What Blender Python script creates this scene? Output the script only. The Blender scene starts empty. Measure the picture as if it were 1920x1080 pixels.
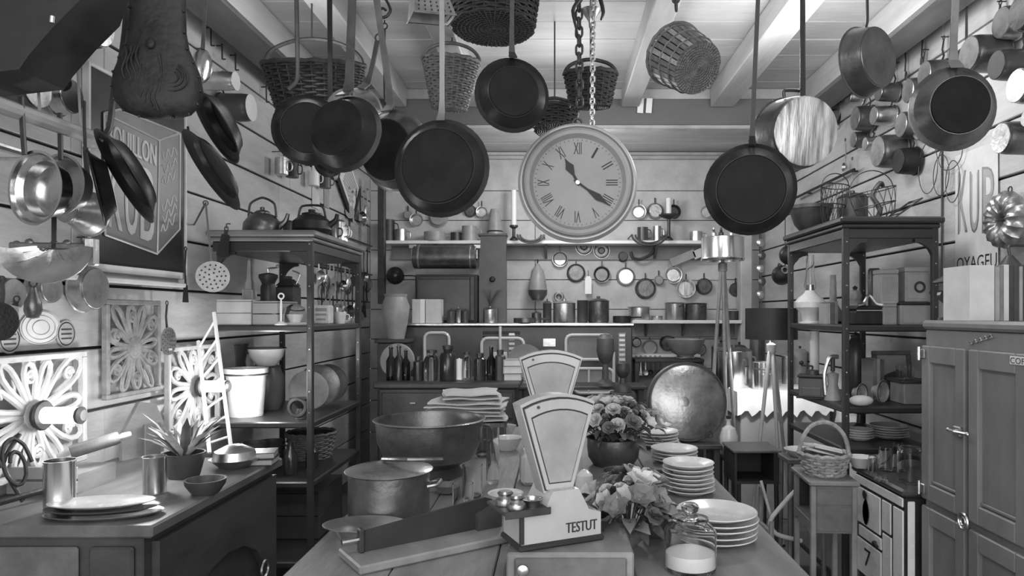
import bpy, bmesh, math, random
from mathutils import Matrix, Vector
RD = math.radians
PI = math.pi
random.seed(7)
sc = bpy.context.scene
col = sc.collection
# ------------------------------------------------------------------ camera, world, light, exposure
CZ, F, VX, VY = 1.42, 1300.0, 1043.0, 588.0
cam = bpy.data.cameras.new('camera')
cam.sensor_width = 36
cam.lens = F / 1920 * 36
cam.shift_x = -(VX - 960) / 1920
cam.shift_y = (VY - 540) / 1920
cam.clip_start = 0.05
cob = bpy.data.objects.new('camera', cam)
cob.location = (0, 0, CZ)
cob.rotation_euler = (PI / 2, 0, 0)
col.objects.link(cob)
sc.camera = cob
sc.view_settings.view_transform = 'Standard'
sc.view_settings.look = 'None'
sc.view_settings.gamma = 1
sc.view_settings.use_curve_mapping = False
sc.view_settings.exposure = 0.0
w = bpy.data.worlds.new('world')
sc.world = w
w.use_nodes = True
w.node_tree.nodes['Background'].inputs[0].default_value = (.9, .9, .9, 1)
w.node_tree.nodes['Background'].inputs[1].default_value = 2.0


def light(name, kind, loc, power, size=.2, rot=(0, 0, 0), sy=None):
    l = bpy.data.lights.new(name, kind)
    l.energy = power
    if kind == 'AREA':
        l.size = size
        if sy:
            l.shape = 'RECTANGLE'
            l.size_y = sy
    else:
        l.shadow_soft_size = size
    if kind == 'SPOT':
        l.spot_size = RD(110)
        l.spot_blend = .6
    o = bpy.data.objects.new(name, l)
    o.location = loc
    o.rotation_euler = rot
    col.objects.link(o)
    return o


light('shop_window_daylight', 'AREA', (0.2, -1.6, 1.75), 62, 3.2, (RD(90), 0, 0), 2.2)
light('middle_room_fill', 'POINT', (0.05, 3.75, 2.35), 20, .15)  # unseen fill light, added to brighten the ceiling and mid-room
light('rear_room_fill', 'POINT', (0.1, 5.25, 2.45), 36, .15)  # unseen fill light, added for the far end of the room
light('front_room_fill', 'POINT', (-0.25, 1.3, 2.7), 17, .25)  # added fill without a fixture, lifts the near ceiling
light('left_aisle_fill', 'POINT', (-1.05, 3.0, 2.5), 10, .2)  # added fill that brightens the left wall, no lamp hangs here
light('right_aisle_fill', 'POINT', (1.1, 3.1, 2.5), 30, .2)  # added fill that brightens the right wall, no lamp hangs here
light('shaded_lamp_bulb', 'SPOT', (1.36, 4.4, 1.31), 60, .04, (RD(25), 0, 0))
light('grille_lamp_near', 'POINT', (-1.40, 2.32, 1.10), 7.5, .04)
light('grille_lamp_far', 'POINT', (-1.44, 3.26, 1.08), 6, .04)
light('counter_fill', 'POINT', (-1.42, 2.72, 1.1), 1.6, .05)  # added fill between the grille lamps, brightens wall and counter


# ------------------------------------------------------------------ helpers
def X(px, d):
    return (px - VX) / F * d


def Z(py, d):
    return CZ + (VY - py) / F * d


def P(px, py, d):
    return Vector((X(px, d), d, Z(py, d)))


def T(x=0, y=0, z=0):
    return Matrix.Translation((x, y, z))


def RX(a):
    return Matrix.Rotation(RD(a), 4, 'X')


def RY(a):
    return Matrix.Rotation(RD(a), 4, 'Y')


def RZ(a):
    return Matrix.Rotation(RD(a), 4, 'Z')


def curve(p, r, n=4):
    """rounds a polyline (softened Catmull-Rom)"""
    q, rr = [], []
    rs = r if isinstance(r, (list, tuple)) else [r] * len(p)
    for i in range(len(p) - 1):
        a, b = p[i], p[i + 1]
        ta = (p[i + 1] - p[i - 1]) * .36 if i else (b - a) * .5
        tb = (p[i + 2] - p[i]) * .36 if i + 2 < len(p) else (b - a) * .5
        L = (b - a).length
        ta, tb = [t if t.length <= L else t * (L / t.length) for t in (ta, tb)]
        for j in range(n):
            t = j / n
            q.append(a * (2 * t ** 3 - 3 * t * t + 1) + ta * (t ** 3 - 2 * t * t + t) + b * (3 * t * t - 2 * t ** 3) + tb * (t ** 3 - t * t))
            rr.append(rs[i] * (1 - t) + rs[i + 1] * t)
    return q + [p[-1]], rr + [rs[-1]]


class S:
    """collects geometry for ONE mesh object"""

    def __init__(s):
        s.v = []
        s.f = []

    def add(s, vs, fs, m=None):
        n = len(s.v)
        s.v += [tuple(m @ Vector(v)) for v in vs] if m else [tuple(v) for v in vs]
        s.f += [tuple(i + n for i in f) for f in fs]
        return s

    def lathe(s, prof, n=24, m=None, arc=2 * PI, wob=None):
        full = abs(arc - 2 * PI) < 1e-6
        vs, fs, rows = [], [], []
        cnt = n if full else n + 1
        for r, z in prof:
            if r < 1e-6:
                vs.append((0, 0, z))
                rows.append([len(vs) - 1] * cnt)
            else:
                row = []
                for k in range(cnt):
                    a = arc * k / n
                    q = r * (wob(a, z) if wob else 1)
                    vs.append((q * math.cos(a), q * math.sin(a), z))
                    row.append(len(vs) - 1)
                rows.append(row)
        for a, b in zip(rows, rows[1:]):
            for k in range(n):
                k2 = (k + 1) % cnt
                q = []
                for i in (a[k], a[k2], b[k2], b[k]):
                    if i not in q:
                        q.append(i)
                if len(q) > 2:
                    fs.append(q)
        return s.add(vs, fs, m)

    def tube(s, pts, r, n=8, closed=False, m=None, flat=1.0):
        pts = [Vector(p) for p in pts]
        if not closed and 3 <= len(pts) <= 15:
            pts, r = curve(pts, r)
        k = len(pts)
        rr = r if isinstance(r, (list, tuple)) else [r] * k
        vs, fs = [], []
        up = None
        for i, p in enumerate(pts):
            if closed:
                t = pts[(i + 1) % k] - pts[i - 1]
            else:
                t = pts[min(i + 1, k - 1)] - pts[max(i - 1, 0)]
            if t.length < 1e-9:
                t = Vector((0, 0, 1))
            t.normalize()
            if up is None:
                up = Vector((0, 1, 0)) if abs(t.y) < .9 else Vector((0, 0, 1))
            side = t.cross(up)
            if side.length < 1e-6:
                side = t.cross(Vector((1, 0, 0)))
            side.normalize()
            up = side.cross(t).normalized()
            for j in range(n):
                a = 2 * PI * j / n
                vs.append(p + side * (rr[i] * math.cos(a)) + up * (rr[i] * flat * math.sin(a)))
        for i in range(k if closed else k - 1):
            b = (i + 1) % k
            for j in range(n):
                j2 = (j + 1) % n
                fs.append((i * n + j, i * n + j2, b * n + j2, b * n + j))
        if not closed:
            fs.append(tuple(range(n))[::-1])
            fs.append(tuple((k - 1) * n + j for j in range(n)))
        return s.add(vs, fs, m)

    def box(s, x0, x1, y0, y1, z0, z1, m=None, b=0):
        c = ((x0 + x1) / 2, (y0 + y1) / 2, (z0 + z1) / 2)
        h = (abs(x1 - x0) / 2, abs(y1 - y0) / 2, abs(z1 - z0) / 2)
        b = min(b, min(h) * .8)
        vs, fs = [], []
        if b <= 0:
            for k in range(8):
                vs.append(tuple(c[i] + (h[i] if k >> i & 1 else -h[i]) for i in range(3)))
            fs = [(0, 2, 3, 1), (4, 5, 7, 6), (0, 1, 5, 4), (2, 6, 7, 3), (0, 4, 6, 2), (1, 3, 7, 5)]
            return s.add(vs, fs, m)
        bm = bmesh.new()
        bmesh.ops.create_cube(bm, size=1)
        for v in bm.verts:
            v.co = Vector([c[i] + v.co[i] * 2 * h[i] for i in range(3)])
        bmesh.ops.bevel(bm, geom=bm.edges[:], offset=b, segments=1, affect='EDGES')
        bm.verts.index_update()
        vs = [tuple(v.co) for v in bm.verts]
        fs = [tuple(v.index for v in f.verts) for f in bm.faces]
        bm.free()
        return s.add(vs, fs, m)

    def prism(s, out, y0, y1, m=None):
        """outline in XZ pushed along Y"""
        n = len(out)
        vs = [(x, y0, z) for x, z in out] + [(x, y1, z) for x, z in out]
        fs = [tuple(range(n)), tuple(range(n, 2 * n))[::-1]]
        fs += [(i, (i + 1) % n + 0, (i + 1) % n + n, i + n) for i in range(n)]
        return s.add(vs, fs, m)

    def strap(s, pts, w, t=.004, m=None):
        """flat bar: centre line in local YZ, width along X"""
        k = len(pts)
        ww = w if isinstance(w, (list, tuple)) else [w] * k
        vs, fs = [], []
        for i, p in enumerate(pts):
            a, b = Vector(pts[max(i - 1, 0)]), Vector(pts[min(i + 1, k - 1)])
            d = (b - a).normalized()
            nn = Vector((1, 0, 0)).cross(d).normalized() * (t / 2)
            p = Vector(p)
            h = Vector((ww[i] / 2, 0, 0))
            vs += [p - h - nn, p + h - nn, p + h + nn, p - h + nn]
        for i in range(k - 1):
            for j in range(4):
                j2 = (j + 1) % 4
                fs.append((i * 4 + j, i * 4 + j2, i * 4 + 4 + j2, i * 4 + 4 + j))
        fs.append((3, 2, 1, 0))
        fs.append(tuple((k - 1) * 4 + j for j in range(4)))
        return s.add(vs, fs, m)

    def ball(s, r, m=None, n=16, sz=1):
        k = n // 2
        return s.lathe([(r * math.sin(PI * i / k), -r * sz * math.cos(PI * i / k)) for i in range(k + 1)], n, m)

    def ring(s, R_, r, n=20, k=6, m=None):
        return s.tube([(R_ * math.cos(2 * PI * i / n), 0, R_ * math.sin(2 * PI * i / n)) for i in range(n)], r, k, True, m)


def mesh(name, s, m, smooth=35):
    me = bpy.data.meshes.new(name)
    me.from_pydata([tuple(v) for v in s.v], [], s.f)
    bm = bmesh.new()
    bm.from_mesh(me)
    bmesh.ops.recalc_face_normals(bm, faces=bm.faces[:])
    bm.to_mesh(me)
    bm.free()
    if smooth:
        me.shade_smooth()
        me.set_sharp_from_angle(angle=RD(smooth))
    me.materials.append(m)
    return me


def build(name, s, m, parent=None, kind=None, label=None, smooth=35):
    me = s if isinstance(s, bpy.types.Mesh) else mesh(name, s, m, smooth)
    o = bpy.data.objects.new(name, me)
    col.objects.link(o)
    if parent:
        o.parent = parent
    if kind:
        o['kind'] = kind
    if label:
        o['label'] = label
    return o


def place(o, M):
    loc, q, sca = M.decompose()
    o.location = loc
    o.rotation_euler = q.to_euler()
    o.scale = sca


def tag(o, label, cat, group=None):
    o['label'] = label
    o['category'] = cat
    if group:
        o['group'] = group
    return o


def thing(name, label, cat, M, group=None):
    o = bpy.data.objects.new(name, None)
    o.empty_display_size = .05
    col.objects.link(o)
    if isinstance(M, (tuple, Vector)):
        M = Matrix.Translation(M)
    place(o, M)
    return tag(o, label, cat, group)


def solo(name, s, m, label, cat, M=None, group=None, smooth=35):
    o = build(name, s, m, smooth=smooth)
    if M is not None:
        place(o, Matrix.Translation(M) if isinstance(M, (tuple, Vector)) else M)
    return tag(o, label, cat, group)


def dup(o, M, label, group=None):
    c = o.copy()
    col.objects.link(c)
    place(c, Matrix.Translation(M) if isinstance(M, (tuple, Vector)) else M)
    tag(c, label, o['category'], group or o.get('group'))
    for ch in list(o.children):
        k = ch.copy()
        col.objects.link(k)
        k.parent = c
        for g in list(ch.children):
            q = g.copy()
            col.objects.link(q)
            q.parent = k
    return c


def text_shape(body, ext=0.0):
    """flat letter outlines scaled to the unit square (x, z)"""
    cu = bpy.data.curves.new('letters', 'FONT')
    cu.body = body
    cu.resolution_u = 3
    o = bpy.data.objects.new('letters', cu)
    me = bpy.data.meshes.new_from_object(o)
    xs = [v.co.x for v in me.vertices]
    ys = [v.co.y for v in me.vertices]
    x0, x1, y0, y1 = min(xs), max(xs), min(ys), max(ys)
    vs = [((v.co.x - x0) / (x1 - x0), (v.co.y - y0) / (y1 - y0)) for v in me.vertices]
    fs = [tuple(p.vertices) for p in me.polygons]
    bpy.data.objects.remove(o)
    bpy.data.curves.remove(cu)
    bpy.data.meshes.remove(me)
    return vs, fs


def text_on(body, quad, s=None):
    """letters on a 3-D quad (bottom left, bottom right, top right, top left)"""
    s = s or S()
    vs, fs = text_shape(body)
    a, b, c, d = [Vector(q) for q in quad]
    out = []
    for u, v in vs:
        out.append((a * (1 - u) + b * u) * (1 - v) + (d * (1 - u) + c * u) * v)
    return s.add(out, fs)


# ------------------------------------------------------------------ materials
def mat(name, v, rough=.5, metal=0.0, var=.2, scale=9.0, bump=0.0, bscale=60.0, stretch=(1, 1, 1), spec=.5, coat=0.0, rvar=.1):
    m = bpy.data.materials.new(name)
    m.use_nodes = True
    nt = m.node_tree
    b = nt.nodes['Principled BSDF']
    tc = nt.nodes.new('ShaderNodeTexCoord')
    mp = nt.nodes.new('ShaderNodeMapping')
    mp.inputs['Scale'].default_value = stretch
    nt.links.new(tc.outputs['Object'], mp.inputs[0])
    nz = nt.nodes.new('ShaderNodeTexNoise')
    nz.inputs['Scale'].default_value = scale
    nz.inputs['Detail'].default_value = 6
    nz.inputs['Roughness'].default_value = .62
    nt.links.new(mp.outputs[0], nz.inputs['Vector'])
    cr = nt.nodes.new('ShaderNodeValToRGB')
    lo, hi = max(0, v * (1 - var)), min(1, v * (1 + var))
    cr.color_ramp.elements[0].position = .3
    cr.color_ramp.elements[1].position = .7
    cr.color_ramp.elements[0].color = (lo, lo, lo, 1)
    cr.color_ramp.elements[1].color = (hi, hi, hi, 1)
    nt.links.new(nz.outputs[0], cr.inputs[0])
    nt.links.new(cr.outputs[0], b.inputs['Base Color'])
    b.inputs['Metallic'].default_value = metal
    b.inputs['Specular IOR Level'].default_value = spec
    b.inputs['Coat Weight'].default_value = coat
    mr = nt.nodes.new('ShaderNodeMapRange')
    mr.inputs['To Min'].default_value = max(.03, rough - rvar)
    mr.inputs['To Max'].default_value = min(1, rough + rvar)
    nt.links.new(nz.outputs[0], mr.inputs[0])
    nt.links.new(mr.outputs[0], b.inputs['Roughness'])
    if bump:
        n2 = nt.nodes.new('ShaderNodeTexNoise')
        n2.inputs['Scale'].default_value = bscale
        n2.inputs['Detail'].default_value = 4
        nt.links.new(mp.outputs[0], n2.inputs['Vector'])
        bp = nt.nodes.new('ShaderNodeBump')
        bp.inputs['Strength'].default_value = bump
        bp.inputs['Distance'].default_value = .01
        nt.links.new(n2.outputs[0], bp.inputs['Height'])
        nt.links.new(bp.outputs[0], b.inputs['Normal'])
    return m


def glass_mat(name, v=.95, rough=.03, alpha=.35):
    m = bpy.data.materials.new(name)
    m.use_nodes = True
    nt = m.node_tree
    b = nt.nodes['Principled BSDF']
    b.inputs['Base Color'].default_value = (v, v, v, 1)
    b.inputs['Roughness'].default_value = rough
    b.inputs['Transmission Weight'].default_value = 1
    b.inputs['IOR'].default_value = 1.24
    nz = nt.nodes.new('ShaderNodeTexNoise')
    nz.inputs['Scale'].default_value = 25
    mr = nt.nodes.new('ShaderNodeMapRange')
    mr.inputs['To Min'].default_value = rough
    mr.inputs['To Max'].default_value = rough + .06
    nt.links.new(nz.outputs[0], mr.inputs[0])
    nt.links.new(mr.outputs[0], b.inputs['Roughness'])
    return m


def emit_mat(name, strength):
    m = mat(name, .8, .4)
    b = m.node_tree.nodes['Principled BSDF']
    b.inputs['Emission Color'].default_value = (1, 1, 1, 1)
    b.inputs['Emission Strength'].default_value = strength
    return m


M_plank = mat('whitewashed_plank', .46, .65, var=.3, scale=6, bump=.35, bscale=45, stretch=(1, .25, 1))
M_plankb = mat('rear_wall_paint', .50, .65, var=.2, scale=5, bump=.15, bscale=40)
M_ceil = mat('ceiling_board_paint', .46, .6, var=.2, scale=5, bump=.2, bscale=40, stretch=(.2, 1, 1))
M_beam = mat('painted_beam', .42, .6, var=.25, scale=5, bump=.25, bscale=40, stretch=(1, .2, 1))
M_gap = mat('dark_joint', .03, .9)
M_lintel = mat('grey_lintel_paint', .13, .6, var=.12, scale=3)
M_floor = mat('worn_floor', .07, .6, var=.3, scale=4, bump=.2)
M_black = mat('black_iron', .022, .42, var=.35, scale=14, bump=.12, bscale=90, rvar=.14, spec=.3)
M_pbase = mat('dark_pan_base', .010, .6, var=.5, scale=12, spec=.15)  # near-black colour for base discs, darker than the pan walls
M_blackm = mat('matt_black_paint', .022, .6, var=.3, scale=10)
M_blackg = mat('black_enamel', .03, .2, var=.3, scale=10)
M_pan = mat('seasoned_pan_steel', .016, .4, 0.0, var=.4, scale=11, bump=.08, bscale=70, rvar=.1, spec=.25)
M_cop = mat('aged_copper', .36, .3, .75, var=.35, scale=9, bump=.12, bscale=45, rvar=.12)
M_copd = mat('dark_copper', .15, .34, .75, var=.4, scale=10, bump=.14, bscale=45, rvar=.14)
M_copl = mat('polished_copper', .55, .2, 1, var=.25, scale=9, bump=.08, bscale=45)
M_tin = mat('tinned_metal', .62, .34, 1, var=.25, scale=12, bump=.12, bscale=40)
M_tinb = mat('scratched_bright_tin', .6, .42, .5, var=.75, scale=14, bump=.3, bscale=60, stretch=(3, 1, .4))
M_steel = mat('brushed_steel', .7, .22, 1, var=.1, scale=14, stretch=(1, 1, .1))
M_brass = mat('old_brass', .45, .3, 1, var=.3, scale=12)
M_iron = mat('iron_bar', .06, .45, .5, var=.3, scale=20)
M_wdark = mat('dark_stained_wood', .05, .45, var=.35, scale=7, bump=.15, bscale=40, stretch=(1, .25, 1))
M_wbrown = mat('brown_wood', .11, .5, var=.45, scale=7, bump=.15, bscale=40, stretch=(1, .3, 1))
M_wmid = mat('mid_wood', .2, .5, var=.4, scale=7, bump=.15, bscale=40, stretch=(1, .3, 1))
M_wlight = mat('pale_wood', .38, .5, var=.2, scale=7, bump=.12, bscale=40, stretch=(1, .3, 1))
M_table = mat('table_top_wood', .20, .5, var=.4, scale=7, bump=.2, bscale=50, stretch=(1, .2, 1))
M_etag = mat('etagere_varnish', .034, .35, var=.3, scale=7, stretch=(.3, 1, 1))
M_etop = mat('etagere_top_wood', .16, .4, var=.35, scale=9, bump=.15, stretch=(.4, 1, 1))
M_grey = mat('grey_green_paint', .19, .42, var=.22, scale=6, bump=.12, bscale=30, stretch=(1, 1, .4))
M_greyl = mat('light_grey_paint', .30, .5, var=.15, scale=5)
M_enam = mat('white_enamel', .66, .18, var=.06, scale=6, coat=.3)
M_cream = mat('cream_enamel', .40, .25, var=.10, scale=6, coat=.2)
M_stove = mat('ivory_stove_enamel', .74, .28, var=.10, scale=7)
M_cera = mat('white_crockery', .62, .25, var=.10, scale=20, coat=.2)
M_pot = mat('grey_stoneware', .30, .4, var=.2, scale=10)
M_glass = glass_mat('clear_glass')
M_dglass = glass_mat('smoked_glass', .12, .05)
M_wicd = mat('dark_wicker', .026, .65, var=.5, scale=40, bump=.3)
M_wicm = mat('weathered_wicker', .13, .6, var=.4, scale=40, bump=.3)
M_wicl = mat('pale_wicker', .30, .6, var=.4, scale=40, bump=.3)
M_leath = mat('worn_leather', .02, .55, spec=.3, var=.5, scale=14, bump=.35, bscale=45)
M_paper = mat('old_paper', .58, .7, var=.12, scale=8)
M_paper2 = mat('grey_card', .32, .7, var=.2, scale=8)
M_cloth = mat('linen', .55, .85, var=.12, scale=10, bump=.3, bscale=200)
M_white = mat('white_gloss_paint', .8, .4, var=.05)
M_leaf = mat('dark_leaf', .07, .5, var=.4, scale=20)
M_leafl = mat('pale_leaf', .20, .5, var=.3, scale=20)
M_petal = mat('pale_petal', .50, .6, var=.25, scale=25)
M_petald = mat('deep_petal', .16, .6, var=.3, scale=25)
M_signd = mat('dark_sign_enamel', .028, .3, var=.2, scale=5)
M_signm = mat('grey_sign_enamel', .16, .35, var=.15, scale=6)
M_signl = mat('pale_sign_enamel', .42, .35, var=.15, scale=8)
M_ink = mat('black_ink', .02, .6)
M_dial = mat('yellowed_dial', .31, .5, var=.12, scale=5)
M_case = mat('clock_case_paint', .36, .35, var=.25, scale=8)
M_candle = mat('candle_wax', .8, .5, var=.03)
M_flour = mat('flour', .72, .9, var=.05)
M_bulb = emit_mat('lit_bulb', 5)
M_rust = mat('rusty_grille', .18, .6, var=.4, scale=20, bump=.3)
M_grille = mat('pale_grille_paint', .45, .5, var=.2, scale=14, bump=.2)
M_dgrey = mat('dull_dark_enamel', .06, .35, var=.25, scale=6)

# ------------------------------------------------------------------ room shell
XL, XR, YB, ZC = -1.76, 1.92, 6.55, 2.95


def struct(name, s, m, parent=None):
    o = build(name, s, m, parent)
    o['kind'] = 'structure'
    return o


struct('floor', S().box(-2.1, 2.3, -2.4, 7.0, -.1, 0), M_floor)
wl = struct('wall_left', S().box(XL - .12, XL - .022, -.6, YB + .1, 0, ZC + .1), M_gap)
wr = struct('wall_right', S().box(XR + .022, XR + .12, -.6, YB + .1, 0, ZC + .1), M_gap)
wb = struct('wall_back', S().box(XL, XR, YB + .022, YB + .12, 0, ZC + .1), M_gap)
cl = struct('ceiling', S().box(XL - .1, XR + .1, -.6, YB + .1, ZC + .022, ZC + .1), M_gap)
zb = [0, .34, .58, .816, 1.053, 1.29, 1.528, 1.765, 2.003, 2.24, 2.478, 2.715, ZC]
for side, x0, x1, par, joints in (('l', XL - .022, XL, wl, [-.6, 1.2, 2.52, 4.4, YB]), ('r', XR, XR + .022, wr, [-.6, 1.6, 3.44, 5.2, YB])):
    for i in range(len(zb) - 1):
        sh = (i % 2) * .18 if side == 'l' else 0
        for k in range(len(joints) - 1):
            a = joints[k] + (sh if k else 0)
            b = joints[k + 1] + (sh if k + 1 < len(joints) - 1 else 0)
            j = random.uniform(-.002, .003)
            struct('plank', S().box(x0 + j, x1 + j, a + .002, b - .002, zb[i] + .006, zb[i + 1] - .006, b=.003), M_plank, par)
zz = [0, .3, .6, .9, 1.18, 1.46, 1.74, 2.02, 2.3, 2.58, ZC]
for i in range(len(zz) - 1):
    for a, b in ((XL, -.2), (-.2, XR)):
        j = random.uniform(0, .003)
        struct('plank', S().box(a + .002, b - .002, YB - j, YB + .022, zz[i] + .003, zz[i + 1] - .003, b=.003), M_plankb, wb)
y = -.6
while y < YB - .05:
    e = min(y + .235, YB)
    struct('board', S().box(XL, XR, y + .002, e - .002, ZC - random.uniform(0, .003), ZC + .022, b=.003), M_ceil, cl)
    y = e
for i, (x, wd) in enumerate(((-1.07, .12), (-.57, .13), (.5, .12), (1.12, .16))):
    struct('trim_%d' % (i + 1), S().box(x - wd / 2, x + wd / 2, -.6, 4.68, 2.815, ZC - .003, b=.006), M_beam)
for i, (a, b) in enumerate(((-1.62, -1.44), (1.63, 1.79))):
    struct('trim_%d' % (i + 5), S().box(a, b, -.6, 4.68, 2.79, ZC - .003, b=.006), M_beam)
    struct('trim_%d' % (i + 7), S().box(a - .012 if i == 0 else a - .004, b + .004 if i == 0 else b + .012, -.6, 4.67, 2.765, 2.79, b=.004), M_wbrown)
struct('trim_9', S().box(XL, XR, 4.7, 4.78, 2.70, 2.875, b=.004), M_lintel)
struct('trim_10', S().box(XL, XR, 4.69, 4.76, 2.672, 2.698, b=.006), M_beam)
struct('trim_11', S().box(XL, XR, 4.705, 4.77, 2.877, ZC - .003, b=.004), M_beam)
struct('trim_12', S().box(XL, XR, YB - .06, YB - .004, 2.87, 2.90, b=.004), M_beam)
struct('trim_13', S().box(X(1388, 6.3), X(1410, 6.3), 6.28, 6.42, 0, ZC - .003, b=.01), M_plankb)
# ------------------------------------------------------------------ large furniture
TZ = .85
# central table
t = thing('long_table', 'long pale wooden work table running down the middle of the kitchen', 'table', (-.022, 2.35, 0))
for i in range(5):
    a = -.576 + i * .2304
    build('plank', S().box(a + .0012, a + .2292, -1.15, 1.15, TZ - .045, TZ - random.uniform(0, .0008), b=.003), M_table, t)
build('apron', S().box(-.53, .53, -1.08, 1.08, TZ - .16, TZ - .046, b=.004), M_wbrown, t)
for sx in (-.5, .5):
    for sy in (-1.05, 1.05):
        build('leg', S().box(sx - .04, sx + .04, sy - .04, sy + .04, 0, TZ - .16, b=.005), M_wbrown, t)

# left counter
t = thing('counter_cabinet', 'dark wooden counter cabinet with arched kneehole standing along the left wall', 'cabinet', (-1.42, 2.3, 0))
build('worktop', S().box(-.325, .335, -.44, .45, TZ - .035, TZ, b=.006), M_wbrown, t)
build('body', S().box(-.32, .30, -.42, .43, 0, TZ - .036, b=.004), M_wdark, t)
for a, b in ((-.31, -.2), (-.17, .13), (.16, .28)):
    build('end_panel', S().box(a, b, -.435, -.42, .08, TZ - .06, b=.006), M_wbrown if b < .2 else M_wdark, t)
arch = [(-.38, .05), (-.38, TZ - .06), (.42, TZ - .06), (.42, .05), (.33, .05), (.33, .40)]
arch += [(.02 + .31 * math.cos(a), .40 + .22 * math.sin(a)) for a in [PI * k / 8 for k in range(1, 8)]] + [(-.29, .40), (-.29, .05)]
build('arched_front', S().prism(arch, 0, .022, T(.30, 0, 0) @ RZ(90) @ T(0, -.022, 0)), M_wdark, t)
build('handle', S().ring(.03, .006, 14, 6, T(.335, .28, .47) @ RZ(90)), M_brass, t)


def etagere(label, x0, x1, y0, y1, zs, top, left_front, over=.035, ap=.06, mtop=M_etag):
    cx, cy = (x0 + x1) / 2, (y0 + y1) / 2
    t = thing('etagere', label, 'shelf unit', (cx, cy, 0))
    hx, hy = (x1 - x0) / 2, (y1 - y0) / 2
    for sx in (-1, 1):
        for sy in (-1, 1):
            if not left_front and sx < 0 and sy < 0:
                continue
            build('post', S().box(sx * hx - .014, sx * hx + .014, sy * hy - .014, sy * hy + .014, 0, top - .05, b=.004), M_etag, t)
            ds = S()
            for k in range(9):
                ds.ball(.0042, T(sx * hx, sy * hy - .0145, .95 + .1 * k), 6)
            build('peg_dots', ds, M_tin, t, kind='stuff')
    for z in zs:
        build('shelf', S().box(-hx - .01, hx + .01, -hy - .01, hy + .01, z - .03, z, b=.006), M_etag, t)
    build('top', S().box(-hx - over, hx + over, -hy - over, hy + over, top - .03, top, b=.008), mtop, t)
    build('cornice', S().box(-hx - over * .6, hx + over * .6, -hy - over * .6, hy + over * .6, top - .052, top - .031, b=.006), mtop, t)
    build('frieze', S().box(-hx - .012, hx + .012, -hy - .012, hy + .012, top - .1, top - .053, b=.004), M_etag, t)
    for sy in (-1, 1):
        for sx in (-1, 1):
            q = [(0, 0), (0, -.1)] + [(.085 - .085 * math.cos(a), -.1 + .085 * math.sin(a)) for a in [PI / 2 * k / 5 for k in range(1, 6)]] + [(.085, 0)]
            q = [(sx * (hx - .01) - sx * a, top - .1 + b) for a, b in q]
            build('bracket', S().prism(q, sy * hy - .012, sy * hy + .012), M_etag, t)
    return t


etagere('dark etagere by the right wall with candle mill and framed picture on its shelves', 1.335, 1.745, 3.2, 3.95, [.18, .80, .99, 1.366], 1.865, True)
etagere('dark etagere by the left wall with kettles on its pale worn top', -1.62, -1.17, 3.3, 4.1, [.24, .62, .905, 1.364], 1.815, False, mtop=M_etop)


def panel_door(s, y0, y1, z0, z1, st=.055, th=.02, x=0):
    """framed door lying in the plane x, its face towards -x"""
    s.box(x - th, x, y0, y0 + st, z0, z1, b=.004)
    s.box(x - th, x, y1 - st, y1, z0, z1, b=.004)
    s.box(x - th, x, y0 + st, y1 - st, z0, z0 + st * 1.15, b=.004)
    s.box(x - th, x, y0 + st, y1 - st, z1 - st * 1.15, z1, b=.004)
    return s


# grey icebox cabinet
IX = 1.40
t = thing('icebox_cabinet', 'tall grey painted icebox cabinet with metal latches in the right corner', 'cabinet', (IX, 2.315, 0))
build('body', S().box(0, .5, -.315, .315, .06, 1.36, b=.006), M_grey, t)
build('top_moulding', S().box(-.012, .51, -.322, .322, 1.362, 1.395, b=.01), M_grey, t)
build('plinth', S().box(.01, .5, -.31, .31, 0, .06), M_grey, t)
for y0, y1 in ((.03, .305), (-.285, .008)):
    for z0, z1 in ((.725, 1.30), (.12, .70)):
        d = build('door', panel_door(S(), y0, y1, z0, z1, x=-.001), M_grey, t)
        build('door_panel', S().box(-.006, -.0012, y0 + .05, y1 - .05, z0 + .06, z1 - .06), M_grey, d)
        build('moulding', S().box(-.013, -.0062, y0 + .056, y1 - .056, z0 + .066, z0 + .078, b=.004).box(-.013, -.0062, y0 + .056, y0 + .064, z0 + .08, z1 - .066, b=.003), M_grey, d)
for z in (1.27, .765):
    build('hinge', S().box(-.03, -.022, .27, .312, z - .018, z + .018, b=.003).tube([(-.03, .305, z - .025), (-.03, .305, z + .025)], .006), M_tin, t)
lt = build('latch', S().box(-.036, -.022, .03, .075, 1.0, 1.035, b=.004).tube([(-.04, .06, 1.018), (-.052, .03, 1.02), (-.045, -.03, 1.022)], .006).ball(.008, T(-.045, -.03, 1.022)).ball(.007, T(-.04, .09, 1.018)).tube([(-.04, .06, 1.018), (-.04, .09, 1.018)], .005), M_tin, t)
build('lock_ring', S().ring(.026, .005, 16, 6, T(-.03, .02, .72) @ RZ(90)).ring(.014, .004, 12, 6, T(-.03, .02, .72) @ RZ(90)), M_tin, t)
for k, (yy, zz_) in enumerate(((-.26, 1.245),)):
    pl = build('name_plate', S().box(-.026, -.0215, -.286, -.212, 1.266, 1.292, b=.002), M_cera, t)
    build('lettering', text_on('COF', [(-.0265, -.217, 1.270), (-.0265, -.281, 1.270), (-.0265, -.281, 1.288), (-.0265, -.217, 1.288)]), M_ink, pl, smooth=0)
sq = [(-.004, .03 - .009 * k, 1.318 + .0022 * k + .007 * math.sin(k * 2.1)) for k in range(15)]
build('script_badge', S().tube(sq, .0022, 5).tube([(-.004, .035, 1.316), (-.004, -.1, 1.345)], .0015, 5), M_tin, t)

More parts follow.
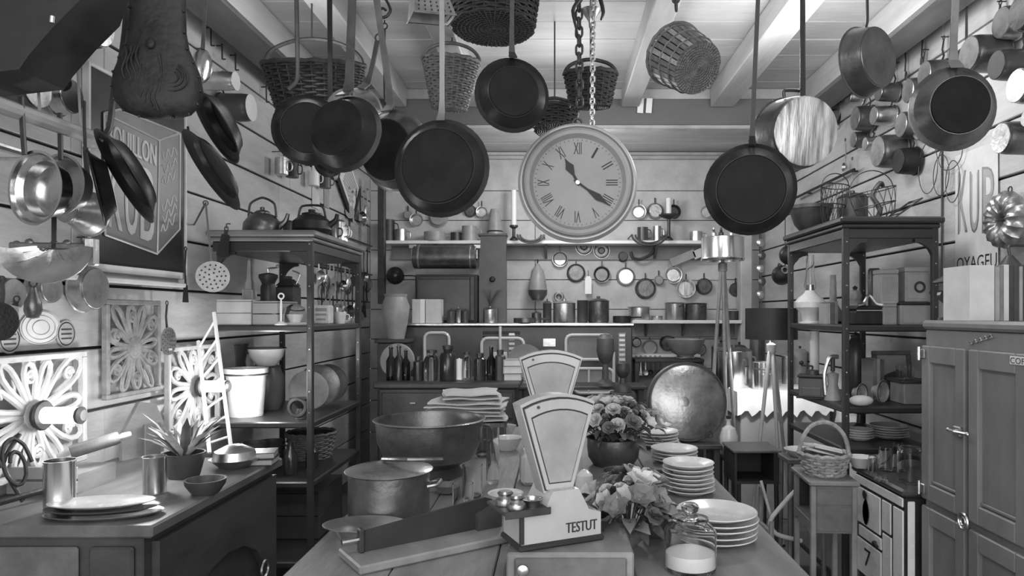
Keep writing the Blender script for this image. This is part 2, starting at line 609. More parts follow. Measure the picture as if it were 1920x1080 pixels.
# ivory enamelled stove
t = thing('enamel_stove', 'small ivory enamelled stove with black edging beside the grey icebox', 'stove', (1.34, 2.885, 0))
build('body', S().box(0, .5, -.225, .225, .07, .715, b=.008), M_blackg, t)
build('hob', S().box(-.015, .5, -.235, .235, .717, .745, b=.009), M_dgrey, t)
for sx in (.03, .46):
    for sy in (-.2, .2):
        build('foot', S().lathe([(0, 0), (.02, 0), (.014, .07), (0, .07)], 10, T(sx, sy, 0)), M_blackg, t)


def pnl(nm, y0, y1, z0, z1, m=M_stove, x=0):
    return build(nm, S().box(x - .008, x - .0005, y0, y1, z0, z1, b=.004), m, t)


pnl('rail_panel', -.215, .215, .672, .708)
d1 = pnl('oven_door', -.03, .19, .505, .66)
pnl('side_panel', -.12, -.045, .535, .66)
pnl('side_panel', -.125, -.05, .26, .525)
pnl('drawer_front', -.04, .17, .447, .495)
d2 = pnl('ash_door', -.04, .19, .29, .437)
pnl('lower_panel', -.125, .19, .11, .25)
pnl('corner_strip', -.218, -.14, .10, .66)
for a, b in ((.19, .215),):
    pnl('edge_strip', .2, .218, .1, .66)
build('corner_strip', S().box(.006, .034, -.2335, -.2255, .09, .70, b=.003), M_stove, t)
em = S()
for k in range(9):
    z = .525 + k * .0115
    rr = .008 + .022 * math.sin(PI * min(1, (k + .6) / 8.5))
    em.lathe([(0, .0), (rr, .0), (rr, .003), (0, .003)], 12, T(-.0082, .095, z) @ RY(-90))
build('emblem', em, M_ink, d1)
build('flower_knob', S().lathe([(0, 0), (.012, 0), (.02, .006), (0, .012)], 8, T(-.0082, .1, .640) @ RY(-90)), M_ink, d1)
build('numeral', text_on('7', [(-.0095, .11, .335), (-.0095, .05, .335), (-.0095, .05, .41), (-.0095, .11, .41)]), M_ink, d2, smooth=0)
for z in (.468, .31):
    build('catch', S().tube([(-.012, .0, z), (-.025, -.02, z + .004), (-.025, -.045, z - .004)], .006).ball(.009, T(-.02, -.005, z)), M_black, t)
for z in (.64, .52, .31):
    build('hinge', S().tube([(-.010, .2, z - .02), (-.010, .2, z + .02)], .006), M_black, t)

# wooden bedside cabinet with open niche
MB = Matrix.Translation((1.12, 2.9, 0)) @ RZ(-4)
t = thing('bedside_cabinet', 'brown wooden bedside cabinet with open side niche under the wicker basket', 'cabinet', MB)
ww, dd, zt, zn = .092, .13, .75, .54
build('top', S().box(-ww - .008, ww + .008, -dd - .008, dd + .008, zt - .02, zt, b=.005), M_wmid, t)
build('front_panel', S().box(-ww + .02, ww - .02, -dd, -dd + .012, zn, zt - .021, b=.002).box(-ww + .024, ww - .024, -dd - .003, -dd, (zt + zn) / 2 + .01, zt - .03, b=.002), M_wbrown, t)
build('drawer_front', S().box(-ww + .024, ww - .024, -dd - .003, -dd - .0002, zn + .01, (zt + zn) / 2 + .004, b=.002), M_wbrown, t)
build('niche_shelf', S().box(-ww + .002, ww - .01, -dd + .013, dd - .01, zn + .03, zn + .045, b=.002), M_wmid, t)
build('right_panel', S().box(ww - .012, ww, -dd + .013, dd - .01, zn, zt - .021), M_wbrown, t)
build('back_panel', S().box(-ww + .02, ww - .02, dd - .01, dd, zn, zt - .021), M_wdark, t)
ap = [(-dd + .01, zn + .03), (dd - .01, zn + .03), (dd - .01, zn - .01), (dd - .06, zn + .012), (0, zn - .006), (-dd + .06, zn + .012), (-dd + .01, zn - .01)]
build('side_apron', S().prism(ap, -.006, .006, T(-ww + .006, 0, 0) @ RZ(90)), M_wmid, t)
for sx in (-1, 1):
    for sy in (-1, 1):
        build('leg', S().box(sx * (ww - .012) - .011, sx * (ww - .012) + .011, sy * (dd - .012) - .011, sy * (dd - .012) + .011, 0, zt - .021, b=.003), M_wmid, t)

# dark open night stand
t = thing('night_stand', 'dark open fronted night stand on thin legs below the black lampshade', 'cabinet', (1.06, 3.78, 0))
w2, d2_, z0, z1 = .118, .12, .52, .70
build('top', S().box(-w2 - .01, w2 + .012, -d2_ - .008, d2_, z1 - .016, z1, b=.004), M_wbrown, t)
build('case', S().box(-w2, -w2 + .012, -d2_, d2_, z0, z1 - .017).box(w2 - .03, w2, -d2_, d2_, z0, z1 - .017).box(-w2 + .012, w2 - .03, d2_ - .012, d2_, z0, z1 - .017).box(-w2 + .012, w2 - .03, -d2_, d2_ - .012, z0, z0 + .014), M_blackm, t)
for sx in (-1, 1):
    for sy in (-1, 1):
        build('leg', S().tube([(sx * (w2 - .012), sy * (d2_ - .014), z0), (sx * (w2 - .008), sy * (d2_ - .01), 0)], [.013, .009]), M_blackm, t)

# sideboard behind the table
t = thing('sideboard', 'long dark sideboard behind the table carrying a row of bottles', 'sideboard', (-.66, 4.42, 0))
build('body', S().box(-.42, .41, -.2, .2, .06, .962, b=.006), M_wdark, t)
build('top', S().box(-.45, .44, -.225, .22, .964, 1.0, b=.008), M_wdark, t)
for a, b in ((-.4, -.02), (.01, .395)):
    d = build('drawer', S().box(a, b, -.212, -.201, .78, .94, b=.005), M_wdark, t)
    build('drawer_pull', S().box((a + b) / 2 - .02, (a + b) / 2 + .02, -.222, -.2125, .87, .886, b=.003), M_brass, d)
    dd_ = build('door', S().box(a, b, -.212, -.201, .1, .76, b=.006), M_wdark, t)
build('card_holder', S().box(-.03, .035, -.2135, -.2002, .945, .961, b=.002), M_tin, t)
for sx in (-.38, .37):
    build('foot', S().box(sx - .03, sx + .03, -.18, .18, 0, .06), M_wdark, t)

# cooking range at the rear
RY0 = 5.72
t = thing('cooking_range', 'wide enamelled cooking range with bright rail frames at the far end', 'stove', (-.3, RY0 + .3, 0))


def rx(px):
    return X(px, RY0) + .3


def rz(py):
    return Z(py, RY0)


build('body', S().box(rx(735), rx(1186), -.29, .3, .08, 1.315, b=.01), M_dgrey, t)
build('plinth', S().box(rx(740), rx(1180), -.25, .28, 0, .08), M_blackm, t)
build('top_plate', S().box(rx(730), rx(1189), -.31, .3, 1.317, 1.342, b=.006), M_tin, t)


def rail(x0, x1, y0, y1, nm='door_frame', r=.013):
    pts = []
    a, b, c, d = rx(x0), rx(x1), rz(y1), rz(y0)
    q = .05
    for cx, cz, s0 in ((b - q, d - q, 0), (a + q, d - q, 90), (a + q, c + q, 180), (b - q, c + q, 270)):
        for k in range(5):
            an = RD(s0 + k * 22.5)
            pts.append((cx + q * math.cos(an), -.306, cz + q * math.sin(an)))
    d_ = build('oven_door', S().box(a, b, -.296, -.2905, c, d, b=.004), M_grey if y0 < 680 else M_greyl, t)
    build(nm, S().tube(pts, r, 8, True), M_enam, d_)
    return d_


for x0, x1, y0, y1 in ((796, 842, 624, 720), (903, 982, 634, 700), (1061, 1148, 628, 674), (1076, 1150, 691, 737)):
    rail(x0, x1, y0, y1)
build('rail_bar', S().tube([(rx(1104), -.307, rz(692)), (rx(1104), -.307, rz(736))], .01), M_enam, t)
build('rail_post', S().tube([(rx(938), -.315, rz(612)), (rx(938), -.315, rz(660))], .012).box(rx(925), rx(951), -.32, -.3, rz(672), rz(660), b=.005), M_enam, t)
for x0, x1, y0, y1 in ((953, 966, 622, 720), (1160, 1173, 624, 724)):
    g = build('vent_strip', S().box(rx(x0), rx(x1), -.295, -.2905, rz(y1), rz(y0)), M_greyl, t)
    n = 11
    for k in range(n):
        zc = rz(y1) + (rz(y0) - rz(y1)) * (k + .5) / n
        build('louvre', S().box(rx(x0) + .004, rx(x1) - .004, -.306, -.2952, zc - .013, zc + .008, b=.003), M_enam, g)
build('vertical_rail', S().tube([(rx(1151), -.305, rz(660)), (rx(1151), -.305, rz(770))], .012), M_enam, t)
build('vent_slot', S().box(rx(905), rx(975), -.296, -.2905, rz(627), rz(621), b=.002).box(rx(905), rx(975), -.296, -.2905, rz(633), rz(629.5), b=.002), M_blackm, t)
pl = build('rating_plate', S().box(rx(1018), rx(1042), -.296, -.2905, rz(650), rz(635), b=.002), M_tin, t)

# copper hood, rotisserie box and chimney
t = thing('copper_hood', 'rolled copper hood hanging over the left end of the range', 'hood', (X(835, 5.95), 5.95, Z(482, 5.95)))
build('roll', S().lathe([(0, -.27), (.09, -.27), (.1, -.262), (.1, .262), (.09, .27), (0, .27)], 28, RY(90)), M_copd, t)
for sx in (-.22, .22):
    build('band', S().lathe([(.101, -.008), (.104, -.006), (.104, .006), (.101, .008)], 28, T(sx, 0, 0) @ RY(90)), M_cop, t)
for sx in (-.275, .278):
    build('bracket', S().box(sx - .006, sx + .006, -.06, .58, -.02, .06, b=.003).box(sx - .03, sx + .03, -.04, .04, .07, .105, b=.004), M_tin, t)
t = thing('rotisserie', 'black roasting cabinet with framed front under the copper hood', 'oven', (X(838, 5.9), 6.05, 1.3425))
build('case', S().box(-.27, .26, -.15, .22, 0, .41, b=.006), M_blackm, t)
build('door', S().box(-.24, .2, -.165, -.151, .03, .38, b=.005), M_dgrey, t)
build('door_frame', S().box(-.25, -.235, -.175, -.152, .02, .39, b=.003).box(.2, .235, -.175, -.152, .02, .39, b=.003).box(-.234, .199, -.175, -.166, .37, .39, b=.003).box(-.234, .199, -.175, -.166, .02, .04, b=.003), M_iron, t)
t = thing('chimney_slab', 'tall dark chimney slab with a knob rising from the range', 'chimney', (X(923, 5.9), 5.98, 1.3425))
build('slab', S().prism([(-.115, 0), (.115, 0), (.115, .74), (-.10, .74), (-.115, .5)], -.06, .06), M_dgrey, t)
build('cap_board', S().box(-.125, .125, -.07, .07, .741, .76, b=.004), M_dgrey, t)
build('knob', S().lathe([(0, 0), (.022, 0), (.026, .012), (.015, .026), (0, .028)], 14, T(.0, -.061, .37) @ RX(90)), M_black, t)

# shelves on the rear wall
for nm, lab, x0, x1, zt_, y0 in (('wall_shelf', 'upper white shelf on the rear wall running behind the clock', -1.55, 1.36, 2.085, 6.3), ('wall_shelf', 'lower white shelf on the rear wall right of the range', .69, 1.68, 1.36, 6.27)):
    t = thing(nm, lab, 'shelf', ((x0 + x1) / 2, 6.4, zt_))
    h = (x1 - x0) / 2
    build('board', S().box(-h, h, y0 - 6.4, .148, -.03, 0, b=.004), M_white, t)
    build('back_rail', S().box(-h, h, .12, .149, -.16, -.031, b=.003), M_grey if zt_ > 2 else M_wmid, t)
    for k in range(3):
        xx = -h * .7 + k * h * .7
        build('bracket', S().prism([(-.08, -.031), (.118, -.031), (.118, -.15), (.1, -.15)], xx - .01, xx + .01, RZ(90) @ Matrix.Scale(1, 4)), M_wbrown, t)
t = thing('wall_shelf', 'lowest grey shelf on the rear wall under the hanging sieves', 'shelf', ((X(1187, 6.3) + 1.3) / 2, 6.4, Z(665, 6.3)))
build('board', S().box(-.31, .31, -.12, .148, -.025, 0, b=.004), M_white, t)
build('apron', S().box(-.31, .31, -.1, -.08, -.2, -.026, b=.003), M_wbrown, t)

# counter with a white cloth in the far right
t = thing('rear_counter', 'grey counter against the right wall in front of the rear wall', 'counter', (1.57, 5.2, 0))
build('body', S().box(-.30, .32, -.42, .42, 0, .86, b=.006), M_greyl, t)
build('top', S().box(-.32, .33, -.44, .44, .861, .88, b=.005), M_greyl, t)
cl_ = S()
n = 26
pts = [(-.33 + .66 * k / n, .72 + .03 * abs(math.sin(k * PI / 4)) - .012 * math.sin(k * 1.7)) for k in range(n + 1)]
vs = [(x, -.446 + .004 * math.sin(k * 1.3), .8835) for k, (x, z) in enumerate(pts)] + [(x, -.452 - .006 * math.sin(k * 1.3), z) for k, (x, z) in enumerate(pts)] + [(x, .43, .8835) for x, z in pts]
fs = [(k, k + 1, n + 2 + k, n + 1 + k) for k in range(n)] + [(k, 2 * n + 2 + k, 2 * n + 3 + k, k + 1) for k in range(n)]
cl_.add(vs, fs)
vs2 = [(-.334, -.446, .8835), (-.334, .43, .8835), (-.336, .43, .74), (-.336, -.452, .72)]
cl_.add(vs2, [(0, 1, 2, 3)])
solo('tablecloth', cl_, M_white, 'bright white scalloped cloth hanging over the rear counter', 'tablecloth', (1.57, 5.2, 0), smooth=60)

# low dark bench under the great copper disc
t = thing('low_bench', 'low dark bench under the great round copper pan right of the table', 'bench', (.80, 4.16, 0))
build('seat', S().box(-.17, .17, -.12, .12, .625, .655, b=.005), M_wdark, t)
for sx in (-.14, .14):
    for sy in (-.09, .09):
        build('leg', S().box(sx - .018, sx + .018, sy - .018, sy + .018, 0, .624, b=.003), M_wdark, t)
# ------------------------------------------------------------------ builders for small things
RBX = RX(90)   # turns a lathe so that +z (the opening) looks along -y


def bowl_prof(r, h, rb, t=.003, lip=.004):
    return [(0, 0), (rb * .9, 0), (rb * .97, .012 * min(1, h / .04)), (rb * 1.01, .035 * min(1, h / .06)), (r - .002, h - .004), (r + lip, h - .001), (r + lip, h + .001), (r - t, h), (rb - t, .15 * h + t * .5), (rb * .95, t), (0, t)]


def hang(px, py, d, yaw=0, roll=0, pitch=0):
    return Matrix.Translation(P(px, py, d)) @ RY(roll) @ RX(pitch) @ RZ(yaw)


def pan(name, label, M, r, h, rb, m, zt=None, hm=None, hw=.022, group=None, hp=None, cat='pan', L=None, rivets=True, n=36, base_m=None):
    """hanging pan: rim plane at y=0 facing -y, base at y=+h, handle up"""
    t = thing(name, label, cat, M, group)
    build('bowl', S().lathe(bowl_prof(r, h, rb), n, T(0, h, 0) @ RBX), m, t)
    if base_m:
        build('base_disc', S().lathe([(0, -.0015), (rb * .9, -.0015), (rb * .94, .004), (rb * .9, .002), (0, .002)], n, T(0, h, 0) @ RBX), base_m, t)
    hm = hm or m
    if hp:
        Mi = M.inverted()
        build('handle', S().tube([Mi @ P(*q) for q in hp], hw / 2, 8, flat=.45), hm, t)
    else:
        if zt is not None:
            L = zt - M.translation.z - r
        q = [(0, .03 if h > .045 else .012, r - .004), (0, -.004, r + .025), (0, -.008, r + .07), (0, -.004, r + L * .6), (0, 0, r + L - .03)]
        q = [p for i, p in enumerate(q) if i == 0 or p[2] > q[i - 1][2] + .004]
        ws = [hw * 1.7, hw * 1.3, hw, hw * .9, hw][:len(q)]
        hd = build('handle', S().strap(q, ws, .006), hm, t)
        build('eye', S().ring(.014, .0035, 14, 6, T(0, 0, r + L - .016)), hm, hd)
        if rivets:
            for sx in (-1, 1):
                build('rivet', S().ball(.0045, T(sx * hw * .5, -.002, r + .012), 8), hm, t)
    return t


def turned(name, label, cat, loc, prof, m, parts=(), group=None, rot=0, n=24, px=None, wob=None):
    """turned vessel standing at loc; prof in metres or, with px (a depth), in photo pixels"""
    k = px / F if px else 1
    t = thing(name, label, cat, Matrix.Translation(loc) @ RZ(rot), group)
    build('body', S().lathe([(a * k, b * k) for a, b in prof], n, wob=wob), m, t)
    for nm, q, mm in parts:
        if isinstance(q, S):
            q.v = [(a * k, b * k, c * k) for a, b, c in q.v]
            build(nm, q, mm, t)
        else:
            build(nm, S().lathe([(a * k, b * k) for a, b in q], n), mm, t)
    return t


def at(px, d, z):
    return Vector((X(px, d), d, z))


def handle_loop(x0, z0, z1, out, r=.006, y=0):
    return S().tube([(x0, y, z0), (x0 + out * .8, y, z0 + (z1 - z0) * .1), (x0 + out, y, (z0 + z1) / 2), (x0 + out * .8, y, z1 - (z1 - z0) * .1), (x0, y, z1)], r, 8)


def basket(name, label, M, r0, r1, h, m, stakes=22, rows=9, lin=None, hoop=0, sx=1.0, group=None, slats=False, cord=0):
    t = thing(name, label, 'basket', M, group)
    C = Matrix.Scale(sx, 4, (1, 0, 0))
    rr = lambda z: r0 + (r1 - r0) * z / h
    s = S()
    rows = 3 if slats else max(rows, int(h / .0115))
    for i in range(rows):
        z = h * (i + .6) / rows
        n = stakes * 2
        am = .001 if slats else .0038
        rad = .0045 if slats else h / rows * .5
        s.tube([((rr(z) + (am if (k // 2 + i) % 2 else -am) + (.006 if slats else 0)) * math.cos(2 * PI * k / n), (rr(z) + (am if (k // 2 + i) % 2 else -am) + (.006 if slats else 0)) * math.sin(2 * PI * k / n), z + (0 if slats else .0015 * math.sin(k * 2.3 + i))) for k in range(n)], rad, 5, True, C)
    build('weave', s, m, t, kind='stuff')
    for k in range(stakes):
        a = 2 * PI * (k + .5) / stakes
        if slats:
            wd = 2 * PI * r0 / stakes * .42
            A = Matrix.Rotation(a, 4, 'Z')
            p = [(r0, -wd, .0), (r0, wd, .0), (r1, wd * 1.15, h), (r1, -wd * 1.15, h)]
            q = [(x + .005, y, z) for x, y, z in p]
            build('slat', S().add([A @ Vector(v) for v in p + q], [(0, 1, 2, 3), (7, 6, 5, 4), (0, 4, 5, 1), (1, 5, 6, 2), (2, 6, 7, 3), (3, 7, 4, 0)]), (m, M_wicm, M_wicl, m)[k % 4] if k % 5 else m, t, smooth=0)
        else:
            build('stake', S().tube([(r0 * math.cos(a), r0 * math.sin(a), 0), (r1 * math.cos(a), r1 * math.sin(a), h * 1.005)], .0042, 5, m=C), m, t)
    build('lining', S().lathe([(0, .004), (r0 - .008, .004), (r1 - .008, h - .004), (r1 - .011, h - .004), (r0 - .011, .007), (0, .007)], 24, C), lin or M_wicd, t)
    b = S().lathe([(0, 0), (r0 + .002, 0), (r0 + .002, .008), (0, .008)], 24, C)
    for k in range(24):
        a = PI * k / 24
        b.tube([(-r0 * math.cos(a), -r0 * math.sin(a), -.001), (0, 0, -.0015), (r0 * math.cos(a), r0 * math.sin(a), -.001)], [.0035, .001, .0035], 4, m=C)
    for q in range(9):
        f = .1 + .1 * q
        b.tube([(r0 * f * math.cos(2 * PI * k / 48), r0 * f * math.sin(2 * PI * k / 48), -.0005 - .0022 * ((k + q) % 2)) for k in range(48)], .0024, 4, True, C)
    build('base', b, m, t)
    build('rim', S().tube([((r1 + .003) * math.cos(2 * PI * k / 40), (r1 + .003) * math.sin(2 * PI * k / 40), h + .003 * math.sin(k * 2.4)) for k in range(40)], .009, 6, True, C), m, t)
    if hoop:
        build('handle', S().tube([(r1 * sx * math.cos(PI * k / 14), .004 * math.sin(k * 1.5), h + hoop * math.sin(PI * k / 14)) for k in range(15)], .009, 7), m, t)
    if cord:
        Mi = M.inverted()
        tp = M @ Vector((0, 0, h + hoop))
        build('hanging_cord', S().tube([Mi @ tp, Mi @ Vector((tp.x, tp.y, cord))], .004, 6), M_iron, t)
    return t


_pet = {}


def bloom_mesh(kind, m):
    key = (kind, m.name)
    if key in _pet:
        return _pet[key]
    s = S()
    lay = {'lily': ((6, .045, 50, .016),), 'rose': ((7, .03, 20, .02), (6, .026, 45, .018), (5, .02, 70, .014)), 'sprig': ((5, .018, 40, .010), (4, .014, 70, .008))}[kind]
    for n, L, el, wd in lay:
        for k in range(n):
            a = 2 * PI * (k + random.uniform(-.12, .12)) / n
            e = RD(el)
            M = Matrix.Rotation(a, 4, 'Z') @ Matrix.Rotation(-e, 4, 'Y')
            vs = [(0, -.003, 0), (0, .003, 0), (L * .5, wd, .004), (L * .5, 0, -.004), (L * .5, -wd, .004), (L * .85, wd * .7, .002), (L * .85, -wd * .7, .002), (L, 0, -.006)]
            s.add(vs, [(0, 3, 4), (0, 1, 2, 3), (3, 2, 5, 7), (3, 7, 6, 4)], M)
    s.ball(.006, n=8)
    _pet[key] = mesh('bloom', s, m, 60)
    return _pet[key]


def leaf_mesh(m, L=.06, wd=.016):
    key = ('leaf', m.name, L)
    if key not in _pet:
        vs = [(0, 0, 0), (L * .3, wd, .006), (L * .3, 0, 0), (L * .3, -wd, .006), (L * .7, wd * .8, -.002), (L * .7, 0, -.006), (L * .7, -wd * .8, -.002), (L, 0, -.02)]
        _pet[key] = mesh('leaf', S().add(vs, [(0, 2, 1), (0, 3, 2), (1, 2, 5, 4), (2, 3, 6, 5), (4, 5, 7), (5, 6, 7)]), m, 60)
    return _pet[key]


def bouquet(label, M, rad, hgt, n, kinds, leaves=24, name='flower_bunch'):
    t = thing(name, label, 'flowers', M)
    st = S()
    for k in range(n):
        a = k * 2.4
        q = rad * math.sqrt((k + .5) / n)
        p = Vector((q * math.cos(a), q * math.sin(a), hgt * (1 - .55 * (q / rad) ** 2) + random.uniform(-.015, .015)))
        kind, m = kinds[k % len(kinds)]
        o = build('bloom', bloom_mesh(kind, m), m, t)
        place(o, Matrix.Translation(p) @ Matrix.Rotation(a, 4, 'Z') @ Matrix.Rotation(q / rad * 1.0 + random.uniform(-.2, .2), 4, 'Y') @ Matrix.Scale(random.uniform(.8, 1.2), 4))
        st.tube([(p.x * .15, p.y * .15, -.02), (p.x * .6, p.y * .6, p.z * .55), tuple(p)], .0016, 4)
    build('stems', st, M_leaf, t, kind='stuff')
    for k in range(leaves):
        a = k * 2.39996 + 1
        q = rad * random.uniform(.25, .95)
        p = Vector((q * math.cos(a), q * math.sin(a), hgt * random.uniform(.2, .8) * (1 - .4 * q / rad)))
        m = M_leaf if k % 3 else M_leafl
        o = build('leaf', leaf_mesh(m), m, t)
        place(o, Matrix.Translation(p) @ Matrix.Rotation(a, 4, 'Z') @ RY(random.uniform(-50, 25)) @ RX(random.uniform(-30, 30)) @ Matrix.Scale(random.uniform(.7, 1.25), 4))
    return t


def plate_mesh(r):
    return mesh('plate', S().lathe([(0, .004), (r * .52, .004), (r * .6, .003), (r * .64, 0), (r * .58, 0), (r * .56, .001), (0, .001)][::-1] if False else [(0, 0), (r * .58, 0), (r * .66, .004), (r * .98, .016), (r, .0175), (r * .985, .0195), (r * .64, .0085), (r * .55, .005), (0, .005)], 40), M_cera, 50)


def chain(name, label, p0, p1, link_l=.045, r=.0045, m=None):
    p0, p1 = Vector(p0), Vector(p1)
    t = thing(name, label, 'chain', p0)
    L = (p1 - p0).length
    n = max(2, int(L / (link_l * .74)))
    hl = L / n * .5 + r
    s = S()
    pts = []
    wdt = link_l * .28
    for k in range(8):
        a = PI * k / 7
        pts.append((wdt * math.cos(a), 0, hl - wdt + wdt * math.sin(a)))
    for k in range(8):
        a = PI + PI * k / 7
        pts.append((wdt * math.cos(a), 0, -hl + wdt + wdt * math.sin(a)))
    me = mesh('link', S().tube(pts, r, 6, True), m or M_iron)
    q = (p1 - p0).to_track_quat('Z', 'Y').to_matrix().to_4x4()
    for k in range(n):
        o = build('link', me, m or M_iron, t)
        place(o, Matrix.Translation((p1 - p0) * ((k + .5) / n)) @ q @ RZ(90 * (k % 2) + 20))
    return t


# ------------------------------------------------------------------ pans hanging from the ceiling bars
for yb, x0, x1, lab in ((2.2, -.75, 1.35, 'nearer black iron bar under the ceiling carrying long handled pans'), (2.62, -1.1, 1.35, 'farther black iron bar under the ceiling carrying long handled pans')):
    t = thing('hanging_bar', lab, 'rail', ((x0 + x1) / 2, yb, 2.66))
    h = (x1 - x0) / 2
    build('bar', S().tube([(-h, 0, 0), (h, 0, 0)], .009), M_iron, t)
    for sx in (-h * .85, 0, h * .85):
        build('rod', S().tube([(sx, 0, .009), (sx, 0, ZC - 2.66 - .145)], .006), M_iron, t)
ZB = 2.64
pan('frying_pan', 'large black frying pan hanging low in front of the rear shelves, left of the clock', hang(828, 316, 2.2, 172, 0), .152, .045, .125, M_pan, ZB, M_steel, .017, base_m=M_pbase)
pan('frying_pan', 'black frying pan with a stubby base hanging just above left of the clock', hang(960, 179, 2.62, 192, 0), .138, .05, .100, M_pan, ZB, M_iron, .018, base_m=M_pbase)
pan('frying_pan', 'wide handled black pan with bright rim beside the dark wicker basket', hang(648, 252, 2.2, 166, 0, -8), .122, .06, .095, M_pan, ZB, M_copd, .030, base_m=M_pbase)
pan('frying_pan', 'black frying pan on a thin dark rod, first in the ceiling row', hang(578, 244, 2.62, 196, 3, 4), .128, .05, .1, M_pan, hp=[(560, 172, 2.6), (535, 190, 2.6), (540, 168, 2.6), (557, 148, 2.62), (557, 60, 2.62), (556, 2, 2.62), (556, -5, 2.62), (556, -35, 2.62)][2:], hm=M_iron, hw=.016, base_m=M_pbase)
pan('saute_pan', 'dark copper pan with bright shoulders between the wide handled pan and the largest pan', hang(742, 284, 2.62, 158, -6, 6), .150, .07, .12, M_copd, ZB, M_wbrown, .026, base_m=M_pbase)
pan('saucepan', 'polished copper saucepan catching light behind the wide handled black pan', hang(672, 222, 2.8, 160, 18, 12), .118, .09, .105, M_cop, L=.22, hm=M_copd, hw=.022)
pan('frying_pan', 'small dark frying pan peeping out below the wide handled pan', hang(618, 300, 2.95, 170), .070, .035, .055, M_pan, 2.81)
pan('frying_pan', 'round black pan on a thin rod right of the clock above the chromed lamp', hang(1406, 356, 2.2, 168, 0, 9), .140, .07, .112, M_pan, ZB, M_black, .014, base_m=M_pbase)
pan('copper_pan', 'copper pan with shining sides and dark base before the rows of saucepans', hang(1785, 205, 2.2, 172, 0, 4), .128, .065, .094, M_copd, ZB, M_wmid, .022, base_m=M_pbase)
pan('copper_pan', 'tilted copper saute pan hanging near the tip of the right ceiling beam', hang(1614, 118, 2.62, 212, 0), .130, .075, .116, M_copd, hp=[(1622, 58, 2.66), (1626, 40, 2.64), (1626, 0, 2.62), (1626, -40, 2.62)], hm=M_iron, hw=.018)

# big pot with scraped bright base hanging right of the clock
M = hang(1487, 252, 2.5, 189, 0, 8)
t = thing('stock_pot', 'big hanging pot showing its scraped bright base near the right wall', 'pot', M)
build('bowl', S().lathe(bowl_prof(.135, .15, .125), 32, T(0, .09, 0) @ RBX), M_copd, t)
build('base_disc', S().lathe([(0, 0), (.112, 0), (.118, .003), (.118, .006), (0, .006)], 32, T(0, .0965, 0) @ RBX), M_tinb, t)
build('hanging_rod', S().tube([M.inverted() @ P(1505, 190, 2.45), M.inverted() @ P(1505, 60, 2.6), M.inverted() @ P(1505, -40, 2.62)], .010), M_iron, t)
build('ear', S().tube([(-.03, -.02, .132), (-.03, -.02, .155), (.03, -.02, .155), (.03, -.02, .132)], .006), M_iron, t)

# spiral hook and wire
t = thing('spiral_hook', 'black spiral ceiling hook with a long wire between two pan handles', 'hook', P(722, 0, 2.7))
k = 2.7 / F
sp = [(0, 0, 40), (0, 0, 5), (6, 0, -8), (10, 0, -20), (4, 0, -30), (-6, 0, -33), (-14, 0, -26), (-13, 0, -18), (-4, 0, -16), (3, 0, -22)]
build('coil', S().tube([Vector(p) * k for p in sp], .006, 8), M_black, t)
build('eyelet', S().ring(.011, .003, 12, 6, T(-1 * k, 0, -49 * k)), M_black, t)
build('wire', S().tube([(-.002, 0, -38 * k), (-.002, 0, -44 * k)], .003).tube([(0, 0, -55 * k), (-2 * k, 0, -120 * k), (-1 * k, 0, -188 * k)], .0035), M_black, t)

# box grater seen from below
M = Matrix.Translation(P(806, 12, 2.75)) @ RY(-8) @ RZ(28)
t = thing('box_grater', 'square tin grater hanging from the ceiling beside the dark flat basket', 'grater', M)
build('body', S().add([(-.085, -.05, -.05), (.085, -.05, -.05), (.085, .05, -.05), (-.085, .05, -.05), (-.05, -.03, .12), (.05, -.03, .12), (.05, .03, .12), (-.05, .03, .12)], [(0, 1, 5, 4), (1, 2, 6, 5), (2, 3, 7, 6), (3, 0, 4, 7), (4, 5, 6, 7)]), M_tin, t)
h = S()
for i in range(9):
    for j in range(6):
        u, v = (j + .5) / 6, (i + .5) / 9
        x = (-.08 + .16 * u) * (1 - .4 * v)
        h.ball(.0042, T(x, -.0505 + .0205 * v, -.045 + .15 * v), 6)
build('teeth', h, M_iron, t, kind='stuff')
build('rim', S().tube([(-.086, -.051, -.05), (.086, -.051, -.05), (.086, .051, -.05), (-.086, .051, -.05)], .004, 6, True), M_steel, t)
sl = S()
for i in range(6):
    sl.tube([(.084 - .0045 * i, -.044, -.035 + .022 * i), (.084 - .0045 * i, .044, -.035 + .022 * i)], .0035, 5)
build('slicing_bars', sl, M_iron, t)
build('handle', S().tube([(-.04, 0, .12), (-.04, 0, .16), (.04, 0, .16), (.04, 0, .12)], .005), M_iron, t)

# baskets under the ceiling
basket('wicker_basket', 'dark oval wicker basket with hooped handle behind the first ceiling pans', Matrix.Translation(P(596, 216, 3.2)) @ RX(14), .16, .205, .22, M_wicd, 26, 10, hoop=.11, sx=1.08, cord=2.815)
basket('wicker_basket', 'shallow black wicker basket at the top of the picture above the small pan', Matrix.Translation(P(925, 55, 3.0)) @ RX(-4), .165, .185, .16, M_wicd, 24, 8, sx=1.05, hoop=.05, cord=ZC - .003)
basket('wicker_basket', 'weathered grey bucket basket hanging behind the steel pan handle', Matrix.Translation(P(842, 205, 3.55)) @ RX(8) @ RY(4), .085, .143, .24, M_wicm, 26, 11, hoop=.085, cord=ZC - .003)
basket('wicker_basket', 'tilted split wood basket hanging over the clock with its base showing', Matrix.Translation(P(1308, 128, 2.7)) @ RY(-32) @ RX(-48), .098, .118, .19, M_wicm, 30, 5, slats=True, lin=M_wicd)
basket('wicker_basket', 'small black basket hung between the two chains above the clock', Matrix.Translation(P(1107, 200, 3.35)) @ RX(6), .095, .125, .15, M_wicd, 20, 7, hoop=.07, cord=ZC - .003)
